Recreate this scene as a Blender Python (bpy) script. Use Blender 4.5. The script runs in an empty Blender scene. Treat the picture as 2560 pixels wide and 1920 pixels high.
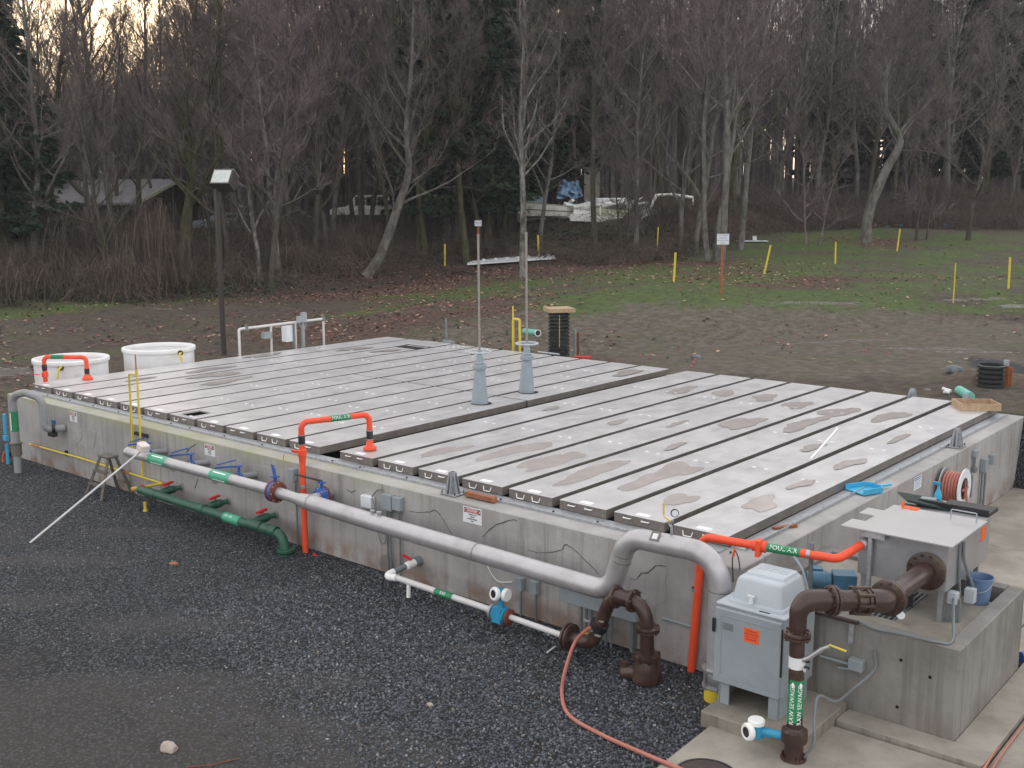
import bpy, math, random
from mathutils import Vector, Matrix, noise
R = math.radians
PI = math.pi
SC = bpy.context.scene
COL = SC.collection

# ---------------------------------------------------------------- camera
cam = bpy.data.cameras.new('camera')
cam.sensor_fit = 'HORIZONTAL'; cam.sensor_width = 36.0
cam.lens = 36.0 * 2690.46 / 2560.0
cam.clip_start = 0.1; cam.clip_end = 2000
camo = bpy.data.objects.new('camera', cam); COL.objects.link(camo)
CAM = Vector((7.058, -13.176, 6.461))
YAW, PITCH, ROLL = 2.26835508, 0.168596489, -0.00142747
fw = Vector((math.cos(YAW)*math.cos(PITCH), math.sin(YAW)*math.cos(PITCH), -math.sin(PITCH)))
rt = Vector((math.sin(YAW), -math.cos(YAW), 0)); up = rt.cross(fw)
rt2 = rt*math.cos(ROLL) + up*math.sin(ROLL); up2 = rt2.cross(fw)
camo.matrix_world = Matrix(((rt2.x, up2.x, -fw.x, CAM.x), (rt2.y, up2.y, -fw.y, CAM.y), (rt2.z, up2.z, -fw.z, CAM.z), (0, 0, 0, 1)))
SC.camera = camo

# ---------------------------------------------------------------- sky, sun, exposure
SUN_EL, SUN_AZ = 9.0, 143.0          # azimuth counted anticlockwise from +X
sd = Vector((math.cos(R(SUN_AZ))*math.cos(R(SUN_EL)), math.sin(R(SUN_AZ))*math.cos(R(SUN_EL)), math.sin(R(SUN_EL))))
wd = bpy.data.worlds.new('World'); SC.world = wd; wd.use_nodes = True
nt = wd.node_tree; N = nt.nodes; L = nt.links; N.clear()
sky = N.new('ShaderNodeTexSky'); sky.sky_type = 'NISHITA'; sky.sun_disc = False
sky.sun_elevation = R(SUN_EL); sky.sun_rotation = math.atan2(sd.x, sd.y)
sky.air_density = 1.3; sky.dust_density = 2.0; sky.ozone_density = 1.0
tc = N.new('ShaderNodeTexCoord')
mp = N.new('ShaderNodeMapping'); mp.inputs['Scale'].default_value = (1.6, 1.6, 6.0)
nz = N.new('ShaderNodeTexNoise'); nz.inputs['Scale'].default_value = 1.4; nz.inputs['Detail'].default_value = 6
cr = N.new('ShaderNodeValToRGB'); cr.color_ramp.elements[0].position = .34; cr.color_ramp.elements[1].position = .66
cr.color_ramp.elements[0].color = (.87, .87, .93, 1); cr.color_ramp.elements[1].color = (1.05, .985, .94, 1)
cm = N.new('ShaderNodeMix'); cm.data_type = 'RGBA'; cm.blend_type = 'MULTIPLY'; cm.inputs[0].default_value = 1
cm.inputs[7].default_value = (10.5, 10.5, 10.5, 1)
mx = N.new('ShaderNodeMix'); mx.data_type = 'RGBA'; mx.inputs[0].default_value = .64
bg = N.new('ShaderNodeBackground'); bg.inputs[1].default_value = .12
out = N.new('ShaderNodeOutputWorld')
L.new(tc.outputs['Generated'], mp.inputs[0]); L.new(mp.outputs[0], nz.inputs['Vector']); L.new(nz.outputs[0], cr.inputs[0])
L.new(cr.outputs[0], cm.inputs[6]); L.new(sky.outputs[0], mx.inputs[6]); L.new(cm.outputs[2], mx.inputs[7])
L.new(mx.outputs[2], bg.inputs[0]); L.new(bg.outputs[0], out.inputs[0])
sl = bpy.data.lights.new('sun', 'SUN'); sl.energy = .5; sl.angle = R(25); sl.color = (1, .86, .7)
so = bpy.data.objects.new('sun', sl); COL.objects.link(so)
so.rotation_mode = 'QUATERNION'; so.rotation_quaternion = (-sd).to_track_quat('-Z', 'Y')
SC.view_settings.view_transform = 'Standard'; SC.view_settings.look = 'None'
SC.view_settings.gamma = 1; SC.view_settings.use_curve_mapping = False
SC.view_settings.exposure = 0.78

# ---------------------------------------------------------------- mesh helpers
class B:
    def __init__(s): s.v = []; s.f = []; s.m = []; s.mi = 0; s.c = []
    def add(s, vs, fs):
        o = len(s.v); s.c.append((o, o+len(vs), len(s.f), len(s.f)+len(fs))); s.v.extend([tuple(p) for p in vs]); s.f.extend([tuple(i+o for i in f) for f in fs]); s.m.extend([s.mi]*len(fs)); return s
    def box(s, x0, x1, y0, y1, z0, z1, M=None):
        vs = [Vector(p) for p in ((x0,y0,z0),(x1,y0,z0),(x1,y1,z0),(x0,y1,z0),(x0,y0,z1),(x1,y0,z1),(x1,y1,z1),(x0,y1,z1))]
        if M: vs = [M @ p for p in vs]
        return s.add(vs, [(3,2,1,0),(4,5,6,7),(0,1,5,4),(1,2,6,5),(2,3,7,6),(3,0,4,7)])
    def cbox(s, c, sx, sy, sz, rz=0, rx=0, ry=0):
        M = Matrix.Translation(Vector(c)) @ Matrix.Rotation(rz,4,'Z') @ Matrix.Rotation(ry,4,'Y') @ Matrix.Rotation(rx,4,'X')
        return s.box(-sx/2,sx/2,-sy/2,sy/2,-sz/2,sz/2,M)
    def rbox(s, x0, x1, y0, y1, z0, z1, r=.01, M=None):      # box with chamfered edges
        r = min(r, (x1-x0)/2.01, (y1-y0)/2.01, (z1-z0)/2.01)
        rings = []
        def ring(z, i):
            return [(x0+r+i,y0+i,z),(x1-r-i,y0+i,z),(x1-i,y0+r+i,z),(x1-i,y1-r-i,z),(x1-r-i,y1-i,z),(x0+r+i,y1-i,z),(x0+i,y1-r-i,z),(x0+i,y0+r+i,z)]
        q = r*.5
        for z, i in ((z0, q), (z0+q, 0), (z1-q, 0), (z1, q)): rings.append(ring(z, i))
        vs = [Vector(p) for rr in rings for p in rr]
        if M: vs = [M @ p for p in vs]
        fs = [tuple(range(7,-1,-1)), tuple(range(24,32))]
        for k in range(3):
            for j in range(8):
                a = k*8+j; b = k*8+(j+1)%8; fs.append((a,b,b+8,a+8))
        return s.add(vs, fs)
    def prism(s, poly, z0, z1, M=None):
        n = len(poly); vs = [Vector((p[0],p[1],z0)) for p in poly] + [Vector((p[0],p[1],z1)) for p in poly]
        if M: vs = [M @ p for p in vs]
        return s.add(vs, [tuple(range(n-1,-1,-1)), tuple(range(n,2*n))] + [(i,(i+1)%n,(i+1)%n+n,i+n) for i in range(n)])
    def tube(s, pts, r, n=12, cap=True, closed=False):
        pts = [Vector(p) for p in pts]; k = len(pts)
        rs = list(r) if isinstance(r, (list, tuple)) else [r]*k
        t0 = (pts[1]-pts[0]).normalized(); ref = Vector((0,0,1)) if abs(t0.z) < .9 else Vector((1,0,0))
        u = t0.cross(ref).normalized(); vs = []; pt = t0
        for i in range(k):
            a = pts[(i-1) % k] if (closed or i > 0) else pts[i]; b = pts[(i+1) % k] if (closed or i < k-1) else pts[i]
            t = (b-a).normalized() if (b-a).length > 1e-9 else pt
            u = (u - t*u.dot(t)); u = u.normalized() if u.length > 1e-6 else t.orthogonal().normalized()
            w = t.cross(u); pt = t
            for j in range(n):
                an = 2*PI*j/n; vs.append(pts[i] + (u*math.cos(an) + w*math.sin(an))*rs[i])
        fs = []
        for i in range(k if closed else k-1):
            for j in range(n):
                a = i*n+j; b = i*n+(j+1)%n; i2 = ((i+1)%k)*n; fs.append((a,b,i2+(j+1)%n,i2+j))
        if cap and not closed: fs += [tuple(range(n-1,-1,-1)), tuple(range((k-1)*n,k*n))]
        return s.add(vs, fs)
    def lathe(s, prof, o=(0,0,0), ax=(0,0,1), n=24, cap=True):   # prof: (radius, height along axis)
        o = Vector(o); ax = Vector(ax).normalized(); u = ax.orthogonal().normalized(); w = ax.cross(u); vs = []
        for r, h in prof:
            for j in range(n):
                a = 2*PI*j/n; vs.append(o + ax*h + (u*math.cos(a)+w*math.sin(a))*r)
        k = len(prof); fs = []
        for i in range(k-1):
            for j in range(n): fs.append((i*n+j, i*n+(j+1)%n, (i+1)*n+(j+1)%n, (i+1)*n+j))
        if cap: fs += [tuple(range(n-1,-1,-1)), tuple(range((k-1)*n,k*n))]
        return s.add(vs, fs)
    def bolts(s, o, ax, R_, n, r=.012, h=.05, off=0):
        o = Vector(o); ax = Vector(ax).normalized(); u = ax.orthogonal().normalized(); w = ax.cross(u)
        for j in range(n):
            a = 2*PI*(j+off)/n; p = o+(u*math.cos(a)+w*math.sin(a))*R_; s.lathe([(r,-h/2),(r,h/2)], p, ax, 6)
        return s

def fillet(pts, rad, seg=7):
    pts = [Vector(p) for p in pts]; o = [pts[0]]
    for i in range(1, len(pts)-1):
        r = rad[i-1] if isinstance(rad, (list, tuple)) else rad
        a = pts[i-1]-pts[i]; b = pts[i+1]-pts[i]; ang = a.angle(b)
        if ang > PI-.02 or r <= 0: o.append(pts[i]); continue
        d = min(r/math.tan(ang/2), a.length*.49, b.length*.49); rr = d*math.tan(ang/2)
        p0 = pts[i]+a.normalized()*d; p1 = pts[i]+b.normalized()*d
        c = pts[i] + (a.normalized()+b.normalized()).normalized()*(rr/math.sin(ang/2))
        q0 = p0-c; q1 = p1-c; th = q0.angle(q1)
        for k in range(seg+1):
            t = k/seg; o.append(c + (q0*math.sin((1-t)*th) + q1*math.sin(t*th))/math.sin(th))
    o.append(pts[-1]); return o

def smoothpath(pts, n=8):                   # Catmull-Rom through the points
    P = [Vector(p) for p in pts]; P = [P[0]*2-P[1]] + P + [P[-1]*2-P[-2]]; o = []
    for i in range(1, len(P)-2):
        for k in range(n):
            t = k/n; a, b, c, d = P[i-1], P[i], P[i+1], P[i+2]
            o.append(.5*((2*b) + (c-a)*t + (2*a-5*b+4*c-d)*t*t + (3*b-a-3*c+d)*t**3))
    o.append(P[-2]); return o

def mesh_obj(name, b, m, off=(0,0,0), smooth=True, ang=35):
    me = bpy.data.meshes.new(name); ox, oy, oz = off
    me.from_pydata([(x-ox, y-oy, z-oz) for x, y, z in b.v], [], b.f)
    ms = m if isinstance(m, (list, tuple)) else [m]
    for q in ms: me.materials.append(q)
    if len(ms) > 1:
        for p, i in zip(me.polygons, b.m): p.material_index = i
    if smooth:
        me.polygons.foreach_set('use_smooth', [True]*len(me.polygons)); me.set_sharp_from_angle(angle=R(ang))
    me.update()
    o = bpy.data.objects.new(name, me); COL.objects.link(o); return o

ROOT = {}
def tag(o, label=None, cat=None, group=None, kind=None):
    if label: o['label'] = label
    if cat: o['category'] = cat
    if group: o['group'] = group
    if kind: o['kind'] = kind
    return o
def thing(name, label, cat, loc=(0,0,0), group=None, rz=0):
    o = bpy.data.objects.new(name, None); COL.objects.link(o); o.empty_display_size = .2
    o.location = loc; o.rotation_euler = (0,0,rz); ROOT[o.name] = tuple(loc); return tag(o, label, cat, group)
def clusters(b):                         # groups of shapes that touch one another
    bb = []
    for v0, v1, f0, f1 in b.c:
        P = b.v[v0:v1]; bb.append([min(p[i] for p in P)-.003 for i in range(3)]+[max(p[i] for p in P)+.003 for i in range(3)])
    g = list(range(len(bb)))
    def root(i):
        while g[i] != i: i = g[i]
        return i
    for i in range(len(bb)):
        for j in range(i):
            if all(bb[i][k] <= bb[j][k+3] and bb[j][k] <= bb[i][k+3] for k in range(3)): g[root(i)] = root(j)
    out = {}
    for i in range(len(bb)): out.setdefault(root(i), []).append(i)
    return list(out.values())
def part(name, b, m, parent, label=None, kind=None, **k):
    if name in ('bolt_ring', 'anchor_bolt', 'cooling_fin', 'vent_slot', 'bolt_end'): kind = 'stuff'
    if kind is None and 1 < len(b.c) < 40:
        gs = clusters(b)
        if len(gs) > 1:
            for gr_ in gs:
                q = B()
                for c in gr_:
                    v0, v1, f0, f1 = b.c[c]; q.add(b.v[v0:v1], [tuple(t-v0 for t in f) for f in b.f[f0:f1]])
                o = part_one(name, q, m, parent, label, kind, **k)
            return o
    return part_one(name, b, m, parent, label, kind, **k)
def part_one(name, b, m, parent, label=None, kind=None, **k):
    off = ROOT.get(parent.name, (0,0,0)); o = mesh_obj(name, b, m, off, **k); o.parent = parent; ROOT[o.name] = off
    return tag(o, label, kind=kind)
def solo(name, b, m, label, cat, group=None, kind=None, **k):   # a thing that is one mesh, origin at its base
    xs = [p[0] for p in b.v]; ys = [p[1] for p in b.v]; zs = [p[2] for p in b.v]
    off = ((min(xs)+max(xs))/2, (min(ys)+max(ys))/2, min(zs))
    o = mesh_obj(name, b, m, off, **k); o.location = off; ROOT[o.name] = off; return tag(o, label, cat, group, kind)
def struct(name, b, m, kind='structure', **k):
    o = mesh_obj(name, b, m, **k); o['kind'] = kind; return o
def copy_tree(o, parent=None):
    c = o.copy(); COL.objects.link(c)
    if parent: c.parent = parent
    for ch in list(o.children): copy_tree(ch, c)
    return c

# ---------------------------------------------------------------- materials
MATS = {}
def mat(name, col, rough=.6, metal=0., var=.15, scale=3., col2=None, bump=0., bscale=40., streak=None, spec=.5, coat=0, grime=None, gscale=1.2, trans=0):
    if name in MATS: return MATS[name]
    m = bpy.data.materials.new(name); m.use_nodes = True; n = m.node_tree.nodes; l = m.node_tree.links
    p = n['Principled BSDF']; p.inputs['Roughness'].default_value = rough; p.inputs['Metallic'].default_value = metal
    p.inputs['Specular IOR Level'].default_value = spec; p.inputs['Coat Weight'].default_value = coat
    p.inputs['Transmission Weight'].default_value = trans
    c2 = col2 or tuple(max(0, c*(1-var)) for c in col); c1 = col if col2 else tuple(min(1, c*(1+var)) for c in col)
    t = n.new('ShaderNodeTexCoord'); mp = n.new('ShaderNodeMapping'); l.new(t.outputs['Object'], mp.inputs[0])
    if streak: mp.inputs['Scale'].default_value = streak
    z = n.new('ShaderNodeTexNoise'); z.inputs['Scale'].default_value = scale; z.inputs['Detail'].default_value = 7; z.inputs['Roughness'].default_value = .62
    l.new(mp.outputs[0], z.inputs['Vector'])
    r = n.new('ShaderNodeValToRGB'); r.color_ramp.elements[0].position = .32; r.color_ramp.elements[1].position = .68
    r.color_ramp.elements[0].color = (*c2, 1); r.color_ramp.elements[1].color = (*c1, 1); l.new(z.outputs[0], r.inputs[0])
    last = r.outputs[0]
    if grime:
        z2 = n.new('ShaderNodeTexNoise'); z2.inputs['Scale'].default_value = gscale; z2.inputs['Detail'].default_value = 9; z2.inputs['Roughness'].default_value = .7
        l.new(t.outputs['Object'], z2.inputs['Vector'])
        r2 = n.new('ShaderNodeValToRGB'); r2.color_ramp.elements[0].position = .5; r2.color_ramp.elements[1].position = .72
        l.new(z2.outputs[0], r2.inputs[0]); mx = n.new('ShaderNodeMix'); mx.data_type = 'RGBA'
        l.new(r2.outputs[0], mx.inputs[0]); l.new(last, mx.inputs[6]); mx.inputs[7].default_value = (*grime, 1); last = mx.outputs[2]
    l.new(last, p.inputs['Base Color'])
    rr = n.new('ShaderNodeMapRange'); rr.inputs[3].default_value = max(.03, rough-.1); rr.inputs[4].default_value = min(1, rough+.12)
    l.new(z.outputs[0], rr.inputs[0]); l.new(rr.outputs[0], p.inputs['Roughness'])
    if bump:
        z3 = n.new('ShaderNodeTexNoise'); z3.inputs['Scale'].default_value = bscale; z3.inputs['Detail'].default_value = 4
        l.new(t.outputs['Object'], z3.inputs['Vector']); bp = n.new('ShaderNodeBump'); bp.inputs['Strength'].default_value = bump; bp.inputs['Distance'].default_value = .01
        l.new(z3.outputs[0], bp.inputs['Height']); l.new(bp.outputs[0], p.inputs['Normal'])
    MATS[name] = m; return m

M_steel = mat('stainless', (.46,.45,.46), .42, .5, .08, 2.5, bump=.03, grime=(.33,.31,.31), gscale=1.4)
M_steel2 = mat('stainless_sheet', (.42,.42,.44), .34, .7, .1, 3, grime=(.30,.29,.29), gscale=2.)
M_skirt = mat('cover_skirt', (.19,.165,.152), .5, .3, .2, 4, grime=(.13,.13,.09), gscale=2.5)
M_galv = mat('galvanised', (.38,.40,.42), .5, .6, .2, 14)
M_bright = mat('bright_handle', (.85,.84,.80), .35, .3, .05, 5)
M_plate = mat('white_label_plate', (.92,.92,.92), .4, 0, .03, 5)
M_orange = mat('orange_paint', (.83,.085,.028), .42, 0, .1, 3, grime=(.62,.05,.02), gscale=2)
M_yellow = mat('yellow_paint', (.66,.52,.04), .5, 0, .12, 6, grime=(.45,.30,.05), gscale=3)
M_yrust = mat('rusty_yellow', (.45,.17,.02), .7, 0, .3, 12)
M_green = mat('green_pipe', (.018,.085,.055), .45, 0, .2, 4)
M_gtape = mat('green_tape', (.02,.22,.09), .45, 0, .06, 4)
M_gtape2 = mat('pale_green_tape', (.06,.36,.22), .45, 0, .06, 4)
M_blue = mat('blue_paint', (.03,.09,.32), .45, 0, .15, 8)
M_red = mat('red_handle', (.55,.02,.02), .45, 0, .1, 8)
M_brown = mat('brown_paint', (.046,.024,.020), .32, 0, .25, 4, bump=.1, grime=(.11,.07,.05), gscale=3)
M_rustfl = mat('rusty_flange', (.17,.045,.028), .6, 0, .3, 10)
M_black = mat('black_rubber', (.015,.015,.017), .45, 0, .2, 8)
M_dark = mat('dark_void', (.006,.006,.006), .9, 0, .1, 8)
M_white = mat('white_plastic', (.80,.80,.79), .45, 0, .04, 4)
M_wpipe = mat('white_pvc', (.60,.59,.59), .45, 0, .06, 6, grime=(.52,.50,.47), gscale=3)
M_tank = mat('white_tank', (.82,.83,.84), .4, 0, .05, 2, grime=(.66,.62,.54), gscale=1.3)
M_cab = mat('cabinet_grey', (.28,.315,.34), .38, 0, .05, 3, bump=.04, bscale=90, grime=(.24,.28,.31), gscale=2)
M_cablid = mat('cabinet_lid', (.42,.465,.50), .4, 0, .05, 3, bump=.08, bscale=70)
M_elec = mat('electrical_grey', (.26,.30,.32), .45, 0, .08, 6)
M_conduit = mat('conduit_grey', (.17,.19,.20), .5, .1, .12, 8)
M_pvcgrey = mat('pvc_grey', (.27,.275,.28), .5, 0, .1, 5, grime=(.2,.2,.2))
M_stand = mat('stand_bluegrey', (.26,.31,.345), .45, 0, .1, 5, grime=(.2,.23,.25))
M_cyan = mat('cyan_plastic', (.05,.38,.62), .4, 0, .08, 5)
M_meter = mat('meter_blue', (.03,.27,.46), .4, 0, .08, 6)
M_motor = mat('motor_blue', (.05,.15,.24), .4, .1, .2, 6, grime=(.1,.12,.13))
M_glass = mat('meter_glass', (.03,.028,.03), .08, 0, .1, 8)
M_rhose = mat('red_hose', (.40,.14,.105), .5, 0, .1, 6, grime=(.42,.17,.13), gscale=6)
M_orangelab = mat('orange_label', (.80,.12,.02), .6, 0, .05, 5)
M_wood = mat('wood', (.42,.30,.19), .75, 0, .2, 4, streak=(6,1,6), grime=(.24,.16,.1), gscale=5)
M_woodr = mat('red_brown_wood', (.30,.11,.05), .7, 0, .3, 5, grime=(.12,.05,.03), gscale=6)
M_post = mat('orange_stake', (.32,.10,.035), .7, 0, .15, 5)
M_pole = mat('bronze_pole', (.045,.036,.033), .5, .2, .15, 3)
M_ladder = mat('ladder_aluminium', (.13,.115,.10), .6, .2, .25, 6)
M_teal = mat('teal_pipe', (.16,.46,.37), .5, 0, .1, 5)
M_corr = mat('corrugated_black', (.03,.034,.034), .3, 0, .2, 5)
M_darkrust = mat('dark_rust', (.04,.025,.02), .7, 0, .2, 8)
M_crack = mat('crack_dark', (.10,.095,.09), .9, 0, .3, 12)
M_bucket = mat('blue_bucket', (.15,.24,.42), .35, 0, .05, 4, trans=.15)
M_ink = mat('black_print', (.02,.02,.02), .6, 0, .05, 5)
M_redprint = mat('red_print', (.42,.03,.045), .5, 0, .05, 5)
M_blueprint = mat('blue_print', (.05,.13,.35), .5, 0, .05, 5)
M_signwhite = mat('sign_white', (.70,.72,.74), .5, 0, .04, 5)
M_whiteink = mat('white_print', (.9,.9,.9), .5, 0, .02, 5)

def geo_mask(n, l, sock, a, b):
    r = n.new('ShaderNodeMapRange'); r.inputs[1].default_value = a; r.inputs[2].default_value = b; r.interpolation_type = 'SMOOTHSTEP'
    l.new(sock, r.inputs[0]); return r.outputs[0]
def mixc(n, l, fac, a, b):
    m = n.new('ShaderNodeMix'); m.data_type = 'RGBA'
    (l.new(fac, m.inputs[0]) if hasattr(fac, 'node') else setattr(m.inputs[0], 'default_value', fac))
    for s, i in ((a, 6), (b, 7)):
        (l.new(s, m.inputs[i]) if hasattr(s, 'node') else setattr(m.inputs[i], 'default_value', (*s, 1)))
    return m.outputs[2]
def mth(n, l, op, a, b=None):
    m = n.new('ShaderNodeMath'); m.operation = op
    for s, i in ((a, 0), (b, 1)):
        if s is None: continue
        (l.new(s, m.inputs[i]) if hasattr(s, 'node') else setattr(m.inputs[i], 'default_value', s))
    return m.outputs[0]
def ntex(n, l, vec, scale, detail=6, rough=.6):
    z = n.new('ShaderNodeTexNoise'); z.inputs['Scale'].default_value = scale; z.inputs['Detail'].default_value = detail; z.inputs['Roughness'].default_value = rough
    l.new(vec, z.inputs['Vector']); return z.outputs[0]

def concrete_mat(name, base=(.33,.32,.31), light=(.43,.42,.40), stain=(.22,.19,.165), algae=0., foot=0.):
    m = bpy.data.materials.new(name); m.use_nodes = True; n = m.node_tree.nodes; l = m.node_tree.links; p = n['Principled BSDF']
    g = n.new('ShaderNodeNewGeometry'); pos = g.outputs['Position']
    sx = n.new('ShaderNodeSeparateXYZ'); l.new(pos, sx.inputs[0]); sn = n.new('ShaderNodeSeparateXYZ'); l.new(g.outputs['Normal'], sn.inputs[0])
    a = ntex(n, l, pos, .9, 8, .65); c = mixc(n, l, geo_mask(n, l, a, .35, .65), base, light)
    mp = n.new('ShaderNodeMapping'); mp.inputs['Scale'].default_value = (7, 7, .35); l.new(pos, mp.inputs[0])
    st = ntex(n, l, mp.outputs[0], 1., 5, .6)
    side = geo_mask(n, l, mth(n, l, 'ABSOLUTE', sn.outputs[2]), .6, .3)
    c = mixc(n, l, mth(n, l, 'MULTIPLY', mth(n, l, 'MULTIPLY', geo_mask(n, l, st, .48, .75), side), .75), c, stain)
    c = mixc(n, l, mth(n, l, 'MULTIPLY', mth(n, l, 'MULTIPLY', geo_mask(n, l, st, .40, .22), side), .5), c, tuple(min(1, x*1.25) for x in light))
    blot = ntex(n, l, pos, 14, 5, .7); c = mixc(n, l, mth(n, l, 'MULTIPLY', geo_mask(n, l, blot, .58, .75), .5), c, stain)
    if algae:
        al = mth(n, l, 'MULTIPLY', geo_mask(n, l, sx.outputs[0], -2., -11.), geo_mask(n, l, ntex(n, l, pos, 2.2), .32, .6))
        al = mth(n, l, 'MULTIPLY', al, geo_mask(n, l, sx.outputs[2], 1.35, 1.6)); c = mixc(n, l, mth(n, l, 'MULTIPLY', al, algae), c, (.36,.36,.16))
    if foot:
        ft = mth(n, l, 'MULTIPLY', geo_mask(n, l, sx.outputs[2], .55, .02), geo_mask(n, l, ntex(n, l, pos, 1.6, 7), .38, .62)); c = mixc(n, l, mth(n, l, 'MULTIPLY', ft, foot), c, (.20,.12,.075))
    l.new(c, p.inputs['Base Color']); p.inputs['Roughness'].default_value = .82; p.inputs['Specular IOR Level'].default_value = .35
    bp = n.new('ShaderNodeBump'); bp.inputs['Strength'].default_value = .35; bp.inputs['Distance'].default_value = .01
    l.new(ntex(n, l, pos, 30, 6, .7), bp.inputs['Height']); l.new(bp.outputs[0], p.inputs['Normal'])
    MATS[name] = m; return m
M_conc = concrete_mat('wall_concrete', (.30,.29,.285), (.40,.39,.38), algae=.5, foot=.8)
M_conc2 = concrete_mat('box_concrete', (.17,.162,.15), (.26,.25,.235), (.125,.115,.10), foot=.3)
M_slab = concrete_mat('slab_concrete', (.23,.21,.175), (.34,.315,.27), (.14,.125,.10))
M_slabd = concrete_mat('pad_concrete', (.19,.17,.14), (.29,.265,.22), (.10,.09,.075))

def cover_mat():
    m = bpy.data.materials.new('aluminium_cover'); m.use_nodes = True; n = m.node_tree.nodes; l = m.node_tree.links; p = n['Principled BSDF']
    g = n.new('ShaderNodeNewGeometry'); pos = g.outputs['Position']
    a = ntex(n, l, pos, 1.3, 8, .6); mp = n.new('ShaderNodeMapping'); mp.inputs['Scale'].default_value = (2.5, .8, 1); l.new(pos, mp.inputs[0])
    b = ntex(n, l, mp.outputs[0], 2.2, 6, .6)
    c = mixc(n, l, geo_mask(n, l, a, .35, .68), (.56,.555,.565), (.68,.67,.68)); c = mixc(n, l, mth(n, l, 'MULTIPLY', geo_mask(n, l, b, .5, .72), .35), c, (.58,.53,.50))
    l.new(c, p.inputs['Base Color']); p.inputs['Metallic'].default_value = .5
    l.new(mth(n, l, 'ADD', mth(n, l, 'MULTIPLY', b, .28), .22), p.inputs['Roughness'])
    bp = n.new('ShaderNodeBump'); bp.inputs['Strength'].default_value = .12; bp.inputs['Distance'].default_value = .02
    mp2 = n.new('ShaderNodeMapping'); mp2.inputs['Scale'].default_value = (.9, 2.6, 1); l.new(pos, mp2.inputs[0])
    l.new(ntex(n, l, mp2.outputs[0], 1.1, 2, .4), bp.inputs['Height']); l.new(bp.outputs[0], p.inputs['Normal'])
    return m
M_cover = cover_mat()
M_puddle = mat('rain_puddle', (.46,.42,.40), .10, 0, .08, 3, spec=.6)
def text(s, size, m, parent, M, name='lettering', ext=.001, align='CENTER', sx=1.):
    cu = bpy.data.curves.new(name, 'FONT'); cu.body = s; cu.size = size; cu.extrude = ext; cu.align_x = align; cu.align_y = 'CENTER'; cu.resolution_u = 2
    t = bpy.data.objects.new(name, cu); COL.objects.link(t); bpy.context.view_layer.update()
    me = bpy.data.meshes.new_from_object(t); bpy.data.objects.remove(t); me.materials.clear(); me.materials.append(m)
    me.transform(Matrix.Translation(-Vector(ROOT.get(parent.name, (0,0,0)))) @ M @ Matrix.Scale(sx, 4, (1,0,0)))
    o = bpy.data.objects.new(name, me); COL.objects.link(o); o.parent = parent; ROOT[o.name] = ROOT.get(parent.name, (0,0,0)); return o
def frame(o, x, y):                     # matrix whose local x,y are the given directions
    x = Vector(x).normalized(); y = Vector(y); y = (y - x*y.dot(x)).normalized(); z = x.cross(y); o = Vector(o)
    return Matrix(((x.x,y.x,z.x,o.x),(x.y,y.y,z.y,o.y),(x.z,y.z,z.z,o.z),(0,0,0,1)))
def curved_text(s, size, m, parent, c, ax, upd, r, name='lettering', wrap=True):
    # lettering wrapped round a pipe: runs along ax, glyph-up follows the circumference around direction upd
    cu = bpy.data.curves.new(name, 'FONT'); cu.body = s; cu.size = size; cu.align_x = 'CENTER'; cu.align_y = 'CENTER'; cu.extrude = .0008; cu.resolution_u = 2
    t = bpy.data.objects.new(name, cu); COL.objects.link(t); bpy.context.view_layer.update()
    me = bpy.data.meshes.new_from_object(t); bpy.data.objects.remove(t); me.materials.clear(); me.materials.append(m)
    c = Vector(c); ax = Vector(ax).normalized(); nrm = Vector(upd); nrm = (nrm-ax*nrm.dot(ax)).normalized(); tan = nrm.cross(ax)
    off = Vector(ROOT.get(parent.name, (0,0,0)))
    for v in me.vertices:
        x, y, z = v.co; a = y/r; v.co = c + ax*x + (nrm*math.cos(a)+tan*math.sin(a))*(r+.0015+z) - off
    o = bpy.data.objects.new(name, me); COL.objects.link(o); o.parent = parent; return o
def sst(a, b, x):
    t = max(0., min(1., (x-a)/(b-a))); return t*t*(3-2*t)
def gz(x, y, rough=True):              # height of the ground
    dx, dy = x-7.06, y+13.18; d = dx*-.6425 + dy*.7663; lat = dx*.7663 + dy*.6425; az = lat/max(d, 1.)   # az: -.45 left .. +.45 right
    back = sst(12.25, 12.68, y)*(1-sst(.62, 3.2, x)) if x > -20.6 else sst(2., 14., y)
    hb = .25 + 1.35*sst(-21, -7, x)
    z = back*hb
    if d > 30:
        e = 58 + 10*sst(-.25, .0, az) + 24*sst(.12, .3, az)          # where the wood begins
        k = sst(-14, 6, lat-.05*d)
        far = (1.1 + 1.3*k)*sst(31, 50, d) + .35*sst(45, 80, d)
        z = max(z, far) if d > 34 and y > 14 else z + (far*sst(31, 40, d) if y > 12.7 or x < -20.6 else 0)*.6
        z += 1.35*sst(.06, .22, az)*sst(62, 96, d)
        z += (1.9 + .6*sst(0, .1, az)*(1-sst(.1, .2, az)))*sst(e, e+10, d) + 5*sst(100, 230, d)
        if rough: z += .12*math.sin(x*.31+y*.17)*math.sin(y*.27-x*.11)*sst(34, 50, d)
    return z
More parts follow.
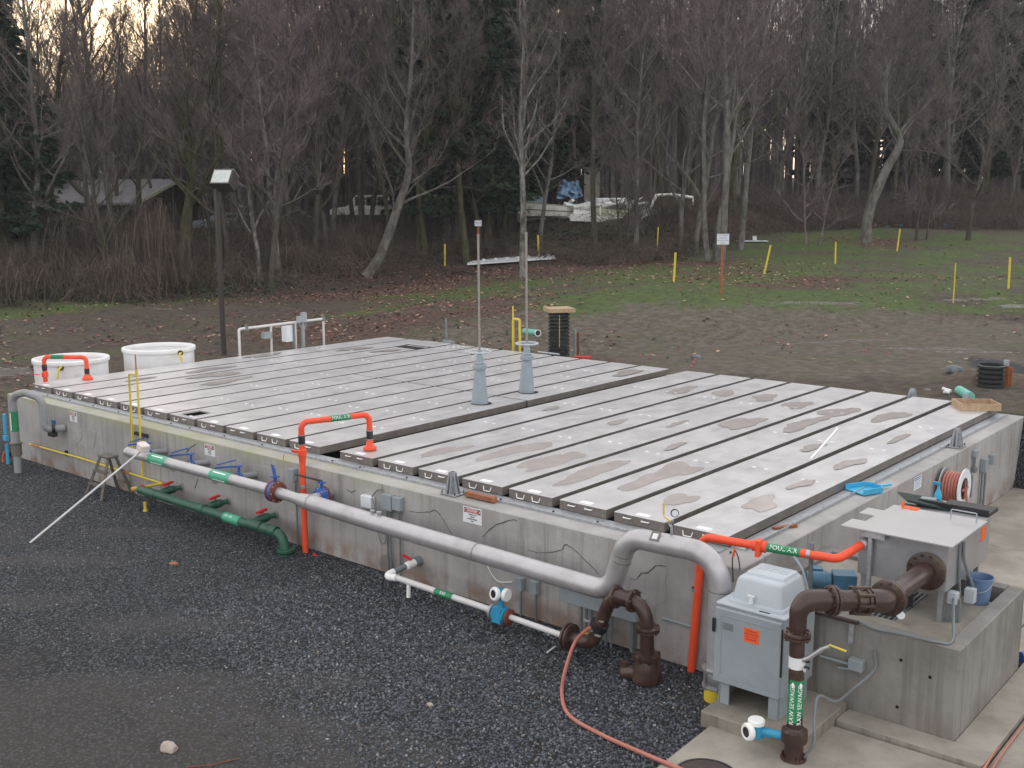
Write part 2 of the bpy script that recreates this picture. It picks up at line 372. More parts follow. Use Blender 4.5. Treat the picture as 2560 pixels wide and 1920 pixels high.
# ================================================================ concrete tank
TX0, TX1, TY0, TY1, WT, CT = -20.33, .57, -.68, 12.74, 1.61, 1.78
tank = thing('concrete_tank', 'long low grey concrete tank under rows of aluminium covers', 'tank', (-9.9, 6., 0))
for nm, bb in (('wall', (TX0, TX1, TY0, .02)), ('wall', (-.02, TX1, .023, TY1)), ('wall', (TX0, -20.15, .023, TY1)), ('wall', (-20.147, -.023, 12.5, TY1))):
    part(nm, B().rbox(bb[0], bb[1], bb[2], bb[3], -.4, WT, .03), M_conc, tank)
part('inner_wall', B().box(-8.85, -8.24, .023, 12.497, -.3, 1.46).box(-8.24, -.023, 6.2, 6.5, -.3, 1.3), M_conc2, tank)
part('tank_floor', B().box(-20.147, -.023, .023, 12.497, .2, .5), M_dark, tank)
fl = B(); fl.box(-20.2, .02, -.30, -.005, WT, WT+.014); fl.box(-20.2, .02, -.31, -.296, WT, WT+.04)
fl.box(.024, .26, .05, 12.5, WT, WT+.012); fl.box(.245, .26, .05, 12.5, WT+.012, WT+.05)
part('edge_flashing', fl, M_galv, tank)
jt = B()
random.seed(5)
for i in range(19):
    x = -19.6+i*1.08+random.uniform(-.2,.2); jt.box(x-.02, x+.02, -.30, -.26, WT+.014, WT+.03); jt.lathe([(.018,0),(.018,.02)], (x+.4,-.2,WT+.014), n=8)
for i in range(11): jt.box(.20,.24, .5+i*1.1, .54+i*1.1, WT+.012, WT+.03)
part('bolt', jt, M_darkrust, tank, kind='stuff')
# cracks chased into the wall face, as the repairs show
def crack(pts, y=-.683, w=.012):
    b = B(); P = smoothpath(pts, 4)
    random.seed(len(pts)*7)
    P = [Vector((p.x+random.uniform(-.008,.008), y, p.z+random.uniform(-.01,.01))) for p in P]
    b.tube(P, [w*random.uniform(.5,1.1)*(.5+.5*math.sin(PI*(i+.4)/len(P))) for i in range(len(P))], 5); part('crack', b, M_crack, tank)
crack([(-4.043,-0.68,1.123), (-3.752,-0.68,1.374), (-3.419,-0.68,1.511), (-3.313,-0.68,1.532)])
crack([(-3.111,-0.68,1.099), (-2.856,-0.68,1.108), (-2.468,-0.68,1.223), (-2.348,-0.68,1.349), (-2.092,-0.68,1.228), (-1.744,-0.68,1.02)], w=.01)
crack([(-1.2,-0.68,1.077), (-1.076,-0.68,1.088), (-0.997,-0.68,1.202), (-0.889,-0.68,1.239), (-0.758,-0.68,1.357), (-0.607,-0.68,1.397)])
crack([(-5.704,-0.68,1.225), (-5.454,-0.68,1.251), (-5.216,-0.68,1.323), (-5.021,-0.68,1.346), (-4.715,-0.68,1.02)], w=.009)
crack([(-7.314,-0.68,1.347), (-7.218,-0.68,1.319), (-7.111,-0.68,1.323), (-7.056,-0.68,1.377)], w=.012)
crack([(-17.07,-0.68,0.716), (-16.772,-0.68,0.847), (-16.539,-0.68,1.083), (-16.444,-0.68,1.249)])
crack([(-12.338,-0.68,1.263), (-12.197,-0.68,1.378), (-11.969,-0.68,1.514)], w=.012)
crack([(-12.085,-0.68,0.519), (-11.979,-0.68,0.744)], w=.012)
# raised trowelled repair patches below the cracks
def patch(pts, t=.006, sd=0):
    random.seed(sd); P = [Vector(p) for p in pts]; c = sum(P, Vector())/len(P); n_ = 28; out = []
    for k in range(n_):
        f_ = k/n_*len(P); i = int(f_); q = P[i].lerp(P[(i+1)%len(P)], f_-i); out.append((q.x+random.uniform(-.03,.03), q.z+random.uniform(-.02,.02)))
    M = Matrix(((1,0,0,0),(0,0,-1,-.68),(0,1,0,0),(0,0,0,1))); b = B(); b.prism(out, 0, t, M); part('repair_patch', b, M_conc, tank)
for i, q in enumerate((((-4.026,-0.68,1.099),(-3.71,-0.68,1.343),(-3.256,-0.68,1.517),(-3.175,-0.68,0.916),(-3.967,-0.68,0.877)),((-3.095,-0.68,1.064),(-2.392,-0.68,1.183),(-1.722,-0.68,0.988),(-2.158,-0.68,0.508),(-3.014,-0.68,0.691)),((-1.158,-0.68,1.057),(-0.593,-0.68,1.376),(-0.561,-0.68,0.9),(-1.011,-0.68,0.607)),((-5.646,-0.68,1.2),(-5.003,-0.68,1.315),(-4.716,-0.68,0.992),(-5.557,-0.68,0.892)),((-17.029,-0.68,0.742),(-16.431,-0.68,1.213),(-15.984,-0.68,1.198),(-16.124,-0.68,0.798)),((-10.216,-0.68,1.348),(-9.332,-0.68,1.409),(-9.237,-0.68,0.95),(-9.987,-0.68,0.94)))): patch(q, .004+.0012*i, i)
# rust and patch marks where pipes pass the wall
rg = B()
for u in ((-6.308,-0.69,0.157), (-12.888,-0.69,0.928), (-11.372,-0.69,0.915)): rg.lathe([(.17,0),(.17,.006),(.13,.008)], (u[0],-.68,u[2]), (0,-1,0), 20)
part('grout_ring', rg, M_conc2, tank)

# ================================================================ aluminium covers
ORD = ['first','second','third','fourth','fifth','sixth','seventh','eighth','ninth','tenth','eleventh']
random.seed(11)
def handle_mesh(down):
    b = B(); w = .13; d = .075 if down else .012
    pts = [(-w/2-.02,0,0),(-w/2,-.012,-d),(w/2,-.012,-d),(w/2+.02,0,0)] if down else [(-w/2,0,0),(-w/2,-.03,0),(w/2,-.03,0),(w/2,0,0)]
    b.tube(fillet(pts, .02, 4), .0095, 6)
    o = mesh_obj('handle', b, M_bright); me = o.data; bpy.data.objects.remove(o); return me
H_dn, H_up = handle_mesh(True), handle_mesh(False)
pl = B().box(-.11,.11,-.055,.055,0,.004); o = mesh_obj('label_plate', pl, M_plate); PL = o.data; bpy.data.objects.remove(o)
def share(name, me, parent, loc, rz=0, label=None):
    o = bpy.data.objects.new(name, me); COL.objects.link(o); o.parent = parent; o.location = loc; o.rotation_euler = (0,0,rz); return tag(o, label)
def cover(x0, x1, y0, y1, label, group, down=(1,1), hole=None, hole_round=None, hand=True, extra=.0, plate=True):
    c = thing('tank_cover', label, 'cover', ((x0+x1)/2, y0, CT-.17), group)
    z0, z1, t = WT+.016-CT+CT, CT+extra, .012
    b = B()
    if hole:                             # plate with a rectangular opening, from four strips
        hx0, hx1, hy0, hy1 = hole
        for q in ((x0,x1,y0,hy0),(x0,x1,hy1,y1),(x0,hx0,hy0,hy1),(hx1,x1,hy0,hy1)): b.box(*q, z1-t, z1)
        b.box(hx0-.03,hx0,hy0-.03,hy1+.03,z1+.001,z1+.02).box(hx1,hx1+.03,hy0-.03,hy1+.03,z1+.001,z1+.02).box(hx0,hx1,hy0-.03,hy0,z1+.001,z1+.02).box(hx0,hx1,hy1,hy1+.03,z1+.001,z1+.02)
    else: b.rbox(x0, x1, y0, y1, z1-t, z1, .006)
    part('cover_plate', b, M_cover, c)
    s = B(); i = .004; e = .012
    s.box(x0+i,x1-i,y0+i,y0+i+e,z0,z1-t-.001).box(x0+i,x1-i,y1-i-e,y1-i,z0,z1-t-.001).box(x0+i,x0+i+e,y0+i+e,y1-i-e,z0,z1-t-.001).box(x1-i-e,x1-i,y0+i+e,y1-i-e,z0,z1-t-.001)
    part('skirt', s, M_skirt, c)
    w = x1-x0
    if hand:
        for k, fx in enumerate((.27, .63)):
            share('handle', H_dn if down[k] else H_up, c, (-w/2+w*fx, i-.001, z1-.055-(CT-.17)))
    if plate and hand: share('label_plate', PL, c, (0 if not hole else .2, .12 if not hole_round else .2, z1+.001-(CT-.17)))
    rv = B()
    for k in range(3):
        yy = y0 + (y1-y0)*(.3+.22*k)+random.uniform(-.2,.2)
        for q in (-.12,.12): rv.box(x0+w/2+q-.035, x0+w/2+q+.035, yy, yy+.03, z1+.001, z1+.008)
    part('lift_lug', rv, M_plate, c)
    return c
def puddle(c, cx, cy, rx, ry, seed, z=CT):
    random.seed(seed); b = B(); n = 36; ph = [random.uniform(0,6.3) for _ in range(3)]; poly = []
    for k in range(n):
        a = 2*PI*k/n; r = (1+.22*math.sin(2*a+ph[0])+.16*math.sin(3*a+ph[1])+.05*math.sin(7*a+ph[2]))*(1+.25*noise.noise(Vector((math.cos(a)*1.7,math.sin(a)*1.7,seed))))
        poly.append((cx+rx*r*math.cos(a), cy+ry*r*math.sin(a)))
    b.add([(p[0],p[1],z+.002+.0004*seed) for p in poly], [tuple(range(n))]); part('puddle', b, M_puddle, c, smooth=False)
COV = {}
dn = {11:(0,0),12:(1,1),13:(1,0),14:(1,1),15:(1,1),16:(0,0),17:(0,0),18:(1,0)}
for k in range(11, 19):
    x1 = -(18-k)*1.05; x0 = x1-.9035
    extra = {11:', orange foul air pipe standing on it', 18:', wooden tray on its far end', 17:', white stick lying across it'}.get(k, '')
    COV[k] = cover(x0, x1, 0, 12.695, ('%s full length cover from the right wall%s' % (ORD[18-k], extra)).replace('first full', 'outermost full'), 'full length covers on the right half of the tank', dn[k])
LX = -8.835
dl = {0:(0,0),1:(1,1),2:(1,0),3:(1,1),4:(1,1),5:(1,0),6:(1,0),7:(1,0),8:(0,0),9:(1,1),10:(1,0)}
for k in range(0, 11):
    x1 = LX-(10-k)*1.051; x0 = x1-.932
    if k <= 4:
        x0 -= .02 if k == 0 else -.02
        y1 = 12.69 if k < 3 else 11.35
        COV[k] = cover(x0, x1, 0, y1, '%s cover from the far left end of the tank%s' % (ORD[k], {0:', foul air pipe flange on it'}.get(k,'')), 'long covers at the left end of the tank', dl[k])
        if k >= 3: cover(x0, x1, 11.42, 12.69, 'short cover plate at the far edge, behind the %s long cover from the left' % ORD[k], 'short far edge cover plates', hand=False)
    else:
        hole = (-13.70, -13.24, .07, .60) if k == 6 else None
        ys = 6.36 if k < 10 else 6.30
        what = {5:'beside the full length covers', 6:'with an open square hatch near its handle', 10:'with a notch for the first grey valve stand', 9:'next to the notched one'}.get(k, '%s left of the wide gap' % ORD[10-k])
        COV[k] = cover(x0, x1, 0, ys, 'near half cover %s' % what, 'near half-length covers', dl[k], hole=hole)
        COV[(k,'b')] = cover(x0+.02, x1, ys+.07, 12.69, 'far half cover behind the one %s' % what, 'far half-length covers', hand=False)
# open hatch at the far edge with its loose lid
lid = solo('loose_plate', B().rbox(-18.3, -17.1, 11.6, 12.5, CT+.02, CT+.05, .01), M_cover, 'loose bright hatch lid lying at the far edge beside a black opening', 'hatch lid')
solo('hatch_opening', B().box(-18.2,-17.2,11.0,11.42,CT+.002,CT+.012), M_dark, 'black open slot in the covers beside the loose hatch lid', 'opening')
# rain puddles
for k, cy, rx, ry, s in ((12,1.25,.21,.95,1),(13,2.2,.3,1.3,2),(14,1.9,.3,1.3,3),(14,2.55,.2,.5,4),(15,1.75,.3,1.3,5),(15,4.4,.12,.5,33),(16,2.1,.3,1.1,6),(16,2.9,.33,.8,7),(17,1.2,.24,.6,8),(17,5.8,.12,.4,30),(18,1.8,.25,.7,9),
        (12,9.9,.3,.85,10),(13,10.2,.3,.7,11),(14,10.3,.3,.7,12),(15,9.9,.28,.8,13),(16,9.7,.33,1.0,14),(17,9.9,.3,.9,15),(13,5.6,.12,.6,16),(14,6.3,.1,.6,17),(15,7.2,.33,1.2,18),(16,7.7,.3,.8,19),(16,8.4,.22,.9,20),(17,6.1,.14,.5,21),(18,3.3,.14,.5,22),(18,5.2,.2,.6,23),(18,7.8,.12,.7,24),(11,5.9,.1,.5,25),
        (0,7.,.3,.8,26),(1,4.3,.28,.9,27),(2,3.9,.3,1.2,28),(3,3.4,.26,1.1,29),(1,9.8,.3,.9,31),(2,10.2,.22,.8,32),(1,2.2,.15,.6,35)):
    x1 = -(18-k)*1.05 if k > 10 else LX-(10-k)*1.051; w = .9035 if k > 10 else .932
    puddle(COV[k], x1-w/2+random.uniform(-.04,.04), cy, rx*.85, ry*.7, s)
puddle(COV[(10,'b')], -9.3, 11.3, .25, .7, 40)

# ================================================================ slabs and concrete box on the right
sl_ = B(); sl_.prism([(.82,-1.3),(.82,-2.04),(0.945,-2.043),(0.992,-3.795),(3,-9),(9,-9),(9,-1.0),(3.85,-1.0),(3.85,-1.06),(2.12,-1.1),(2.1,-1.0)], -.2, .045)
struct('concrete_slab', sl_, M_slab)
struct('kerb_slab', B().rbox(2.115, 3.86, -1.03, -.655, -.1, .105, .015).rbox(3.435, 3.86, -.652, 2.6, -.1, .105, .015), M_slab)
pvb = struct('pavement', B().box(.58, 7., -.98, 12.6, -.12, .0), M_slabd); pav = B(); ROOT[pvb.name] = (0,0,0)
for i, (y0, y1) in enumerate(((2.63,5.0),(5.02,7.6),(7.62,10.2),(10.22,12.6))): pav.rbox(.58, 3.0, y0, y1, -.1, .035, .012).rbox(3.02, 7., y0, y1, -.1, .03, .012)
pav.rbox(3.88,7.,-.98,2.61,-.1,.03,.012)
part('slab', pav, M_slab, pvb)
pad = B().rbox(.80, 2.11, -2.07, -.66, -.1, .2, .02); solo('equipment_pad', pad, M_slabd, 'raised concrete pad under the grey sampler cabinet', 'pad')
box = thing('concrete_box', 'concrete channel box with grating, standing beside the tank corner', 'box', (2., .7, 0))
bx0, bx1, by0, by1, bz = .573, 3.43, -.65, 2.03, 1.25
b = B().rbox(bx0,bx1,by0,by0+.2,-.1,bz,.025).rbox(bx1-.2,bx1,by0+.2,by1,-.1,bz,.025).box(bx0,bx1-.2,by1-.2,by1,-.1,bz).box(bx0,bx0+.2,by0+.2,by1-.2,-.1,bz)
part('wall', b, M_conc2, box)
part('deck', B().box(bx0+.2,2.05,by0+.2,by1-.2,1.,1.19).box(2.45,bx1-.2,by0+.2,1.35,1.,1.19).box(2.05,2.45,1.1,1.35,1.,1.19).box(2.05,2.45,by0+.2,-.1,1.,1.19), M_slab, box)
part('pit_floor', B().box(bx0+.2,bx1-.2,by0+.2,by1-.2,.3,.6), M_dark, box)
gr = B()
for i in range(6): gr.box(2.06+i*.07, 2.085+i*.07, -.1, 1.1, 1.16, 1.20)
for i in range(5): gr.box(2.05, 2.45, -.08+i*.29, -.06+i*.29, 1.145, 1.159)
part('grating', gr, M_galv, box)
th = B()
for p in ((2.745,-0.65,0.934), (3.1,-0.65,0.817), (2.733,-0.65,0.32)): th.lathe([(.022,0),(.022,.004)], (p[0],-.651,p[2]), (0,-1,0), 10)
part('tie_hole', th, M_dark, box)

# ================================================================ pipework helpers
def flange(b, c, ax, r, t=.035): b.lathe([(r-.01,-t/2),(r,-t/2+.006),(r,t/2-.006),(r-.01,t/2)], c, ax, 28)
def band(b, c, ax, r, h): b.lathe([(r,-h/2),(r+.004,-h/2),(r+.004,h/2),(r,h/2)], c, ax, 20, cap=False)

# big stainless header
HY = -1.3; hz = 1.15
P_A = Vector((-13.6, HY, 1.2)); P_B = Vector((-8.66, HY, 1.215)); P_C = Vector((-8.46, HY, 1.205))
hd = thing('air_header_pipe', 'long silver steel pipe along the tank wall with two green bands and an upper bend', 'pipe', (-6, HY, 0))
b = B(); b.tube([P_A, P_A+Vector((.02,0,0)), P_B], [.07,.105,.105], 20); b.tube([P_C, (-8.0,HY,1.19), (-7.85,HY,1.185)], [.10,.10,.105], 20)
part('thin_pipe', b, M_steel, hd)
b = B(); path = fillet([(-7.85,HY,1.185), (-6.0,HY,1.14), (-1.1,HY,1.07), (-.83,HY,1.93), (.6,HY,1.97), (.6,HY,.42)], [5,.36,.36,.42], 10)
rr = [.12] + [.145]*(len(path)-1); path.insert(1, Vector((-7.6,HY,1.18))); rr.insert(1,.145)
b.tube(path, rr, 28); part('main_pipe', b, M_steel, hd)
b = B()
for c, ax in (((-.93,HY,1.57),(.2,0,1)),((-.9,HY,1.66),(.2,0,1)),((.6,HY,1.5),(0,0,1)),((-3.6,HY,1.108),(1,0,-.015)),((-7.55,HY,1.18),(1,0,-.01))): b.lathe([(.146,-.006),(.149,-.003),(.149,.003),(.146,.006)], c, ax, 28, cap=False)
part('weld_seam', b, M_skirt, hd)
for c in ((-12.35,HY,1.2035),(-10.2,HY,1.21)):
    b = B(); band(b, c, (1,0,.003), .1055, .62); t = part('pipe_label', b, M_gtape2, hd)
    w = B(); 
    for a in (55, -25): 
        M = frame((c[0], c[1]-math.cos(R(a))*.1105, c[2]+math.sin(R(a))*.1105), (1,0,0), (0,math.sin(R(a)),math.cos(R(a))))
        w.box(-.2,.2,-.012,.012,-.001,.001,M)
    o = mesh_obj('print_stripe', w, M_whiteink, ROOT[hd.name]); o.parent = t
b = B()                                      # branch into the wall
b.tube([(-7.66,HY,1.2),(-7.72,-.66,1.2)], [.095,.075], 16); part('branch', b, M_steel, hd)
g1 = B(); g1.tube([(-.14,HY,2.1),(-.14,HY,2.2)], .018, 8); g1.tube([(-.14,HY,2.2),(-.2,HY+.03,2.24),(-.13,HY,2.28),(-.13,HY,2.3)], .02, 8)
part('gauge_stem', g1, M_galv, hd)
g2 = B().lathe([(.052,-.02),(.055,-.015),(.055,.015),(.05,.02)], (-.1,HY,2.4), (.6,-.75,.1), 20); gg = part('pressure_gauge', g2, M_black, hd)
g3 = B().lathe([(.044,0),(.044,.003)], Vector((-.1,HY,2.4))+Vector((.6,-.75,.1)).normalized()*.021, (.6,-.75,.1), 20); o = mesh_obj('gauge_face', g3, M_signwhite, ROOT[hd.name]); o.parent = gg
part('gauge_lever', B().tube([(-.27,HY,2.34),(-.27,HY,2.5)], .012, 6).tube([(-.27,HY,2.32),(-.14,HY,2.27)],.01,6), M_yellow, hd)
b = B()
for a in range(-3,4): pass
M = frame((-.33,HY-.1,2.06), (1,0,.028), (0,.66,.75)); b.box(-.07,.07,-.07,.07,-.002,.003,M); tg = part('id_tag', b, M_skirt, hd)
b = B().box(-.04,.04,-.04,.04,.0035,.005,M); o = mesh_obj('id_print', b, M_signwhite, ROOT[hd.name]); o.parent = tg
# sensor stubs on top of the pipe
b = B()
for x in (-5.96,-5.8): b.lathe([(.03,0),(.03,.05),(.045,.05),(.045,.08),(.03,.08)], (x,HY,1.265), n=10)
part('sensor_nipple', b, M_galv, hd)
# clamp and yellow stub at the foot of the downpipe
b = B(); flange(b,(.6,HY,.43),(0,0,1),.2,.05); b.lathe([(.155,0),(.165,.02),(.165,.2),(.155,.22)], (.6,HY,.2), n=28); flange(b,(.6,HY,.2),(0,0,1),.195,.03); b.bolts((.6,HY,.32),(0,0,1),.185,6,.012,.32,.3)
part('pipe_clamp', b, M_steel2, hd)
part('buried_stub', B().lathe([(.165,-.2),(.165,.16),(.17,.185)], (.6,HY,0), n=28), M_yellow, hd)

# flanged butterfly valves on the header
def wafer_valve(c, ax, r, label, colr=M_rustfl, lever=None, hub=M_blue):
    t = thing('butterfly_valve', label, 'valve', c, 'flanged butterfly valves on the header'); c = Vector(c); ax = Vector(ax).normalized()
    b = B(); b.lathe([(r*.6,-.04),(r,-.035),(r,.035),(r*.6,.04)], c, ax, 24); part('valve_body', b, hub, t)
    for s in (-1, 1):
        b = B(); flange(b, c+ax*s*.062, ax, r*1.05, .04); part('flange', b, colr if s > 0 or lever is None else hub, t)
    part('bolt_ring', B().bolts(c, ax, r*.93, 8, .013, .2), M_galv, t)
    b = B(); b.tube([c+Vector((0,0,r*.9)), c+Vector((0,0,r+.12))], .03, 10); b.box(c.x-.06,c.x+.06,c.y-.06,c.y+.06,c.z+r+.08,c.z+r+.10); part('neck', b, hub, t)
    b = B()
    if lever: b.tube([c+Vector((0,0,r+.12)), c+Vector(lever)+Vector((0,0,r+.14))], [.022,.014], 6)
    else: b.add([c+Vector(p) for p in ((.03,0,r+.1),(-.05,0,r+.1),(-.14,.02,r+.3),(-.06,.02,r+.29))]+[c+Vector(p)+Vector((0,.015,0)) for p in ((.03,0,r+.1),(-.05,0,r+.1),(-.14,.02,r+.3),(-.06,.02,r+.29))], [(0,1,2,3),(7,6,5,4),(0,4,5,1),(1,5,6,2),(2,6,7,3),(3,7,4,0)])
    part('lever', b, M_black if lever else M_blue, t); return t
wafer_valve((-8.56,HY,1.21),(1,0,0),.19,'blue wafer valve between rusty flanges where the silver pipe widens')
wafer_valve((-7.7,-.93,1.2),(0,1,0),.16,'wafer valve with long black lever on the branch into the wall', lever=(-.62,-.1,.02))
# three stub pipes with blue lever valves
for i, (wx, vx, lb) in enumerate(((-13.11,-13.2,'blue lever valve on the stub nearest the leaning white pole'), (-11.55,-11.62,'middle one of the three blue lever valves behind the silver pipe'), (-9.96,-10.02,'blue lever valve nearest the orange vertical pipe'))):
    t = thing('lever_valve', lb, 'valve', (wx,-.69,1.17), 'blue lever valves on wall stubs')
    part('stub_pipe', B().tube([(wx,-.66,1.17),(vx,-1.0,1.19)], .065, 14), M_pvcgrey, t)
    part('connector', B().tube([(vx,-1.08,1.19),(vx,HY+.08,1.2)], .06, 14), M_steel, t)
    b = B().lathe([(.06,-.03),(.1,-.028),(.1,.028),(.06,.03)], (vx,-1.04,1.19), (0,1,0), 20); part('valve_body', b, M_blue, t)
    part('bolt_ring', B().bolts((vx,-1.04,1.19),(0,1,0),.085,4,.01,.12,.5), M_galv, t)
    b = B().tube([(vx,-1.04,1.27),(vx,-1.04,1.40)], .026, 8).box(vx-.05,vx+.06,-1.09,-.99,1.40,1.42); part('neck', b, M_blue, t)
    M = frame((vx+.02,-1.04,1.425), (-.78,0,-.155), (0,1,0))
    part('lever', B().box(0,.78,-.035,.035,0,.035,M).box(.1,.72,-.02,.02,-.10,-.075,frame((vx+.02,-1.04,1.45),(-.78,0,-.24),(0,1,0))), M_blue, t)

# green pipe low on the wall
gp = thing('green_air_pipe', 'dark green plastic pipe low along the wall with a pale label band', 'pipe', (-10.5,-1.2,0))
b = B(); gpp = fillet([(-13.35,-1.2,.39),(-8.55,-1.2,.36),(-8.45,-1.2,.0)], .18, 8); b.tube(gpp, .092, 20); part('pipe_run', b, M_green, gp)
b = B()
for x, w in ((-12.9,.18),(-11.1,.12),(-9.35,.2),(-9.0,.1),(-8.8,.1)): b.lathe([(.092,-w),(.104,-w+.01),(.104,w-.01),(.092,w)], (x,-1.2,.385), (1,0,-.006), 20, cap=False)
part('coupling', b, M_green, gp)
b = B(); band(b,(-10.05,-1.2,.37),(1,0,-.006),.0925,.5); t = part('pipe_label', b, M_gtape2, gp)
for k, (q, s_) in enumerate(((-.1,'AERATION AIR'),(.55,'AERATION AIR'))): pass
curved_text('AIR  AIR', .07, M_whiteink, gp, (-10.12,-1.2,.37), (1,0,-.006), (0,-.75,.8), .0965)
b = B(); flange(b, (-8.45,-1.2,.09), (0,0,1), .17, .05); b.bolts((-8.45,-1.2,.09),(0,0,1),.14,6,.014,.09); b.lathe([(.15,-.1),(.15,.03)], (-8.45,-1.2,0), n=20); part('foot_flange', b, M_green, gp)
for wx, lb in ((-12.58,'green ball valve with red handle nearest the yellow pipe end'),(-10.91,'green ball valve with red handle in the middle of the green pipe'),(-9.38,'green ball valve with red handle nearest the orange pipe')):
    t = thing('ball_valve', lb, 'valve', (wx,-.69,.46), 'green ball valves with red handles')
    vx = wx-.12
    part('stub_pipe', B().tube([(wx,-.67,.47),(vx,-1.13,.42)], .05, 14), M_green, t)
    c0, c1 = Vector((wx-.03,-.8,.46)), Vector((vx+.02,-1.1,.43)); ax = (c1-c0)
    b = B().lathe([(.05,0),(.075,.03),(.085,.1),(.085,.22),(.075,.29),(.05,.33)], c0, ax, 16); part('valve_body', b, M_green, t)
    c = (c0+c1)/2
    b = B().tube([c+Vector((0,0,.07)), c+Vector((0,0,.13))], .018, 8); b.cbox(c+Vector((0,-.02,.15)), .07, .30, .04, rz=.35); part('handle', b, M_red, t)
    part('wall_ring', B().lathe([(.07,0),(.085,.01),(.07,.02)], (wx,-.682,.47),(0,-1,0),16), M_conc2, t)

# yellow gas line
yp = thing('yellow_pipe', 'yellow pipe run low on the wall, rising into a tall double riser', 'pipe', (-14,-.75,0))
b = B(); b.tube([(-19.15,-.76,.47),(-16.7,-.75,.49),(-13.25,-.75,.46)], .022, 10); b.tube(fillet([(-13.25,-.75,.46),(-13.22,-.76,.45),(-13.43,-1.25,.41)],.05,4), .03, 10)
b.tube(fillet([(-13.97,-.75,.46),(-13.96,-.75,2.76),(-14.25,-.77,2.74),(-14.27,-.77,1.0)], .04, 5), .024, 10); b.tube([(-13.97,-.75,2.76),(-13.98,-.75,2.86)],.03,10)
part('pipe_run', b, M_yellow, yp)
part('rusty_pipe', B().tube([(-14.271,-.77,1.52),(-14.27,-.77,1.82)],.0265,10).tube([(-19.0,-.76,.472),(-18.6,-.76,.474)],.025,10).tube([(-15.0,-.75,.4755),(-14.5,-.75,.472)],.0245,10).tube([(-13.98,-.75,2.86),(-13.98,-.75,3.2)],.016,8), M_yrust, yp)
part('fitting', B().tube([(-13.43,-1.22,.41),(-13.48,-1.33,.40)], .045, 10).lathe([(.05,0),(.035,.05)],(-13.02,-1.3,.0),n=10).tube([(-13.02,-1.3,0),(-13.02,-1.3,.2)],.033,10), M_yellow, yp)
part('handle', B().cbox((-13.3,-1.15,.47),.22,.04,.03,rz=-.4), M_red, yp)
part('pipe_clip', B().cbox((-14.0,-.71,1.42),.5,.05,.07).cbox((-17.4,-.70,.49),.09,.05,.12), M_black, yp)

# foul air pipes
def foul(label, loc, path, rad, extra, txt=None, r=.056, group='orange foul air pipes'):
    t = thing('foul_air_pipe', label, 'pipe', loc, group)
    part('pipe_run', B().tube(fillet(path, rad, 8), r, 18), M_orange, t); extra(t); return t
def fx1(t):
    x, y = -8.28, -.88
    part('rubber_coupling', B().lathe([(.062,0),(.064,.01),(.064,.15),(.062,.16)], (x,y,2.07), n=18).lathe([(.062,0),(.064,.01),(.064,.15),(.062,.16)], (-7.87,.42,2.0), n=18), M_black, t)
    b = B()
    for c in ((x,y,2.065),(x,y,2.235),(-7.87,.42,1.995),(-7.87,.42,2.165)): band(b, c, (0,0,1), .063, .014)
    part('hose_band', b, M_galv, t)
    part('blast_gate', B().lathe([(.07,0),(.085,.01),(.085,.12),(.07,.13)], (x,y,1.84), n=18).cbox((x-.12,y-.04,1.93),.24,.05,.02,ry=-.05).cbox((x-.12,y-.04,1.9),.2,.04,.02).tube([(x,y,1.7),(x,y,1.84)],[.058,.07],18), M_orange, t)
    part('pull_tag', B().cbox((x-.42,y-.1,1.78),.012,.01,.11,ry=.3), M_orangelab, t)
    b = B(); flange(b, (-7.87,.42,1.82), (0,0,1), .13, .05); b.lathe([(.13,-.02),(.075,.05),(.06,.14)], (-7.87,.42,1.83), n=18); part('base_flange', b, M_orange, t)
    b = B(); band(b, (x,y,1.27), (0,0,1), .057, .06); part('pipe_strap', b, M_galv, t)
    b = B(); b.lathe([(.0565,-.2),(.0585,-.2),(.0585,.2),(.0565,.2)], (-8.05,-.15,2.475), (.41,1.3,0), 18, cap=False)
    part('pipe_label', b, M_gtape, t)
    curved_text('FOUL AIR', .085, M_whiteink, t, (-8.05,-.15,2.475), (.41,1.3,0), (.9,-.3,.35), .059)
foul('orange foul air pipe hooping over the wall onto the covers mid tank', (-8.28,-.88,0), [(-8.28,-.88,-.05),(-8.28,-.88,2.475),(-7.87,.42,2.475),(-7.87,.42,1.82)], .13, fx1)
def fx2(t):
    part('rubber_coupling', B().lathe([(.064,0),(.066,.01),(.066,.15),(.064,.16)], (-20.5,.45,2.05), n=16).lathe([(.064,0),(.066,.15)], (-19.78,1.24,1.93), n=16), M_black, t)
    b = B(); flange(b,(-19.78,1.24,1.81),(0,0,1),.14,.05); b.lathe([(.13,-.02),(.06,.1)],(-19.78,1.24,1.84),n=16); part('base_flange', b, M_orange, t)
    part('blast_gate', B().lathe([(.085,0),(.085,.12)], (-20.5,.45,1.88), n=16).cbox((-20.66,.3,1.95),.3,.05,.02), M_orange, t)
    b = B(); b.lathe([(.057,-.16),(.059,-.16),(.059,.16),(.057,.16)], (-20.27,.7,2.41), (.72,.79,-.02), 16, cap=False); part('pipe_label', b, M_gtape, t)
foul('orange foul air pipe in front of the left white round tank', (-20.5,.45,0), [(-20.5,.45,0),(-20.5,.45,2.42),(-19.78,1.24,2.38),(-19.78,1.24,1.81)], .12, fx2)
E3 = Vector((1.914,0.1,2.055)); E2 = Vector((1.77,-0.372,1.93))
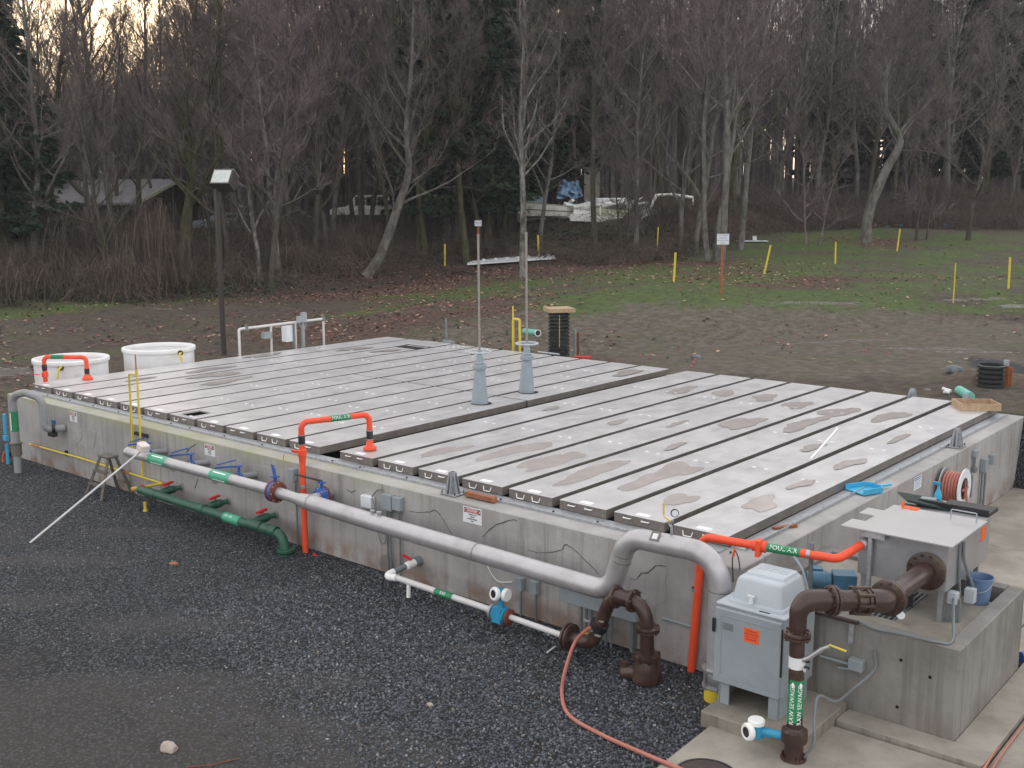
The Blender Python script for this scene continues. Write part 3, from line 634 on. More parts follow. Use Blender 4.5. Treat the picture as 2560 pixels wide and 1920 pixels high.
def fx3(t):
    A, Bq = Vector((.02,-.76,1.97)), E2; ax = (Bq-A).normalized()
    g = A+ax*.78; b = B(); b.lathe([(.06,-.1),(.078,-.09),(.078,.09),(.06,.1)], g, ax, 18); M = frame(g, ax, (0,0,1))
    b.box(-.03,.03,-.12,.1,-.02,.12,M); part('blast_gate', b, M_orange, t)
    b = B(); b.lathe([(.0565,-.22),(.0585,-.22),(.0585,.22),(.0565,.22)], A+ax*1.10, ax, 18, cap=False); part('pipe_label', b, M_gtape, t)
    curved_text('FOUL AIR', .085, M_whiteink, t, A+ax*1.10, ax, (.2,-.85,.5), .059)
    b = B(); band(b, A+ax*1.42, ax, .0575, .05); band(b, (-.06,-.76,1.2), (0,0,1), .057, .05); part('pipe_strap', b, M_steel2, t)
    part('end_coupling', B().lathe([(.064,0),(.07,.01),(.07,.1),(.064,.11)], E3-(E3-E2).normalized()*.06, E3-E2, 18), M_galv, t)
    q_ = A+ax*1.42; part('strut', B().cbox((q_.x,q_.y+.09,1.62),.05,.04,.9), M_conduit, t)
foul('orange foul air pipe at the tank corner running to the steel screen box', (-.08,-.76,0), [(-.1,-.76,-.05),(.02,-.76,1.97),tuple(E2),tuple(E3)], [.12,.16], fx3, r=.056)

# goose-neck at the left end
gn = thing('gooseneck_pipe', 'grey steel gooseneck pipe at the left end of the tank', 'pipe', (-17.9,-1.5,0))
b = B(); GX = -18.35
b.tube(fillet([(GX,-1.45,-.1),(GX,-1.45,1.9),(GX+.35,-1.3,1.98),(GX+.75,-1.1,1.85),(GX+.75,-1.1,1.1),(GX+.95,-.68,1.1)], [.25,.22,.22,.17], 7), .09, 18); part('pipe_run', b, M_pvcgrey, gn)
b = B(); band(b,(GX,-1.45,1.27),(0,0,1),.091,.5); part('pipe_label', b, M_gtape, gn)
part('print_stripe', B().box(GX+.02,GX+.05,-1.556,-1.548,1.05,1.48), M_whiteink, gn)
part('pipe_clamp', B().lathe([(.095,0),(.12,.01),(.12,.28),(.095,.3)], (GX,-1.45,.42), n=18).lathe([(.16,0),(.16,.03)],(GX,-1.45,.72),n=8), M_skirt, gn)
part('pipe_valve', B().lathe([(.07,-.04),(.13,-.03),(.13,.03),(.07,.04)], (GX+.84,-.92,1.12), (.4,.8,0), 18).cbox((GX+.84,-.95,.98),.25,.12,.1), M_black, gn)
part('valve_neck', B().cbox((GX+.86,-.92,1.27),.1,.06,.1), M_blue, gn)
hr = thing('wash_down_hose', 'blue and orange hose with wand hanging at the far left edge', 'hose', (-19.76,-1.2,-0.476))
part('wand', B().tube([(-19.416,-1.2,1.267),(-19.418,-1.2,0.76)],.045,8).cbox((-19.414,-1.2,0.659),.16,.08,.12).tube([(-19.419,-1.2,0.505),(-19.396,-1.2,-0.106),(-19.464,-1.2,-0.758)],[.04,.05,.03],8), M_cyan, hr)
part('hose_coil', B().tube(smoothpath([(-19.565,-1.2,0.279),(-19.667,-1.2,0.057),(-19.634,-1.2,-0.248),(-19.431,-1.2,-0.06)],4),.03,8), M_orangelab, hr)
part('bracket', B().cbox((-19.487,-1.15,0.23),.18,.1,.12), M_black, hr)

# white low pipe with flow meter, leading to the brown pipework
wp = thing('white_pipe', 'slim white pipe low in front of the wall with a small green band', 'pipe', (-4,-1.35,0))
W0, W1 = Vector((-5.5,-1.35,.31)), Vector((-1.85,-1.45,.28))
part('pipe_run', B().tube([W0, Vector((-3.2,-1.39,.29))], .05, 14).tube([Vector((-2.84,-1.41,.285)), W1], .045, 14), M_wpipe, wp)
part('wall_stub', B().tube([(-5.47,-.66,.40),(-5.49,-.8,.40)], .085, 14).tube([(-5.5,-.98,.385),(-5.53,-1.3,.33)],.05,12), M_conduit, wp)
part('ball_valve', B().lathe([(.05,0),(.07,.02),(.07,.2),(.05,.22)], (-5.48,-.79,.40), (-.03,-1,-.1), 16), M_white, wp)
part('valve_handle', B().cbox((-5.56,-.9,.5),.2,.045,.03,ry=.15), M_red, wp)
part('elbow', B().tube(fillet([(-5.52,-1.25,.345),(-5.55,-1.42,.31),(-5.35,-1.36,.31)],.08,5), .062, 14), M_white, wp)
part('drain_tap', B().tube([(-5.05,-1.37,.27),(-5.05,-1.38,.05)],.035,8), M_white, wp)
b = B(); ax = (W1-W0).normalized(); c = Vector((-4.237,-1.38,0.264)); c = W0+ax*(c-W0).dot(ax); band(b, c, ax, .051, .38); part('pipe_label', b, M_gtape, wp)
curved_text('RAS', .07, M_whiteink, wp, c, ax, (0,-.8,.6), .056)
def meter(label, c, ax, updir, parent=None, r=.1, body=True, face=Vector((.35,-.9,.25))):
    t = thing('flow_meter', label, 'meter', c, 'blue and white flow meters'); c = Vector(c); ax = Vector(ax).normalized(); h = Vector(updir)
    if body:
        part('meter_body', B().lathe([(r,-.12),(r+.02,-.11),(r+.02,.11),(r,.12)], c, ax, 18).cbox(c-Vector((0,.02,0)), .17, r*2.1, r*2.1), M_meter, t)
        b = B(); flange(b, c+ax*.17, ax, r*1.25, .03); part('flange', b, M_rustfl, t)
        b = B(); flange(b, c-ax*.17, ax, r*1.15, .05); part('flange', b, M_galv, t)
    hc = c+h; part('neck', B().tube([c+h*.3, hc], .045, 10), M_meter, t)
    part('head', B().lathe([(.07,-.09),(.085,-.07),(.085,.07),(.07,.09)], hc, ax, 18).tube([hc, hc+face.normalized()*.12], .075, 16), M_meter, t)
    f = face.normalized(); b = B().lathe([(.085,.08),(.105,.09),(.105,.13),(.09,.15),(.062,.15),(.062,.14)], hc, f, 22); lidp = part('display_cover', b, M_white, t)
    o = mesh_obj('display_glass', B().lathe([(.062,.142),(.062,.146)], hc, f, 20), M_glass, ROOT[t.name]); o.parent = lidp
    part('end_cap', B().lathe([(.085,.08),(.1,.085),(.1,.13),(.085,.145)], hc, ax, 20), M_white, t)
    return t
meter('blue and white flow meter on the slim white pipe', W0+ax*(2.48), ax, (0.0,0,.33), face=Vector((-.2,-.95,.15)))

# brown pipework beside the tank
bp = thing('brown_pipework', 'dark brown cast iron pipe loop with flanges standing in the gravel', 'pipework', (-.9,-1.5,0))
path = [(-1.75,-1.45,.29),(-1.3,-1.45,.29),(-.95,-1.48,1.12),(-.38,-1.5,1.12),(-.38,-1.45,.3)]
b = B().tube(fillet(path, [.22,.3,.26], 9), .095, 20); part('pipe_run', b, M_brown, bp)
b = B(); flange(b,(-1.73,-1.45,.29),(1,0,0),.2,.04); flange(b,(-1.67,-1.45,.29),(1,0,0),.2,.035); b.bolts((-1.7,-1.45,.29),(1,0,0),.17,8,.015,.13)
flange(b,(-.88,-1.49,1.11),(1,0,.1),.16,.05); b.bolts((-.88,-1.49,1.11),(1,0,.1),.135,6,.014,.11); flange(b,(-.60,-1.49,1.12),(1,0,0),.16,.05); b.bolts((-.6,-1.49,1.12),(1,0,0),.14,6,.014,.12)
b.tube([(-.88,-1.49,1.12),(-.6,-1.49,1.12)],.115,18)
flange(b,(-.38,-1.47,.79),(0,0,1),.17,.035); flange(b,(-.38,-1.47,.75),(0,0,1),.17,.035); b.bolts((-.38,-1.47,.77),(0,0,1),.145,8,.015,.11)
part('flange', b, M_brown, bp)
b = B().lathe([(.12,0),(.19,.05),(.2,.16),(.18,.28),(.16,.36),(.19,.38),(.19,.43),(.1,.45)], (-.38,-1.47,-.02), n=22); b.tube([(-.38,-1.47,.15),(-.68,-1.62,.12)], .09, 14); b.tube([(-.66,-1.6,.1),(-.66,-1.6,.27)],.06,10)
b.bolts((-.38,-1.47,.38),(0,0,1),.17,8,.018,.12); part('check_valve', b, M_brown, bp)
b = B().lathe([(.1,-.06),(.13,-.05),(.13,.05),(.1,.06)], (-1.18,-1.46,.6),(.4,0,.9),16); part('hose_saddle', b, M_black, bp)
part('bolt_end', B().cbox((-1.3,-1.58,.68),.1,.025,.02).cbox((-1.1,-1.6,.52),.1,.025,.02).cbox((-1.22,-1.58,.56),.05,.03,.03).cbox((-1.08,-1.55,.72),.08,.02,.02), M_galv, bp)
part('tap_lever', B().cbox((-1.32,-1.62,.5),.14,.02,.015,ry=-.4), M_yellow, bp)

# long grey electrical enclosure
ee = thing('electrical_trough', 'long grey electrical enclosure low on the tank wall behind the brown pipes', 'electrical box', (-1.7,-.72,.4))
x0e, x1e = (-2.272,-0.9,0.494)[0], -.9
part('enclosure', B().rbox(x0e,x1e,-.97,-.685,.56,.84,.012), M_elec, ee)
b = B()
for i in range(7): b.tube([(x0e+.32+i*.09,-.82,.56),(x0e+.32+i*.09,-.82,-.05)], .02, 8)
part('conduit', b, M_conduit, ee)
part('support_leg', B().box(-1.1,-1.05,-.8,-.69,-.05,.56), M_conduit, ee)
cd = solo('wall_conduit', B().tube([(-0.627,-0.7,0.621),(-0.107,-0.7,0.62)], .018, 8), M_elec, 'thin grey conduit low on the wall behind the orange corner pipe', 'conduit')
# wall junction boxes with conduits
def jbox(name, label, x0, x1, z0, z1, y=-.685, dep=.11, m=M_elec, cons=(), group='junction boxes on the tank wall', face=None):
    t = thing(name, label, 'electrical box', ((x0+x1)/2, y, z0), group)
    part('enclosure', B().rbox(x0,x1,y-dep,y,z0,z1,.008), m, t)
    for cx, zb in cons: part('conduit', B().tube([(cx,y-.04,z0),(cx,y-.04,zb)], .016, 8), M_conduit, t)
    return t
a = (-6.286,-0.75,1.461); jbox('junction_box', 'larger grey junction box above two conduits, right of the white box', a[0], a[0]+.24, a[2]-.28, a[2], cons=((a[0]+.07,-.05),(a[0]+.15,-.05)))
a = (-6.026,-0.75,1.472); jbox('junction_box', 'smaller grey junction box right next to the larger one', a[0], a[0]+.2, a[2]-.25, a[2]-.02, cons=((a[0]+.12,-.05),))
a = (-6.821,-0.75,1.374); jb = jbox('junction_box', 'white junction box with a looping black cable under the wall edge', a[0], a[0]+.27, a[2]-.24, a[2]-.03, m=M_signwhite)
part('cable', B().tube(smoothpath([(-6.574,-0.74,1.35),(-6.437,-0.74,1.483),(-6.315,-0.74,1.519)],5), .014, 6).tube(smoothpath([(-6.521,-0.78,1.332),(-6.415,-0.8,1.111),(-6.366,-0.8,0.758),(-6.332,-0.78,0.578),(-6.263,-0.75,0.563),(-6.218,-0.74,0.737)],5), .011, 6), M_conduit, jb)
a = (-8.84,-0.75,1.501); jbox('junction_box', 'small grey junction box left of the orange mid tank pipe', a[0], a[0]+.16, a[2]-.22, a[2], cons=((a[0]+.14,-.05),))
a = (-3.272,-0.75,0.638); jbox('junction_box', 'left of two small grey boxes above the slim white pipe', a[0], a[0]+.13, a[2]-.2, a[2], cons=((a[0]+.07,-.05),))
a = (-2.973,-0.75,0.654); jbox('junction_box', 'right of two small grey boxes above the slim white pipe', a[0], a[0]+.13, a[2]-.2, a[2], cons=((a[0]+.07,-.05),))
solo('wall_cable', B().tube(smoothpath([(-3.934,-0.69,0.664),(-3.816,-0.69,0.509),(-3.663,-0.69,0.444),(-3.413,-0.69,0.502)],5), .008, 6), M_signwhite, 'thin white cable looping on the wall below the big pipe', 'cable')

# danger signs
def danger(x0, x1, z0, z1, label, big):
    t = thing('danger_sign', label, 'sign', ((x0+x1)/2,-.69,z0), 'danger signs on the tank wall'); w = x1-x0; h = z1-z0; y = -.6815
    part('panel', B().rbox(x0,x1,y-.006,y,z0,z1,.002), M_signwhite, t)
    part('header', B().box(x0+w*.06,x1-w*.06,y-.0085,y-.0065,z1-h*.36,z1-h*.06), M_ink, t)
    n = 24; cx = (x0+x1)/2; cz = z1-h*.21; ew = w*.42; eh = h*.135
    ov = [(cx+ew*max(-1,min(1,1.06*math.cos(2*PI*k/n))), cz+eh*math.sin(2*PI*k/n)) for k in range(n)]
    b = B(); b.add([(p[0],y-.0095,p[1]) for p in ov], [tuple(range(n))]); part('oval_rim', b, M_whiteink, t, smooth=False)
    b = B(); b.add([(cx+(p[0]-cx)*.94,y-.0105,cz+(p[1]-cz)*.86) for p in ov], [tuple(range(n))]); part('oval', b, M_redprint, t, smooth=False)
    F = lambda zz, d: frame((cx,y-d,zz),(1,0,0),(0,0,1))
    text('DANGER', h*.2, M_whiteink, t, F(cz,.012), sx=min(1., w*.7/(h*.2*3.9)))
    for i, s_ in enumerate(('CONFINED SPACE','ENTER BY','PERMIT ONLY' if not big else 'AUTHORIZED PERSONNEL','ONLY')): text(s_, h*.105, M_ink, t, F(z1-h*(.46+.135*i),.0085), sx=.8 if len(s_) < 16 else .62)
a, c = (-4.457,-0.69,1.563), (-4.05,-0.69,1.325); danger(a[0],c[0],(-4.46,-0.69,1.298)[2],a[2],'large danger sign with red header on the wall near the corner bracket', True)
a, c = (-11.668,-0.69,1.551), (-11.297,-0.69,1.33); danger(a[0],c[0],(-11.687,-0.69,1.321)[2],a[2],'danger sign above the silver pipe between blue lever valves', False)
a, c = (-17.141,-0.69,1.555), (-16.801,-0.69,1.318); danger(a[0],c[0],(-17.176,-0.69,1.308)[2],a[2],'faded danger sign at the left end of the wall near the gooseneck', False)

# ladder, leaning pole
ld = thing('step_ladder', 'short dark step ladder standing in the gravel against the wall', 'ladder', (-14.9,-1.1,0))
T = .86; tx = (-14.95,-14.62); 
part('top_step', B().rbox(-15.0,-14.57,-1.22,-.95,T,T+.05,.01), M_ladder, ld)
for s, (bx, by) in enumerate(((-15.12,-1.5),(-14.45,-1.5),(-15.1,-.72),(-14.5,-.72))):
    p0 = Vector((tx[s%2], -1.18 if s < 2 else -.99, T)); part('leg', B().tube([p0, Vector((bx,by,0))], [.035,.04], 4), M_ladder, ld)
for zz in (.29,.57):
    k = (T-zz)/T; part('step', B().cbox((-14.785,-1.18-.32*k,zz), .4+.28*k, .11, .03), M_ladder, ld)
part('rear_rail', B().tube([(-15.06,-.79,.25),(-14.53,-.79,.25)],.018,6), M_ladder, ld)
lp = thing('cleaning_pole', 'long white pole with a foam head leaning on the silver pipe', 'pole', (-12.798,-3.901,-0))
part('pole', B().tube([(-12.767,-3.916,0.01), (-12.857,-1.42,1.345)], .021, 10), M_wpipe, lp)
c = Vector((-12.756,-1.42,1.445)); part('foam_head', B().rbox(-.12,.12,-.1,.1,-.08,.08,.03,Matrix.Translation(c) @ Matrix.Rotation(.3,4,'Y')), mat('foam_head',(.68,.60,.56),.8,0,.12,8), lp)
# ================================================================ things on the tank
def bracket(x, y, rz, label, z=WT):
    t = thing('post_bracket', label, 'bracket', (x,y,z), 'steel post brackets on the tank', rz)
    ROOT[t.name] = (0,0,0); t.scale = (.85,.85,.85)
    part('base_plate', B().rbox(-.2,.2,-.16,.16,.012,.035,.004), M_galv, t)
    part('socket', B().box(-.055,.055,-.055,-.04,.035,.46).box(-.055,.055,.04,.055,.035,.46).box(-.055,-.04,-.04,.04,.035,.46).box(.04,.055,-.04,.04,.035,.46), M_galv, t)
    b = B()
    for s in (-1,1):
        for q in (-.035,.035):
            b.prism([(0,0),(.12,0),(.02,.40),(0,.40)], -.005, .005, frame((s*.056,q,.036),(s,0,0),(0,0,1)))
            b.prism([(0,0),(.09,0),(.02,.36),(0,.36)], -.005, .005, frame((q,s*.056,.036),(0,s,0),(0,0,1)))
    part('gusset', b, M_galv, t)
    part('anchor_bolt', B().lathe([(.014,0),(.014,.05)],(-.17,-.13,.035),n=6).lathe([(.014,0),(.014,.05)],(.17,-.13,.035),n=6).lathe([(.014,0),(.014,.05)],(-.17,.13,.035),n=6).lathe([(.014,0),(.014,.05)],(.17,.13,.035),n=6), M_darkrust, t)
    ROOT[t.name] = (x,y,z); return t
bracket(-4.93,-.42,0,'galvanised post bracket on the front wall above the large danger sign')
bracket(.40,8.55,PI/2,'galvanised post bracket on the right wall')
bracket(-2.05,12.9,0,'galvanised post bracket behind the far edge, left of the wooden tray',1.55)
bracket(-.8,12.95,0,'galvanised post bracket behind the far edge, just beside the wooden tray',1.55)
solo('wood_block', B().rbox(-4.66,-4.02,-.43,-.33,WT+.02,WT+.10,.008), M_woodr, 'red brown wood block lying beside the front post bracket', 'wood block')
solo('wood_scrap', B().cbox((0.204,1.366,1.63),.42,.07,.05,rz=1.1), M_woodr, 'rusty piece of wood on the right wall edge near the orange pipe', 'wood block')
# wooden tray
tr = thing('wooden_tray', 'open wooden tray on the far right corner of the covers', 'tray', (-.35,12.1,CT)); ROOT[tr.name] = (0,0,0)
hw, hd2 = .44, .34
tr.location = (-.32,12.1,CT+.004); tr.rotation_euler = (0,0,.62)
for nm, q in (('side_board',(-hw,hw,-hd2,-hd2+.03)),('side_board',(-hw,hw,hd2-.03,hd2)),('end_board',(-hw,-hw+.035,-hd2+.031,hd2-.031)),('end_board',(hw-.035,hw,-hd2+.031,hd2-.031))): part(nm, B().box(*q,0,.16), M_wood, tr)
part('bottom_board', B().box(-hw+.036,hw-.036,-hd2+.031,hd2-.031,.003,.012), M_woodr, tr)
# white stick
solo('white_stick', B().tube([(-1.066,5,1.8), (-1.777,7.81,1.8)], .022, 10).lathe([(.03,-.02),(.03,.03)], (-1.768,7.787,1.805), (0,0,1), 10), M_white, 'white plastic stick lying across a cover on the right half', 'stick')
# dust pan on the wall
dp = thing('dust_pan', 'bright blue dust pan lying on the right wall top', 'dust pan', (0.348,4.103,1.62)); o_ = Vector((0.328,4.152,1.62)); ROOT[dp.name] = (0,0,0); dp.location = o_+Vector((0,0,.01)); dp.rotation_euler = (0,0,1.15); dp.scale = (1.3,1.3,1.3)
b = B().prism([(-.2,-.17),(.12,-.17),(.2,-.05),(.2,.06),(.12,.17),(-.2,.17)], .0, .012); b.prism([(-.2,-.17),(.12,-.17),(.2,-.06),(.2,-.045),(.11,-.155),(-.2,-.155)], .012, .07); b.prism([(-.2,.155),(.11,.155),(.2,.045),(.2,.06),(.12,.17),(-.2,.17)], .012, .07).box(.19,.2,-.05,.05,.012,.06)
part('pan', b, M_cyan, dp); part('handle', B().rbox(.2,.43,-.022,.022,.02,.045,.006), M_cyan, dp)
# valve floor stands
def stand(x, y, label):
    t = thing('valve_stand', label, 'valve stand', (x,y,CT), 'valve stands on the covers')
    z = CT-.15
    part('pedestal', B().lathe([(.20,0),(.195,.2),(.125,.93),(.125,.95),(.165,.97),(.17,1.0),(.165,1.06),(.13,1.08)], (x,y,z), n=26), M_stand, t)
    part('yoke', B().lathe([(.11,0),(.12,.03),(.09,.06),(.075,.2),(.06,.22)], (x,y,z+1.08), n=20), M_stand, t)
    w = B(); c = Vector((x,y,z+1.37)); w.tube([c+Vector((.27*math.cos(a),.27*math.sin(a),0)) for a in [2*PI*k/32 for k in range(32)]], .022, 8, closed=True)
    hw_ = part('handwheel', w, M_cablid, t)
    for k in range(3):
        a = k*2*PI/3+.4; o = mesh_obj('spoke', B().tube([c+Vector((.03*math.cos(a),.03*math.sin(a),-.03)), c+Vector((.26*math.cos(a),.26*math.sin(a),0))], .013, 6), M_cablid, ROOT[t.name]); o.parent = hw_
    part('hub', B().lathe([(.05,-.06),(.05,.03)], c, n=12), M_stand, t)
    part('stem', B().tube([c, (x-.02,y,z+4.05)], .026, 8).lathe([(.032,0),(.032,.05)], (x-.02,y,z+4.03), n=8), mat('stem_metal',(.30,.27,.24),.45,.3,.15,6), t)
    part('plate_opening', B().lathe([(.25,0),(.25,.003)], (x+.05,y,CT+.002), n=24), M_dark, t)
stand(-9.46,5.36,'near left valve stand with round handwheel and tall rod')
stand(-9.55,7.21,'far right valve stand with round handwheel and tall rod')

# ================================================================ right wall things
WXr = .573
hrl = thing('hose_reel', 'hose reel with red hose and large round disc on the right wall', 'hose reel', (0.7,7.292,0.849))
RC = Vector((1.02,7.145,1.155))
def ringx(b, c, x, r0, r1, t): b.lathe([(r0,-t/2),(r1,-t/2),(r1,t/2),(r0,t/2),(r0,-t/2)], (x,c.y,c.z), (1,0,0), 36, cap=False)
b = B(); ringx(b, RC, 1.02, .21, .38, .02); part('outer_disc', b, M_signwhite, hrl)
b = B(); b.lathe([(.21,-.003),(.21,.003)], (1.0,RC.y,RC.z), (1,0,0), 24); part('disc_opening', b, M_darkrust, hrl)
b = B(); ringx(b, RC, .66, .05, .36, .02); part('inner_disc', b, M_galv, hrl)
part('drum', B().lathe([(.2,.675),(.2,1.0)], (0,RC.y,RC.z), (1,0,0), 24), M_rhose, hrl)
for q in range(6): part('hose', B().tube([Vector((.70+q*.056+.02*a_/24,RC.y+.27*math.cos(2*PI*a_/24),RC.z+.27*math.sin(2*PI*a_/24))) for a_ in range(24)], .027, 8, closed=True), M_rhose, hrl)
part('hose', B().tube(smoothpath([(1.04,RC.y+.05,RC.z-.05),(1.08,RC.y+.03,RC.z-.3),(1.06,RC.y-.05,RC.z-.7)],6),.026,8), M_rhose, hrl)
part('spoke', B().box(1.032,1.05,RC.y-.17,RC.y+.17,RC.z-.02,RC.z+.02).box(1.032,1.05,RC.y-.02,RC.y+.02,RC.z-.17,RC.z+.17), M_rhose, hrl)
part('mount', B().box(WXr,.65,RC.y-.05,RC.y+.05,RC.z-.4,RC.z+.04), M_galv, hrl)
wc = thing('conduit_run', 'pair of dark conduits with grey box tops on the right wall', 'conduit', (.62,(0.6,9.768,-0.054)[1],0))
p = (0.6,9.691,1.205); q = (0.6,10.161,1.161)
part('enclosure', B().rbox(WXr,WXr+.12,p[1]-.1,p[1]+.1,p[2]-.28,p[2],.008).rbox(WXr,WXr+.1,q[1],q[1]+.18,q[2]-.18,q[2]+.02,.008), M_elec, wc)
part('conduit', B().tube([(WXr+.05,p[1]-.05,p[2]-.28),(WXr+.05,p[1]-.05,.03)],.022,8).tube([(WXr+.05,p[1]+.16,p[2]-.25),(WXr+.05,p[1]+.16,.03)],.022,8), M_conduit, wc)
p = (0.6,9.082,1.485); sw = thing('wall_switch', 'small grey switch box above the hose reel disc', 'electrical box', p)
part('enclosure', B().rbox(WXr,WXr+.08,p[1]-.09,p[1]+.09,p[2]-.14,p[2],.006), M_elec, sw)
part('outlet', B().tube([(WXr+.04,p[1],p[2]-.14),(WXr+.04,p[1],p[2]-.35)],.025,8).rbox(WXr,WXr+.09,p[1]-.07,p[1]+.07,p[2]-.46,p[2]-.35,.01), M_conduit, sw)
p0, p1 = Vector((0.585,5.716,1.57)), Vector((0.585,6.187,1.069)); sg = thing('notice_sign', 'white notice with blue print on the right wall', 'sign', p0)
y0_, y1_, z0_, z1_ = p0.y, (0.585,6.108,1.521)[1], (0.585,5.757,1.333)[2], p0.z
part('panel', B().box(.575,.581,y0_,y1_,z0_,z1_), M_signwhite, sg)
b = B(); hh = z1_-z0_
for i in range(6): b.box(.5815,.583,y0_+.02,y1_-.02-(i%2)*.04,z1_-hh*(.12+.145*i),z1_-hh*(.05+.145*i)-(0 if i < 2 else .01))
part('print', b, M_blueprint, sg)
# dark upright bar on the wall near the reel
solo('dark_wall_bar', B().box(.575,.6,(0.58,9.053,0.528)[1],(0.58,9.053,0.528)[1]+.05,.5,.95), M_conduit, 'short dark upright bar beside the hose reel disc', 'bar')

# ================================================================ steel screen box
sb = thing('steel_screen_box', 'stainless steel box with bright overhanging lid on the concrete box', 'screen box', (2.4,.7,1.25))
part('body', B().rbox(1.82,2.97,.15,1.75,1.62,2.22,.01).rbox(1.95,2.85,1.752,2.3,1.62,2.2,.01), M_steel2, sb)
lidp = [(1.62,.02),(3.05,.02),(3.05,1.42),(1.80,1.42),(1.80,1.05),(1.58,1.05),(1.58,.72),(1.80,.72),(1.80,.40),(1.62,.40)]
part('lid', B().prism(lidp, 2.245, 2.262), mat('steel_lid',(.48,.47,.47),.36,.5,.05,2), sb)
part('lid_handle', B().tube(fillet([(2.62,1.28,2.262),(2.62,1.28,2.38),(2.95,1.28,2.38),(2.95,1.28,2.262)],.02,3), .009, 6), M_galv, sb)
part('leg', B().box(1.86,1.92,.2,.26,1.192,1.62), M_steel2, sb)
part('leg', B().box(2.86,2.92,.2,.26,1.192,1.62), M_steel2, sb)
part('leg', B().box(2.86,2.92,1.6,1.66,1.192,1.62), M_steel2, sb)
part('support_post', B().box(1.98,2.03,.06,.11,1.192,2.16).box(1.88,2.2,.04,.13,2.161,2.24), M_galv, sb)
fl_ = B(); fc = Vector((2.72,.15,1.85)); flange(fl_, fc-Vector((0,.03,0)), (0,1,0), .245, .04); fl_.bolts(fc-Vector((0,.03,0)),(0,1,0),.21,12,.016,.09); part('pipe_flange', fl_, M_brown, sb)
part('conduit', B().tube(smoothpath([(2.98,.55,2.15),(2.99,.55,1.8),(3.0,.62,1.45)],6),.02,8).tube(smoothpath([(2.985,.68,2.15),(3.0,.7,1.9),(3.08,.8,1.6),(3.1,.82,1.5)],6),.02,8), M_conduit, sb)
part('orange_label', B().box(2.9705,2.974,1.45,1.66,1.95,2.14), M_orangelab, sb)
part('rust_stain', B().box(1.8165,1.8195,.25,.6,1.65,2.0), M_rustfl, sb) if False else None
bl = thing('black_hopper_lid', 'open black hopper lid tilted behind the bright steel lid', 'lid', (2.164,1.9,2.173))
q0, q1, q2, q3 = Vector((1.588,2.1,2.274)), Vector((2.606,2.25,2.106)), Vector((2.702,1.75,2.181)), Vector((1.914,1.6,2.31))
mid = (q0+q1)/2+Vector((0,0,.06)); mi2 = (q2+q3)/2+Vector((0,0,.02)); b = B(); dz = Vector((0,.02,-.035))
top = [q0,mid,q1,q2,mi2,q3]; b.add(top+[p+dz for p in top], [(5,4,1,0),(4,3,2,1),(6,7,10,11),(7,8,9,10),(0,1,7,6),(1,2,8,7),(2,3,9,8),(3,4,10,9),(4,5,11,10),(5,0,6,11)])
part('lid_panel', b, mat('lid_dark_green',(.012,.03,.028),.3,0,.1,4), bl)
part('hinge_bracket', B().cbox((mid+mi2)/2+Vector((-.1,0,.03)),.2,.12,.03,rz=.2), M_elec, bl)
part('back_frame', B().box(2.0,2.95,1.8,1.84,2.201,2.3).box(2.3,2.95,1.85,2.25,2.201,2.25), M_black, bl)
sp = thing('spray_bottle', 'cyan spray bottle standing beside the hose reel', 'bottle', (2.109,2.3,2.222)); c = Vector((2.109,2.3,2.222))
part('bottle', B().lathe([(.04,-.08),(.05,-.07),(.05,.06),(.02,.14),(.018,.2)], c, n=14), M_cyan, sp); part('trigger', B().cbox(c+Vector((-.02,-.02,.22)),.1,.04,.04), M_meter, sp)
part('shelf', B().cbox(c+Vector((0,0,-.1)),.3,.2,.02), M_steel2, sp)
lp2 = solo('lid_catch', B().cbox((1.936,1.38,2.275),.03,.03,.13).cbox((2.053,1.38,2.268),.2,.12,.012), M_orangelab, 'orange label and black catch at the back edge of the bright lid', 'catch')

# brown inlet pipe from riser to the steel box
rp = thing('brown_inlet_pipe', 'large brown inlet pipe rising beside the cabinet and crossing to the steel box', 'pipe', (2.07,-2.15,0))
RX, RY = 2.07, -2.15; A1 = Vector((RX,RY,1.98)); B1 = Vector((2.72,-1.27,1.87))
part('riser', B().tube([(RX+.02,RY,.45),(RX,RY,1.62)], .088, 24), M_brown, rp)
d1 = (B1-A1).normalized(); p1 = fillet([(RX,RY,1.60), tuple(A1), tuple(A1+d1*.55)], .26, 10)
part('elbow', B().tube(p1, [.098+.028*min(1,i/8) for i in range(len(p1))], 26), M_brown, rp)
part('cross_pipe', B().tube([A1+d1*.5, B1-d1*.12], .122, 26), M_brown, rp)
p2 = fillet([tuple(B1-d1*.2), tuple(B1), tuple(B1+Vector((0,.3,0)))], .12, 8); part('side_elbow', B().tube(p2, .14, 26), M_brown, rp)
part('inlet_pipe', B().tube([B1+Vector((0,.12,0)), (2.72,.14,1.85)], .122, 26), M_brown, rp)
def fl2(c, ax, r, n=8): 
    b = B(); flange(b, Vector(c)-Vector(ax).normalized()*.022, ax, r, .038); flange(b, Vector(c)+Vector(ax).normalized()*.022, ax, r, .038); b.bolts(c, ax, r-.03, n, .015, .13); part('flange', b, M_brown, rp)
fl2((RX,RY,1.56),(0,0,1),.155); fl2(A1+d1*.42,d1,.175); fl2(B1+Vector((0,.13,0)),(0,1,0),.215,10)
b = B(); c = A1+d1*.78; b.lathe([(.13,-.09),(.155,-.085),(.155,-.05),(.135,-.045),(.135,.045),(.155,.05),(.155,.085),(.13,.09)], c, d1, 26); b.bolts(c,d1,.16,8,.02,.2); part('coupling', b, M_brown, rp)
part('repair_band', B().lathe([(.089,-.07),(.094,-.068),(.094,.068),(.089,.07)], (RX+.01,RY,1.24), n=24), M_signwhite, rp)
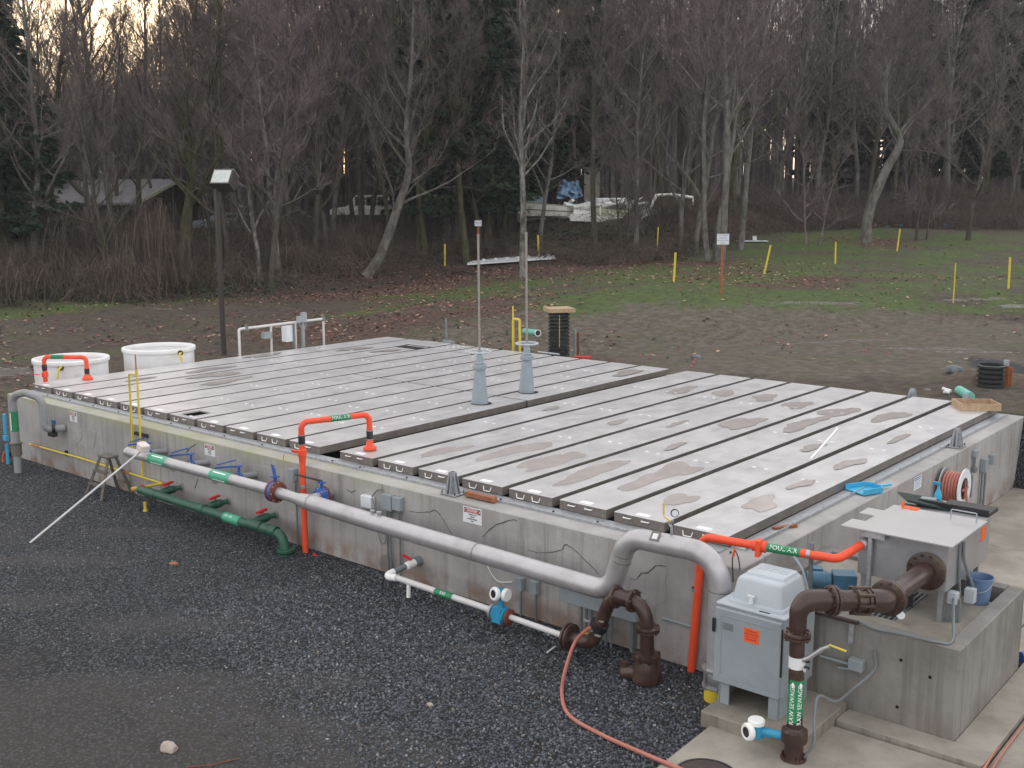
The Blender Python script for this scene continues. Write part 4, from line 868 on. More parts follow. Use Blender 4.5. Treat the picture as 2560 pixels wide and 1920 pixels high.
part('tape', B().lathe([(.0885,-.26),(.0905,-.26),(.0905,.26),(.0885,.26)], (RX+.015,RY,.78), n=24, cap=False), M_gtape, rp)
for nm, ang in (('RAW SEWAGE', -90),('RAW SEWAGE', -32)):
    curved_text(nm, .075, M_whiteink, rp, (RX+.015,RY,.74), (0,0,1), (math.cos(R(ang)),math.sin(R(ang)),0), .091)
    M = Vector((math.cos(R(ang)),math.sin(R(ang)),0)); c = Vector((RX+.015,RY,.98))+M*.0915
    b = B(); F = frame(c, M.cross(Vector((0,0,-1))), (0,0,1)); b.prism([(-.01,-.03),(.01,-.03),(.01,0),(.025,0),(0,.04),(-.025,0),(-.01,0)], -.001, .002, F); part('arrow', b, M_whiteink, rp)
b = B(); c = Vector((RX+.15,RY-.02,1.33)); b.tube([c+Vector((-.08,0,-.05)),c,c+Vector((.13,.08,.12))],.03,10).tube([c+Vector((.13,.08,.12)),c+Vector((.2,.1,.16))],.02,8).lathe([(.03,0),(.03,.03)],c+Vector((-.02,-.04,-.14)),(1,0,0),8); part('sample_valve', b, M_steel2, rp)
part('valve_lever', B().cbox(c+Vector((.3,.1,.17)),.2,.02,.015,rz=.1,ry=.15), M_yellow, rp)
part('band_lug', B().cbox((RX+.12,RY,1.28),.08,.03,.03).cbox((RX+.12,RY,1.2),.08,.03,.03), M_black, rp)
b = B(); b.lathe([(.11,0),(.15,.01),(.15,.09),(.11,.1),(.11,.28),(.15,.29),(.155,.33),(.15,.42),(.11,.44),(.1,.47)], (RX+.02,RY,-.02), n=26); b.bolts((RX+.02,RY,.04),(0,0,1),.13,8,.014,.12); b.bolts((RX+.02,RY,.34),(0,0,1),.135,8,.014,.14); part('foot_spool', b, M_brown, rp)
mt = meter('blue and white flow meter at the foot of the brown riser', (RX-.18,RY-.05,.27), (0,0,1), (-.22,-.08,.04), body=False, face=Vector((-.4,-.85,.05)))
part('mount', B().tube([(RX-.42,RY-.13,.31),(RX-.1,RY-.03,.3)],.05,12), M_meter, mt)
cb2 = solo('grey_cable', B().tube(smoothpath([(RX+.14,RY+.02,.08),(RX+.24,RY+.05,.3),(RX+.2,RY+.12,.55),(RX+.16,RY+.3,.75),(RX+.25,RY+.6,.6),(2.3,-1.0,.55),(2.45,-.72,.75),(2.42,-.68,.98)],7), .017, 8), M_conduit, 'grey cable curving from the riser foot to the box on the concrete', 'cable')
jb2 = thing('junction_box', 'grey junction box on the front of the concrete box', 'electrical box', (2.6,-.7,.9))
part('enclosure', B().rbox((2.13,-0.75,0.846)[0],(2.315,-0.75,0.846)[0],-.78,-.652,(2.139,-0.75,0.679)[2],(2.131,-0.75,0.82)[2],.01), M_elec, jb2)
part('conduit', B().tube([(1.734,-0.7,0.717),(2.116,-0.7,0.718)],.018,8).tube([(1.979,-0.7,0.631),(2.119,-0.7,0.655)],.016,8), M_elec, jb2)

# ================================================================ sampler cabinet
cb = thing('sampler_cabinet', 'grey sampler cabinet with domed lid and orange label on the pad', 'cabinet', (1.26,-1.25,.2))
cx0, cx1, cy0, cy1, cz0, cz1 = .80, 1.72, -1.74, -.86, .50, 1.5
part('housing', B().rbox(cx0,cx1,cy0,cy1,cz0,cz1,.03), M_cab, cb)
dr = part('door', B().rbox(cx0+.005,cx1-.02,cy0-.055,cy0-.003,cz0+.01,cz1-.02,.015), M_cab, cb)
sbp = B(); e = .1
sbp.box(cx0+e,cx1-e,cy0-.061,cy0-.0545,cz0+e,cz0+e+.012).box(cx0+e,cx1-e,cy0-.061,cy0-.0545,cz1-e-.012,cz1-e).box(cx0+e,cx0+e+.012,cy0-.061,cy0-.0545,cz0+e+.013,cz1-e-.013)
o = mesh_obj('door_moulding', sbp, M_cab, ROOT[cb.name]); o.parent = dr
o = mesh_obj('name_plate', B().box(cx0+.13,cx0+.27,cy0-.059,cy0-.0545,cz1-.28,cz1-.19), M_conduit, ROOT[cb.name]); o.parent = dr
lb_ = mesh_obj('orange_label', B().box(cx0+.42,cx0+.62,cy0-.059,cy0-.0545,cz1-.36,cz1-.18), M_orangelab, ROOT[cb.name]); lb_.parent = dr
for i, s_ in enumerate(('WARNING','BIOHAZARD','NO FOOD','OR DRINK')): text(s_, .032, M_redprint, cb, frame((cx0+.52,cy0-.0605,cz1-.215-.035*i),(1,0,0),(0,0,1)), name='label_print')
o = mesh_obj('latch', B().rbox(cx0-.012,cx0+.035,cy0-.085,cy0-.056,cz1-.34,cz1-.16,.01), M_black, ROOT[cb.name]); o.parent = dr
part('hinge', B().tube([(cx1-.008,cy0-.03,cz0+.3),(cx1-.008,cy0-.03,cz1-.1)], .012, 6), M_black, cb)
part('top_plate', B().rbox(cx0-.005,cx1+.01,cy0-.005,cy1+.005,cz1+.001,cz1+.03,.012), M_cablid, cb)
def taper(b, x0,x1,y0,y1,z0,z1,i,r=.04):
    rings = []
    for z, ins, rr in ((z0,0,r),(z1-.04,i*.9,r),(z1-.012,i+.012,r),(z1,i+.035,r)):
        X0,X1,Y0,Y1 = x0+ins,x1-ins,y0+ins,y1-ins; rg_ = []
        for (ccx,ccy,a0) in ((X1-rr,Y1-rr,0),(X0+rr,Y1-rr,90),(X0+rr,Y0+rr,180),(X1-rr,Y0+rr,270)):
            for k in range(5): a = R(a0+k*22.5); rg_.append((ccx+rr*math.cos(a),ccy+rr*math.sin(a),z))
        rings.append(rg_)
    n = 20; b.add([p for rg_ in rings for p in rg_], [(k*n+j,k*n+(j+1)%n,(k+1)*n+(j+1)%n,(k+1)*n+j) for k in range(3) for j in range(n)]+[tuple(range(3*n,4*n))]); return b
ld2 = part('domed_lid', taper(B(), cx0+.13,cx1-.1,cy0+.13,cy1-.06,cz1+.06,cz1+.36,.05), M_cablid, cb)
o = mesh_obj('lid_rim', taper(B(), cx0+.10,cx1-.07,cy0+.10,cy1-.03,cz1+.031,cz1+.075,.0), M_cablid, ROOT[cb.name]); o.parent = ld2
o = mesh_obj('raised_panel', taper(B(), cx0+.21,cx1-.17,cy0+.30,cy1-.13,cz1+.357,cz1+.40,.01,.03), M_cablid, ROOT[cb.name]); o.parent = ld2
text('ISCO', .15, M_cablid, cb, frame((cx0+.5,cy0+.52,cz1+.40),(1,0,0),(0,1,0)), name='embossed_logo', ext=.006, sx=1.25)
o = mesh_obj('lid_latch', B().cbox((cx0+.42,cy0+.10,cz1+.12),.05,.03,.09).cbox((cx0+.42,cy0+.095,cz1+.17),.09,.03,.02), M_signwhite, ROOT[cb.name]); o.parent = ld2
part('vent_slot', B().box(cx0+.56,cx0+.7,cy0+.03,cy0+.06,cz1+.0305,cz1+.033), M_black, cb)
for x in (cx0+.08, cx1-.18):
    part('leg', B().box(x,x+.12,cy0+.02,cy0+.05,.201,cz0-.002), M_cab, cb); part('leg', B().box(x,x+.12,cy1-.06,cy1-.03,.201,cz0-.002), M_cab, cb)
part('side_skirt', B().box(cx1-.06,cx1-.045,cy0+.051,cy1-.061,.201,cz0-.002).box(cx0+.04,cx0+.055,cy0+.051,cy1-.061,.201,cz0-.002), M_cab, cb)
part('shade_sheet', B().box(cx0+.06,cx1-.065,cy1-.3,cy1-.29,.201,cz0-.002), M_dark, cb)  # near-black sheet between the skirts, painted shade under the cabinet
cw = thing('cable_loop', 'thin black cable with orange cap hanging beside the cabinet lid', 'cable', (.75,-.85,1.2))
part('cable', B().tube(smoothpath([(0.497,-0.75,1.433),(0.474,-0.75,1.735),(0.499,-0.75,1.873),(0.561,-0.75,1.782),(0.591,-0.75,1.622)],6),.008,6), M_black, cw); part('cap', B().tube([(0.484,-0.75,1.792),(0.504,-0.75,1.897)],[.02,.012],8), M_orangelab, cw)
gt = solo('sample_tube', B().tube(smoothpath([(1.532,-0.7,1.538),(1.433,-0.65,1.758),(1.322,-0.6,1.87),(1.252,-0.55,1.896)],6), .018, 8), M_elec, 'pale grey tube rising behind the domed lid', 'tube')
# pump motor
pm = thing('pump_motor', 'blue electric motor and gearbox under the orange pipe', 'motor', (1.356,0.21,1.25)); c = Vector((1.349,0.105,1.42)); ax = Vector((.85,.5,0)).normalized()
part('motor_case', B().lathe([(.06,-.2),(.11,-.19),(.115,-.16),(.115,.12),(.1,.14)], c, ax, 20), M_motor, pm)
part('cooling_fin', B().lathe([(.124,-.12),(.124,-.112)],c,ax,20).lathe([(.124,-.06),(.124,-.052)],c,ax,20).lathe([(.124,0),(.124,.008)],c,ax,20).lathe([(.124,.06),(.124,.068)],c,ax,20), M_motor, pm)
part('gearbox', B().cbox(c+ax*.3+Vector((0,0,-.02)),.3,.26,.28,rz=.53), M_motor, pm)
part('terminal_box', B().cbox(c+Vector((-.12,.12,.06)),.16,.14,.12,rz=.53), M_motor, pm)
part('fan_cover', B().lathe([(.09,-.205),(.09,-.201)],c,ax,18), M_black, pm)
part('support_frame', B().box(c.x-.15,c.x+.55,c.y+.1,c.y+.14,1.20,1.24).box(c.x-.02,c.x,c.y+.1,c.y+.12,1.24,c.z-.08).box(c.x+.4,c.x+.42,c.y+.1,c.y+.12,1.24,c.z-.08), M_darkrust, pm)
pb = solo('pipe_bracket', B().box((1.126,-0.7,1.32)[0],2.2,-.72,-.66,1.26,1.30), M_darkrust, 'dark rusty bar lying on the concrete box edge behind the brown pipe', 'bar')
bk = thing('blue_bucket', 'blue plastic bucket on the concrete box', 'bucket', (3.12,1.22,1.2)); bx_, by_ = 3.06, 1.24
b = B(); b.lathe([(.125,0),(.13,.01),(.16,.33),(.175,.335),(.175,.36),(.165,.36),(.155,.33),(.12,.02),(.0,.02)], (bx_,by_,1.195), n=28, cap=False).lathe([(0,0),(.125,0)],(bx_,by_,1.195),n=28,cap=False); part('pail', b, M_bucket, bk)
part('wire_handle', B().tube(smoothpath([(bx_-.17,by_-.02,1.5),(bx_-.13,by_-.15,1.42),(bx_,by_-.2,1.38),(bx_+.13,by_-.15,1.42),(bx_+.17,by_-.02,1.5)],5),.005,5), M_galv, bk)
jp = thing('conduit_post', 'grey conduit fittings and boxes beside the blue bucket', 'conduit', (3.0,.55,1.2))
part('enclosure', B().rbox(2.93,3.06,.30,.42,1.42,1.58,.015).cbox((3.1,.72,1.45),.12,.12,.18), M_cablid, jp)
part('post', B().box(2.93,2.99,.28,.33,1.192,1.42).box(3.03,3.09,.34,.40,1.192,1.5), M_conduit, jp)
part('hose', B().tube(smoothpath([(3.02,.3,1.5),(3.16,-.1,1.35),(3.28,-.52,1.27),(3.15,-.63,1.27),(2.75,-.66,1.27),(2.4,-.66,1.25),(2.2,-.64,1.28),(2.12,-.6,1.2)],8),.017,8), M_conduit, jp)
part('clip', B().cbox((2.12,-.68,1.12),.06,.04,.26), M_galv, jp)
us = thing('grinder_unit', 'small dark pump and white cylinder under the steel box', 'pump', (2.3,.3,1.2))
part('pump_block', B().cbox((2.25,.45,1.33),.4,.3,.2,rz=.4).cbox((1.95,-.05,1.35),.2,.18,.14), M_black, us); part('cylinder', B().lathe([(.05,0),(.05,.14)],(2.5,-.1,1.3),(.4,-.8,.2),14).lathe([(.04,0),(.04,.1)],(1.95,-.12,1.42),(1,0,0),12), M_signwhite, us)

# ================================================================ loose things on the ground
solo('pink_hose', B().tube(smoothpath([(-1.22,-1.62,0.619),(-1.447,-1.654,0.35),(-1.389,-1.968,0.03),(-0.975,-2.576,0.03),(-0.558,-2.955,0.03),(0.004,-3.094,0.03),(0.661,-3.21,0.07),(1.226,-3.245,0.075),(1.757,-3.279,0.075)],10), .026, 10), M_rhose, 'pink red hose running from the brown pipes across the gravel', 'hose')
solo('orange_hose', B().tube(smoothpath([(3.847,1.284,0.06),(3.831,0.35,0.06),(3.847,-0.445,0.075),(3.889,-1.116,0.075)],8), .02, 8).tube(smoothpath([(3.933,1.134,0.06),(3.928,0.165,0.06),(3.939,-0.611,0.075),(3.967,-1.163,0.075)],8), .014, 8), M_rhose, 'pink orange hoses on the slab at the bottom right corner', 'hose')
bf = thing('blue_coupling', 'blue hose coupling on the slab at the right edge', 'coupling', (3.327,2.619,0.04)); part('body', B().tube([(3.381,2.305,0.15),(3.472,2.416,0.15)],.07,12), M_blue, bf); part('base', B().cbox((3.45,2.228,0.06),.2,.12,.06), M_black, bf)
mh = thing('manhole_cover', 'dark round manhole cover at the bottom edge of the slab', 'manhole', (1.478,-3.125,0.05)); c = (1.502,-3.139,0.05)
part('ring', B().lathe([(.36,0),(.36,.012),(.33,.015),(.33,0)], c, n=40), M_corr, mh); part('plate', B().lathe([(.325,0),(.325,.01)], c, n=40), mat('manhole_iron',(.06,.045,.04),.6,.2,.3,8), mh)
def rock(c, r, m, label, name='rock', cat='stone', seed=0, flat=.55, group=None):
    random.seed(seed); bm = __import__('bmesh').new(); __import__('bmesh').ops.create_icosphere(bm, subdivisions=2, radius=1)
    b = B(); vs = [(c[0]+v.co.x*r*(1+.35*noise.noise(v.co*1.3+Vector((seed,0,0)))), c[1]+v.co.y*r*.7*(1+.35*noise.noise(v.co*1.5+Vector((0,seed,0)))), c[2]+(v.co.z*flat+flat*.3)*r) for v in bm.verts]
    b.add(vs, [tuple(v.index for v in f.verts) for f in bm.faces]); bm.free(); return solo(name, b, m, label, cat, group, ang=25)
M_rockp = mat('pale_stone', (.36,.30,.26), .8, 0, .3, 6, bump=.3, bscale=20)
rock((-3.771,-6.649,0), .13, M_rockp, 'pale pinkish stone on the gravel near the bottom left', seed=3)
rock((-9.596,-2.832,0), .10, M_woodr, 'reddish brown clod on the gravel below the green pipe', seed=4, flat=.3)
rock((-2.17,-3.834,-0), .05, M_rockp, 'small buff stone on the gravel in front of the pink hose', seed=5)
rock((-8.02,-0.886,-0), .05, M_red, 'small bright red scrap beside the foot of the orange pipe', name='red_scrap', cat='scrap', seed=6)
solo('red_twig', B().tube(smoothpath([(-3.221,-6.754,0.01),(-3.037,-6.555,0.02),(-2.991,-6.423,0.02),(-2.924,-6.248,0.01)],5), .008, 5), M_rustfl, 'thin reddish twig on the gravel at the bottom edge', 'twig')
solo('white_scrap', B().tube([(-1.996,-1.59,0.02),(-2.023,-1.366,0.03)], .012, 6), M_signwhite, 'short white plastic strip on the gravel left of the brown pipes', 'scrap')
# ================================================================ ground sheet
HAZE = .00035
FV = Vector((-.6425,.7663,0)); RV = Vector((.7663,.6425,0)); C0 = Vector((7.06,-13.18,0))
def dep(p): return (Vector((p[0],p[1],0))-C0).dot(FV)
BL = {'grass': [], 'litter': [], 'dirt': [], 'gravel': [], 'wet': []}
def blob(k, p, rl, rd, w=1.): BL[k].append((p[0],p[1],rl,rd,w))
for p, a, b in (((-48.629,15.484,1.204),8,4),((-45.04,11.358,0.963),4,2.5),((-47.702,18.459,1.266),7,2.5),((-45.235,21.407,1.361),5,2),((-33.795,6.238,0.435),2,1),((-18.234,40.061,2.524),9,5),((-18.822,53.653,2.772),12,8),((-13.267,54.451,2.686),12,10),((-9.82,37.897,2.448),9,4),((-27.866,35.393,2.359),9,5),((-28.542,32.663,2.156),5,3),((-16.885,28.565,2.286),7,1.6),((-13.552,33.144,2.282),8,1.8),((-7.846,33.575,2.053),10,2.),((-29.363,55.103,3.192),8,7),((-30.286,67.248,3.851),9,7),((-17.393,26.098,2.04),4,.7),((-31.611,20.354,1.22),2.5,1),((-26.77,27.811,1.925),6,2),((-20.039,26.973,2.257),6,2),((-33.737,28.757,1.49),5,1.5),((-21.922,69.35,3.507),14,8)): blob('grass', p, a, b)
for p, a, b in (((-43.343,32.254,2.247),10,5),((-39.683,35.603,1.715),8,5),((-37.981,39.381,2.173),8,4),((-18.606,35.891,2.43),6,3.2),((-34.674,27.557,1.409),6,2.5),((-27.478,16.305,1.061),4,2.2),((-24.756,22.039,1.71),4,1.6),((-28.344,24.3,1.594),5,1.5),((-26.031,43.929,2.58),6,4),((-24.166,64.939,3.434),4,5),((-19.648,39.204,2.511),4,2),((-12.106,44.714,2.433),4,1.2),((-40.608,23.89,1.331),6,2)): blob('litter', p, a, b)
for p, a, b in (((-20.314,25.512,2.079),5,2.2),((-17.158,25.412,1.928),6,2.2),((-13.803,26.134,1.764),6,2.4),((-10.279,27.799,1.628),6,2.4),((-5.212,26.418,1.605),7,3.5),((-13.705,21.358,1.04),6,3),((-7.613,18.517,1.61),6,3),((-15.863,19.26,0.929),4,2.5),((-4.287,18.126,1.6),5,2.5),((-20.745,18.052,1.102),4,2.)): blob('dirt', p, a, b)
for p, a, b in (((-1.453,19.508,1.6),1.0,3),): blob('gravel', p, a, b)
for p, a, b in (((-7.906,23.297,1.595),2.4,.35),((-12.3,30.781,2.118),3,.4),((-7.293,35.469,2.238),2,.3),((-5.01,22.946,1.601),2.2,.3),((-3.733,22.958,1.6),2,.25),((-40.856,16.631,1.174),2,.4),((-32.119,4.963,0.296),3,.8),((-5.715,35.099,2.07),1.5,.3)): blob('wet', p, a, b)
MUD = []
for p, a, b in (((-11.614,-4.223,-0),2.2,.5),((-11.91,-2.276,-0),1.6,.4),((-6.913,-4.238,-0),2.0,.55),((-6.979,-2.492,-0),.9,.25),((-5.807,-7.109,-0),2.2,.9),((-5.233,-5.732,-0),1.8,.6),((-3.313,-5.848,-0),1.7,.6),((-4.172,-7.312,-0),2.5,.9),((-1.828,-5.358,-0),1.3,.5),((-9.923,-5.418,-0),1.2,.4),((-2.967,-2.136,-0),.7,.2),((-3.765,-4.191,-0),.8,.25)): MUD.append((p[0],p[1],a,b,1.))
def wsum(lst, x, y):
    s = 0.
    for bx, by, rl, rd, w in lst:
        ex, ey = x-bx, y-by; l = (ex*RV.x+ey*RV.y)/rl; d = (ex*FV.x+ey*FV.y)/rd; q = l*l+d*d
        if q < 6: s += w*math.exp(-q*.9)
    return min(1., s)
def ground():
    v = []; f = []; rings = []
    NA = 330; angs = [math.atan2(FV.y,FV.x)+R(-37)+R(74)*i/(NA-1) for i in range(NA)]
    coarse = [angs[-1]+(2*PI-R(74))*i/33 for i in range(1,33)]
    A = angs+coarse; na = len(A)
    rr = [3.0]
    while rr[-1] < 700: rr.append(rr[-1]*(1.0085 if 20 < rr[-1] < 60 else 1.016 if rr[-1] < 130 else 1.06))
    for r in rr:
        for a in A:
            x = C0.x+math.cos(a)*r; y = C0.y+math.sin(a)*r; v.append((x,y,gz(x,y)))
    v.append((C0.x,C0.y,0)); c = len(v)-1
    for i in range(len(rr)-1):
        for j in range(na): f.append((i*na+j,(i+1)*na+j,(i+1)*na+(j+1)%na,i*na+(j+1)%na))
    for j in range(na): f.append((c,j,(j+1)%na))
    me = bpy.data.meshes.new('ground'); me.from_pydata(v,[],f)
    W = {k: [0.]*len(v) for k in ('grass','litter','dirt','gravel','wet','mud','wood')}
    for i, (x,y,z) in enumerate(v):
        d = dep((x,y)); yard = 1-sst(12.6,13.4,y)*(1-sst(1.,2.5,x)) if x > -20.5 else 1-sst(-1.2,1.8,y+.25*(x+20.5)*-1*0)
        W['gravel'][i] = max(yard, wsum(BL['gravel'],x,y) if d < 70 else 0); W['mud'][i] = wsum(MUD,x,y) if d < 45 else 0
        if 24 < d < 130:
            for k in ('grass','litter','dirt','wet'): W[k][i] = wsum(BL[k],x,y)*(1-yard)
            az = ((x-C0.x)*RV.x+(y-C0.y)*RV.y)/d; e = 58+10*sst(-.25,.0,az)+24*sst(.12,.3,az); W['wood'][i] = sst(e-3,e+4,d)
        elif d >= 130: W['wood'][i] = 1
    for k in W:
        at = me.attributes.new('w_'+k,'FLOAT','POINT'); at.data.foreach_set('value', W[k])
    me.polygons.foreach_set('use_smooth',[True]*len(me.polygons))
    m = bpy.data.materials.new('ground_mix'); m.use_nodes = True; n = m.node_tree.nodes; l = m.node_tree.links; p = n['Principled BSDF']
    g = n.new('ShaderNodeNewGeometry'); pos = g.outputs['Position']
    def wt(k, sc, amt=1., lo=.35, hi=.62, det=7):
        a = n.new('ShaderNodeAttribute'); a.attribute_name = 'w_'+k; z = ntex(n,l,pos,sc,det,.68)
        return geo_mask(n,l,mth(n,l,'ADD',a.outputs['Fac'],mth(n,l,'MULTIPLY',mth(n,l,'SUBTRACT',z,.5),amt)),lo,hi)
    n1 = ntex(n,l,pos,.35,8,.65); n2 = ntex(n,l,pos,3.,8,.7); n3 = ntex(n,l,pos,18,5,.7)
    c = mixc(n,l,geo_mask(n,l,n2,.3,.7),(.040,.031,.026),(.115,.088,.068)); c = mixc(n,l,mth(n,l,'MULTIPLY',geo_mask(n,l,n1,.5,.7),.5),c,(.085,.085,.04))
    c = mixc(n,l,mth(n,l,'MULTIPLY',geo_mask(n,l,n3,.62,.72),.45),c,(.20,.155,.12))
    c = mixc(n,l,wt('dirt',.32,2.6,.25,.85),c,mixc(n,l,geo_mask(n,l,n2,.35,.7),(.080,.068,.052),(.165,.142,.112)))
    c = mixc(n,l,mth(n,l,'MULTIPLY',geo_mask(n,l,ntex(n,l,pos,.5,6,.7),.5,.66),.55),c,(.085,.092,.042)); c = mixc(n,l,mth(n,l,'MULTIPLY',geo_mask(n,l,ntex(n,l,pos,7,3,.6),.66,.74),.5),c,(.26,.24,.21))
    lit = mixc(n,l,geo_mask(n,l,ntex(n,l,pos,9,6,.75),.42,.62),(.048,.034,.027),(.15,.085,.062)); c = mixc(n,l,wt('litter',1.1,1.2),c,lit)
    gr_ = mixc(n,l,geo_mask(n,l,ntex(n,l,pos,2.2,7,.75),.35,.65),(.050,.068,.020),(.088,.140,.030)); at_ = n.new('ShaderNodeAttribute'); at_.attribute_name = 'w_grass'
    gf = mth(n,l,'ADD',mth(n,l,'MULTIPLY',at_.outputs['Fac'],.75),mth(n,l,'ADD',mth(n,l,'MULTIPLY',mth(n,l,'SUBTRACT',ntex(n,l,pos,.28,4,.6),.5),2.9),mth(n,l,'MULTIPLY',mth(n,l,'SUBTRACT',ntex(n,l,pos,2.6,8,.75),.5),1.5)))
    c = mixc(n,l,mth(n,l,'MULTIPLY',geo_mask(n,l,gf,.42,.9),.9),c,gr_)
    wd_ = mixc(n,l,geo_mask(n,l,ntex(n,l,pos,1.6,7,.75),.4,.65),(.045,.034,.028),(.10,.066,.052)); c = mixc(n,l,wt('wood',1.,.6),c,wd_)
    vor = n.new('ShaderNodeTexVoronoi'); vor.inputs['Scale'].default_value = 24; l.new(pos,vor.inputs['Vector'])
    cr_ = n.new('ShaderNodeValToRGB'); cr_.color_ramp.elements[0].color = (.026,.031,.040,1); cr_.color_ramp.elements[1].color = (.13,.145,.17,1)
    sc_ = n.new('ShaderNodeSeparateColor'); l.new(vor.outputs['Color'],sc_.inputs[0]); l.new(sc_.outputs[0],cr_.inputs[0])
    gv = mixc(n,l,geo_mask(n,l,vor.outputs['Distance'],.30,.62),cr_.outputs[0],(.02,.02,.021))
    gv = mixc(n,l,mth(n,l,'MULTIPLY',geo_mask(n,l,n1,.5,.75),.5),gv,(.075,.065,.055))
    gv = mixc(n,l,mth(n,l,'MULTIPLY',wt('mud',1.1,1.8,.3,1.1),.55),gv,mixc(n,l,n2,(.062,.056,.050),(.115,.105,.095)))
    ga = wt('gravel',1.2,.45,.35,.65); c = mixc(n,l,ga,c,gv)
    wet = wt('wet',1.6,1.5,.45,.8); c = mixc(n,l,wet,c,(.16,.15,.135)); l.new(c,p.inputs['Base Color'])
    l.new(mth(n,l,'SUBTRACT',.92,mth(n,l,'MULTIPLY',wet,.72)),p.inputs['Roughness']); p.inputs['Specular IOR Level'].default_value = .35
    bp_ = n.new('ShaderNodeBump'); bp_.inputs['Strength'].default_value = .8; bp_.inputs['Distance'].default_value = .09
    l.new(mth(n,l,'ADD',mth(n,l,'MULTIPLY',ntex(n,l,pos,6,8,.75),mth(n,l,'SUBTRACT',1.3,mth(n,l,'MULTIPLY',wet,1.3))),mth(n,l,'MULTIPLY',mth(n,l,'MULTIPLY',vor.outputs['Distance'],-.6),ga)),bp_.inputs['Height']); l.new(bp_.outputs[0],p.inputs['Normal'])
    me.materials.append(m); o = bpy.data.objects.new('ground',me); COL.objects.link(o); o['kind'] = 'structure'
ground()

# crushed stone lying on the yard: real stones, instanced by geometry nodes
def stones(name, poly, dens, size, m, seed):
    me = bpy.data.meshes.new(name); me.from_pydata([(x,y,.0) for x,y in poly],[],[tuple(range(len(poly)))]); me.materials.append(m)
    o = bpy.data.objects.new(name,me); COL.objects.link(o); o['kind'] = 'stuff'
    ng = bpy.data.node_groups.new(name,'GeometryNodeTree'); ng.interface.new_socket('Geometry',in_out='INPUT',socket_type='NodeSocketGeometry'); ng.interface.new_socket('Geometry',in_out='OUTPUT',socket_type='NodeSocketGeometry')
    n = ng.nodes; l = ng.links; gi = n.new('NodeGroupInput'); go = n.new('NodeGroupOutput')
    dp_ = n.new('GeometryNodeDistributePointsOnFaces'); dp_.inputs['Density'].default_value = dens; dp_.inputs['Seed'].default_value = seed
    ic = n.new('GeometryNodeMeshIcoSphere'); ic.inputs['Radius'].default_value = 1; ic.inputs['Subdivisions'].default_value = 1
    ip = n.new('GeometryNodeInstanceOnPoints'); rv = n.new('FunctionNodeRandomValue'); rv.data_type = 'FLOAT_VECTOR'; rv.inputs[1].default_value = (6.3,6.3,6.3); rv.inputs[0].default_value = (0,0,0)
    sv = n.new('FunctionNodeRandomValue'); sv.data_type = 'FLOAT_VECTOR'; sv.inputs[0].default_value = (size*.35,size*.3,size*.2); sv.inputs[1].default_value = (size,size*.8,size*.6)
    sm = n.new('GeometryNodeSetMaterial'); sm.inputs['Material'].default_value = m
    l.new(gi.outputs[0],dp_.inputs['Mesh']); l.new(dp_.outputs['Points'],ip.inputs['Points']); l.new(ic.outputs['Mesh'],sm.inputs[0]); l.new(sm.outputs[0],ip.inputs['Instance'])
    l.new(rv.outputs[0],ip.inputs['Rotation']); l.new(sv.outputs[0],ip.inputs['Scale']); l.new(ip.outputs[0],go.inputs[0])
    md = o.modifiers.new('scatter','NODES'); md.node_group = ng; return o
def stone_mat():
    m = bpy.data.materials.new('crushed_stone'); m.use_nodes = True; n = m.node_tree.nodes; l = m.node_tree.links; p = n['Principled BSDF']
    oi = n.new('ShaderNodeObjectInfo'); cr_ = n.new('ShaderNodeValToRGB'); e = cr_.color_ramp.elements; e[0].color = (.018,.022,.028,1); e[1].color = (.30,.31,.33,1); e[1].position = 1
    for q, col in ((.35,(.045,.052,.064,1)),(.7,(.085,.097,.115,1)),(.93,(.13,.14,.16,1)),(.97,(.17,.13,.10,1))): k = e.new(q); k.color = col
    l.new(oi.outputs['Random'],cr_.inputs[0]); l.new(cr_.outputs[0],p.inputs['Base Color']); p.inputs['Roughness'].default_value = .5; return m
SM = stone_mat()
stones('gravel', [(-24,-.9),(-24,-5.2),(-13,-6.6),(-6,-6.2),(1.0,-5.8),(2.3,-4.0),(.93,-2.25),(.60,-2.0),(.60,-1.36),(.45,-.72),(-19.9,-.72)], 230, .026, SM, 3)
stones('coarse_gravel', [(-7,-.75),(-7.5,-4.2),(-1,-5.6),(2.2,-4.1),(.93,-2.25),(.60,-2.0),(.5,-.8)], 300, .037, SM, 8)

# ---------------------------------------------------------------- scattered leaves and grass, sampled by the same patches
def patch_scatter(name, keys, nper, maker, m, seed, dmax=110):
    random.seed(seed); b = B()
    for key in keys:
        for bx, by, rl, rd, w in BL[key]:
            for _ in range(int(nper*min(rl*rd,60))):
                l_ = random.gauss(0,.7)*rl; d_ = random.gauss(0,.7)*rd; x = bx+RV.x*l_+FV.x*d_; y = by+RV.y*l_+FV.y*d_
                if (-20.6 < x < 3 and y < 13.1) or y < .5: continue
                maker(b, x, y, gz(x,y))
    o = mesh_obj(name, b, m, smooth=False); o['kind'] = 'stuff'; return o
def leaf(b, x, y, z):
    a = random.uniform(0,6.3); s = random.uniform(.05,.11); u = Vector((math.cos(a),math.sin(a),random.uniform(-.4,.4)))*s; w = Vector((-math.sin(a),math.cos(a),random.uniform(-.4,.4)))*s*.7; c = Vector((x,y,z+.03+s*.2))
    b.mi = random.choice((0,0,1,2)); b.add([c-u,c+w,c+u,c-w],[(0,1,2,3)])
M_lf = [mat('leaf_brown',(.16,.075,.05),.75,0,.3,3), mat('leaf_tan',(.34,.23,.15),.75,0,.3,3), mat('leaf_red',(.20,.055,.05),.75,0,.3,3)]
patch_scatter('fallen_leaves', ('litter',), 26, leaf, M_lf, 5)
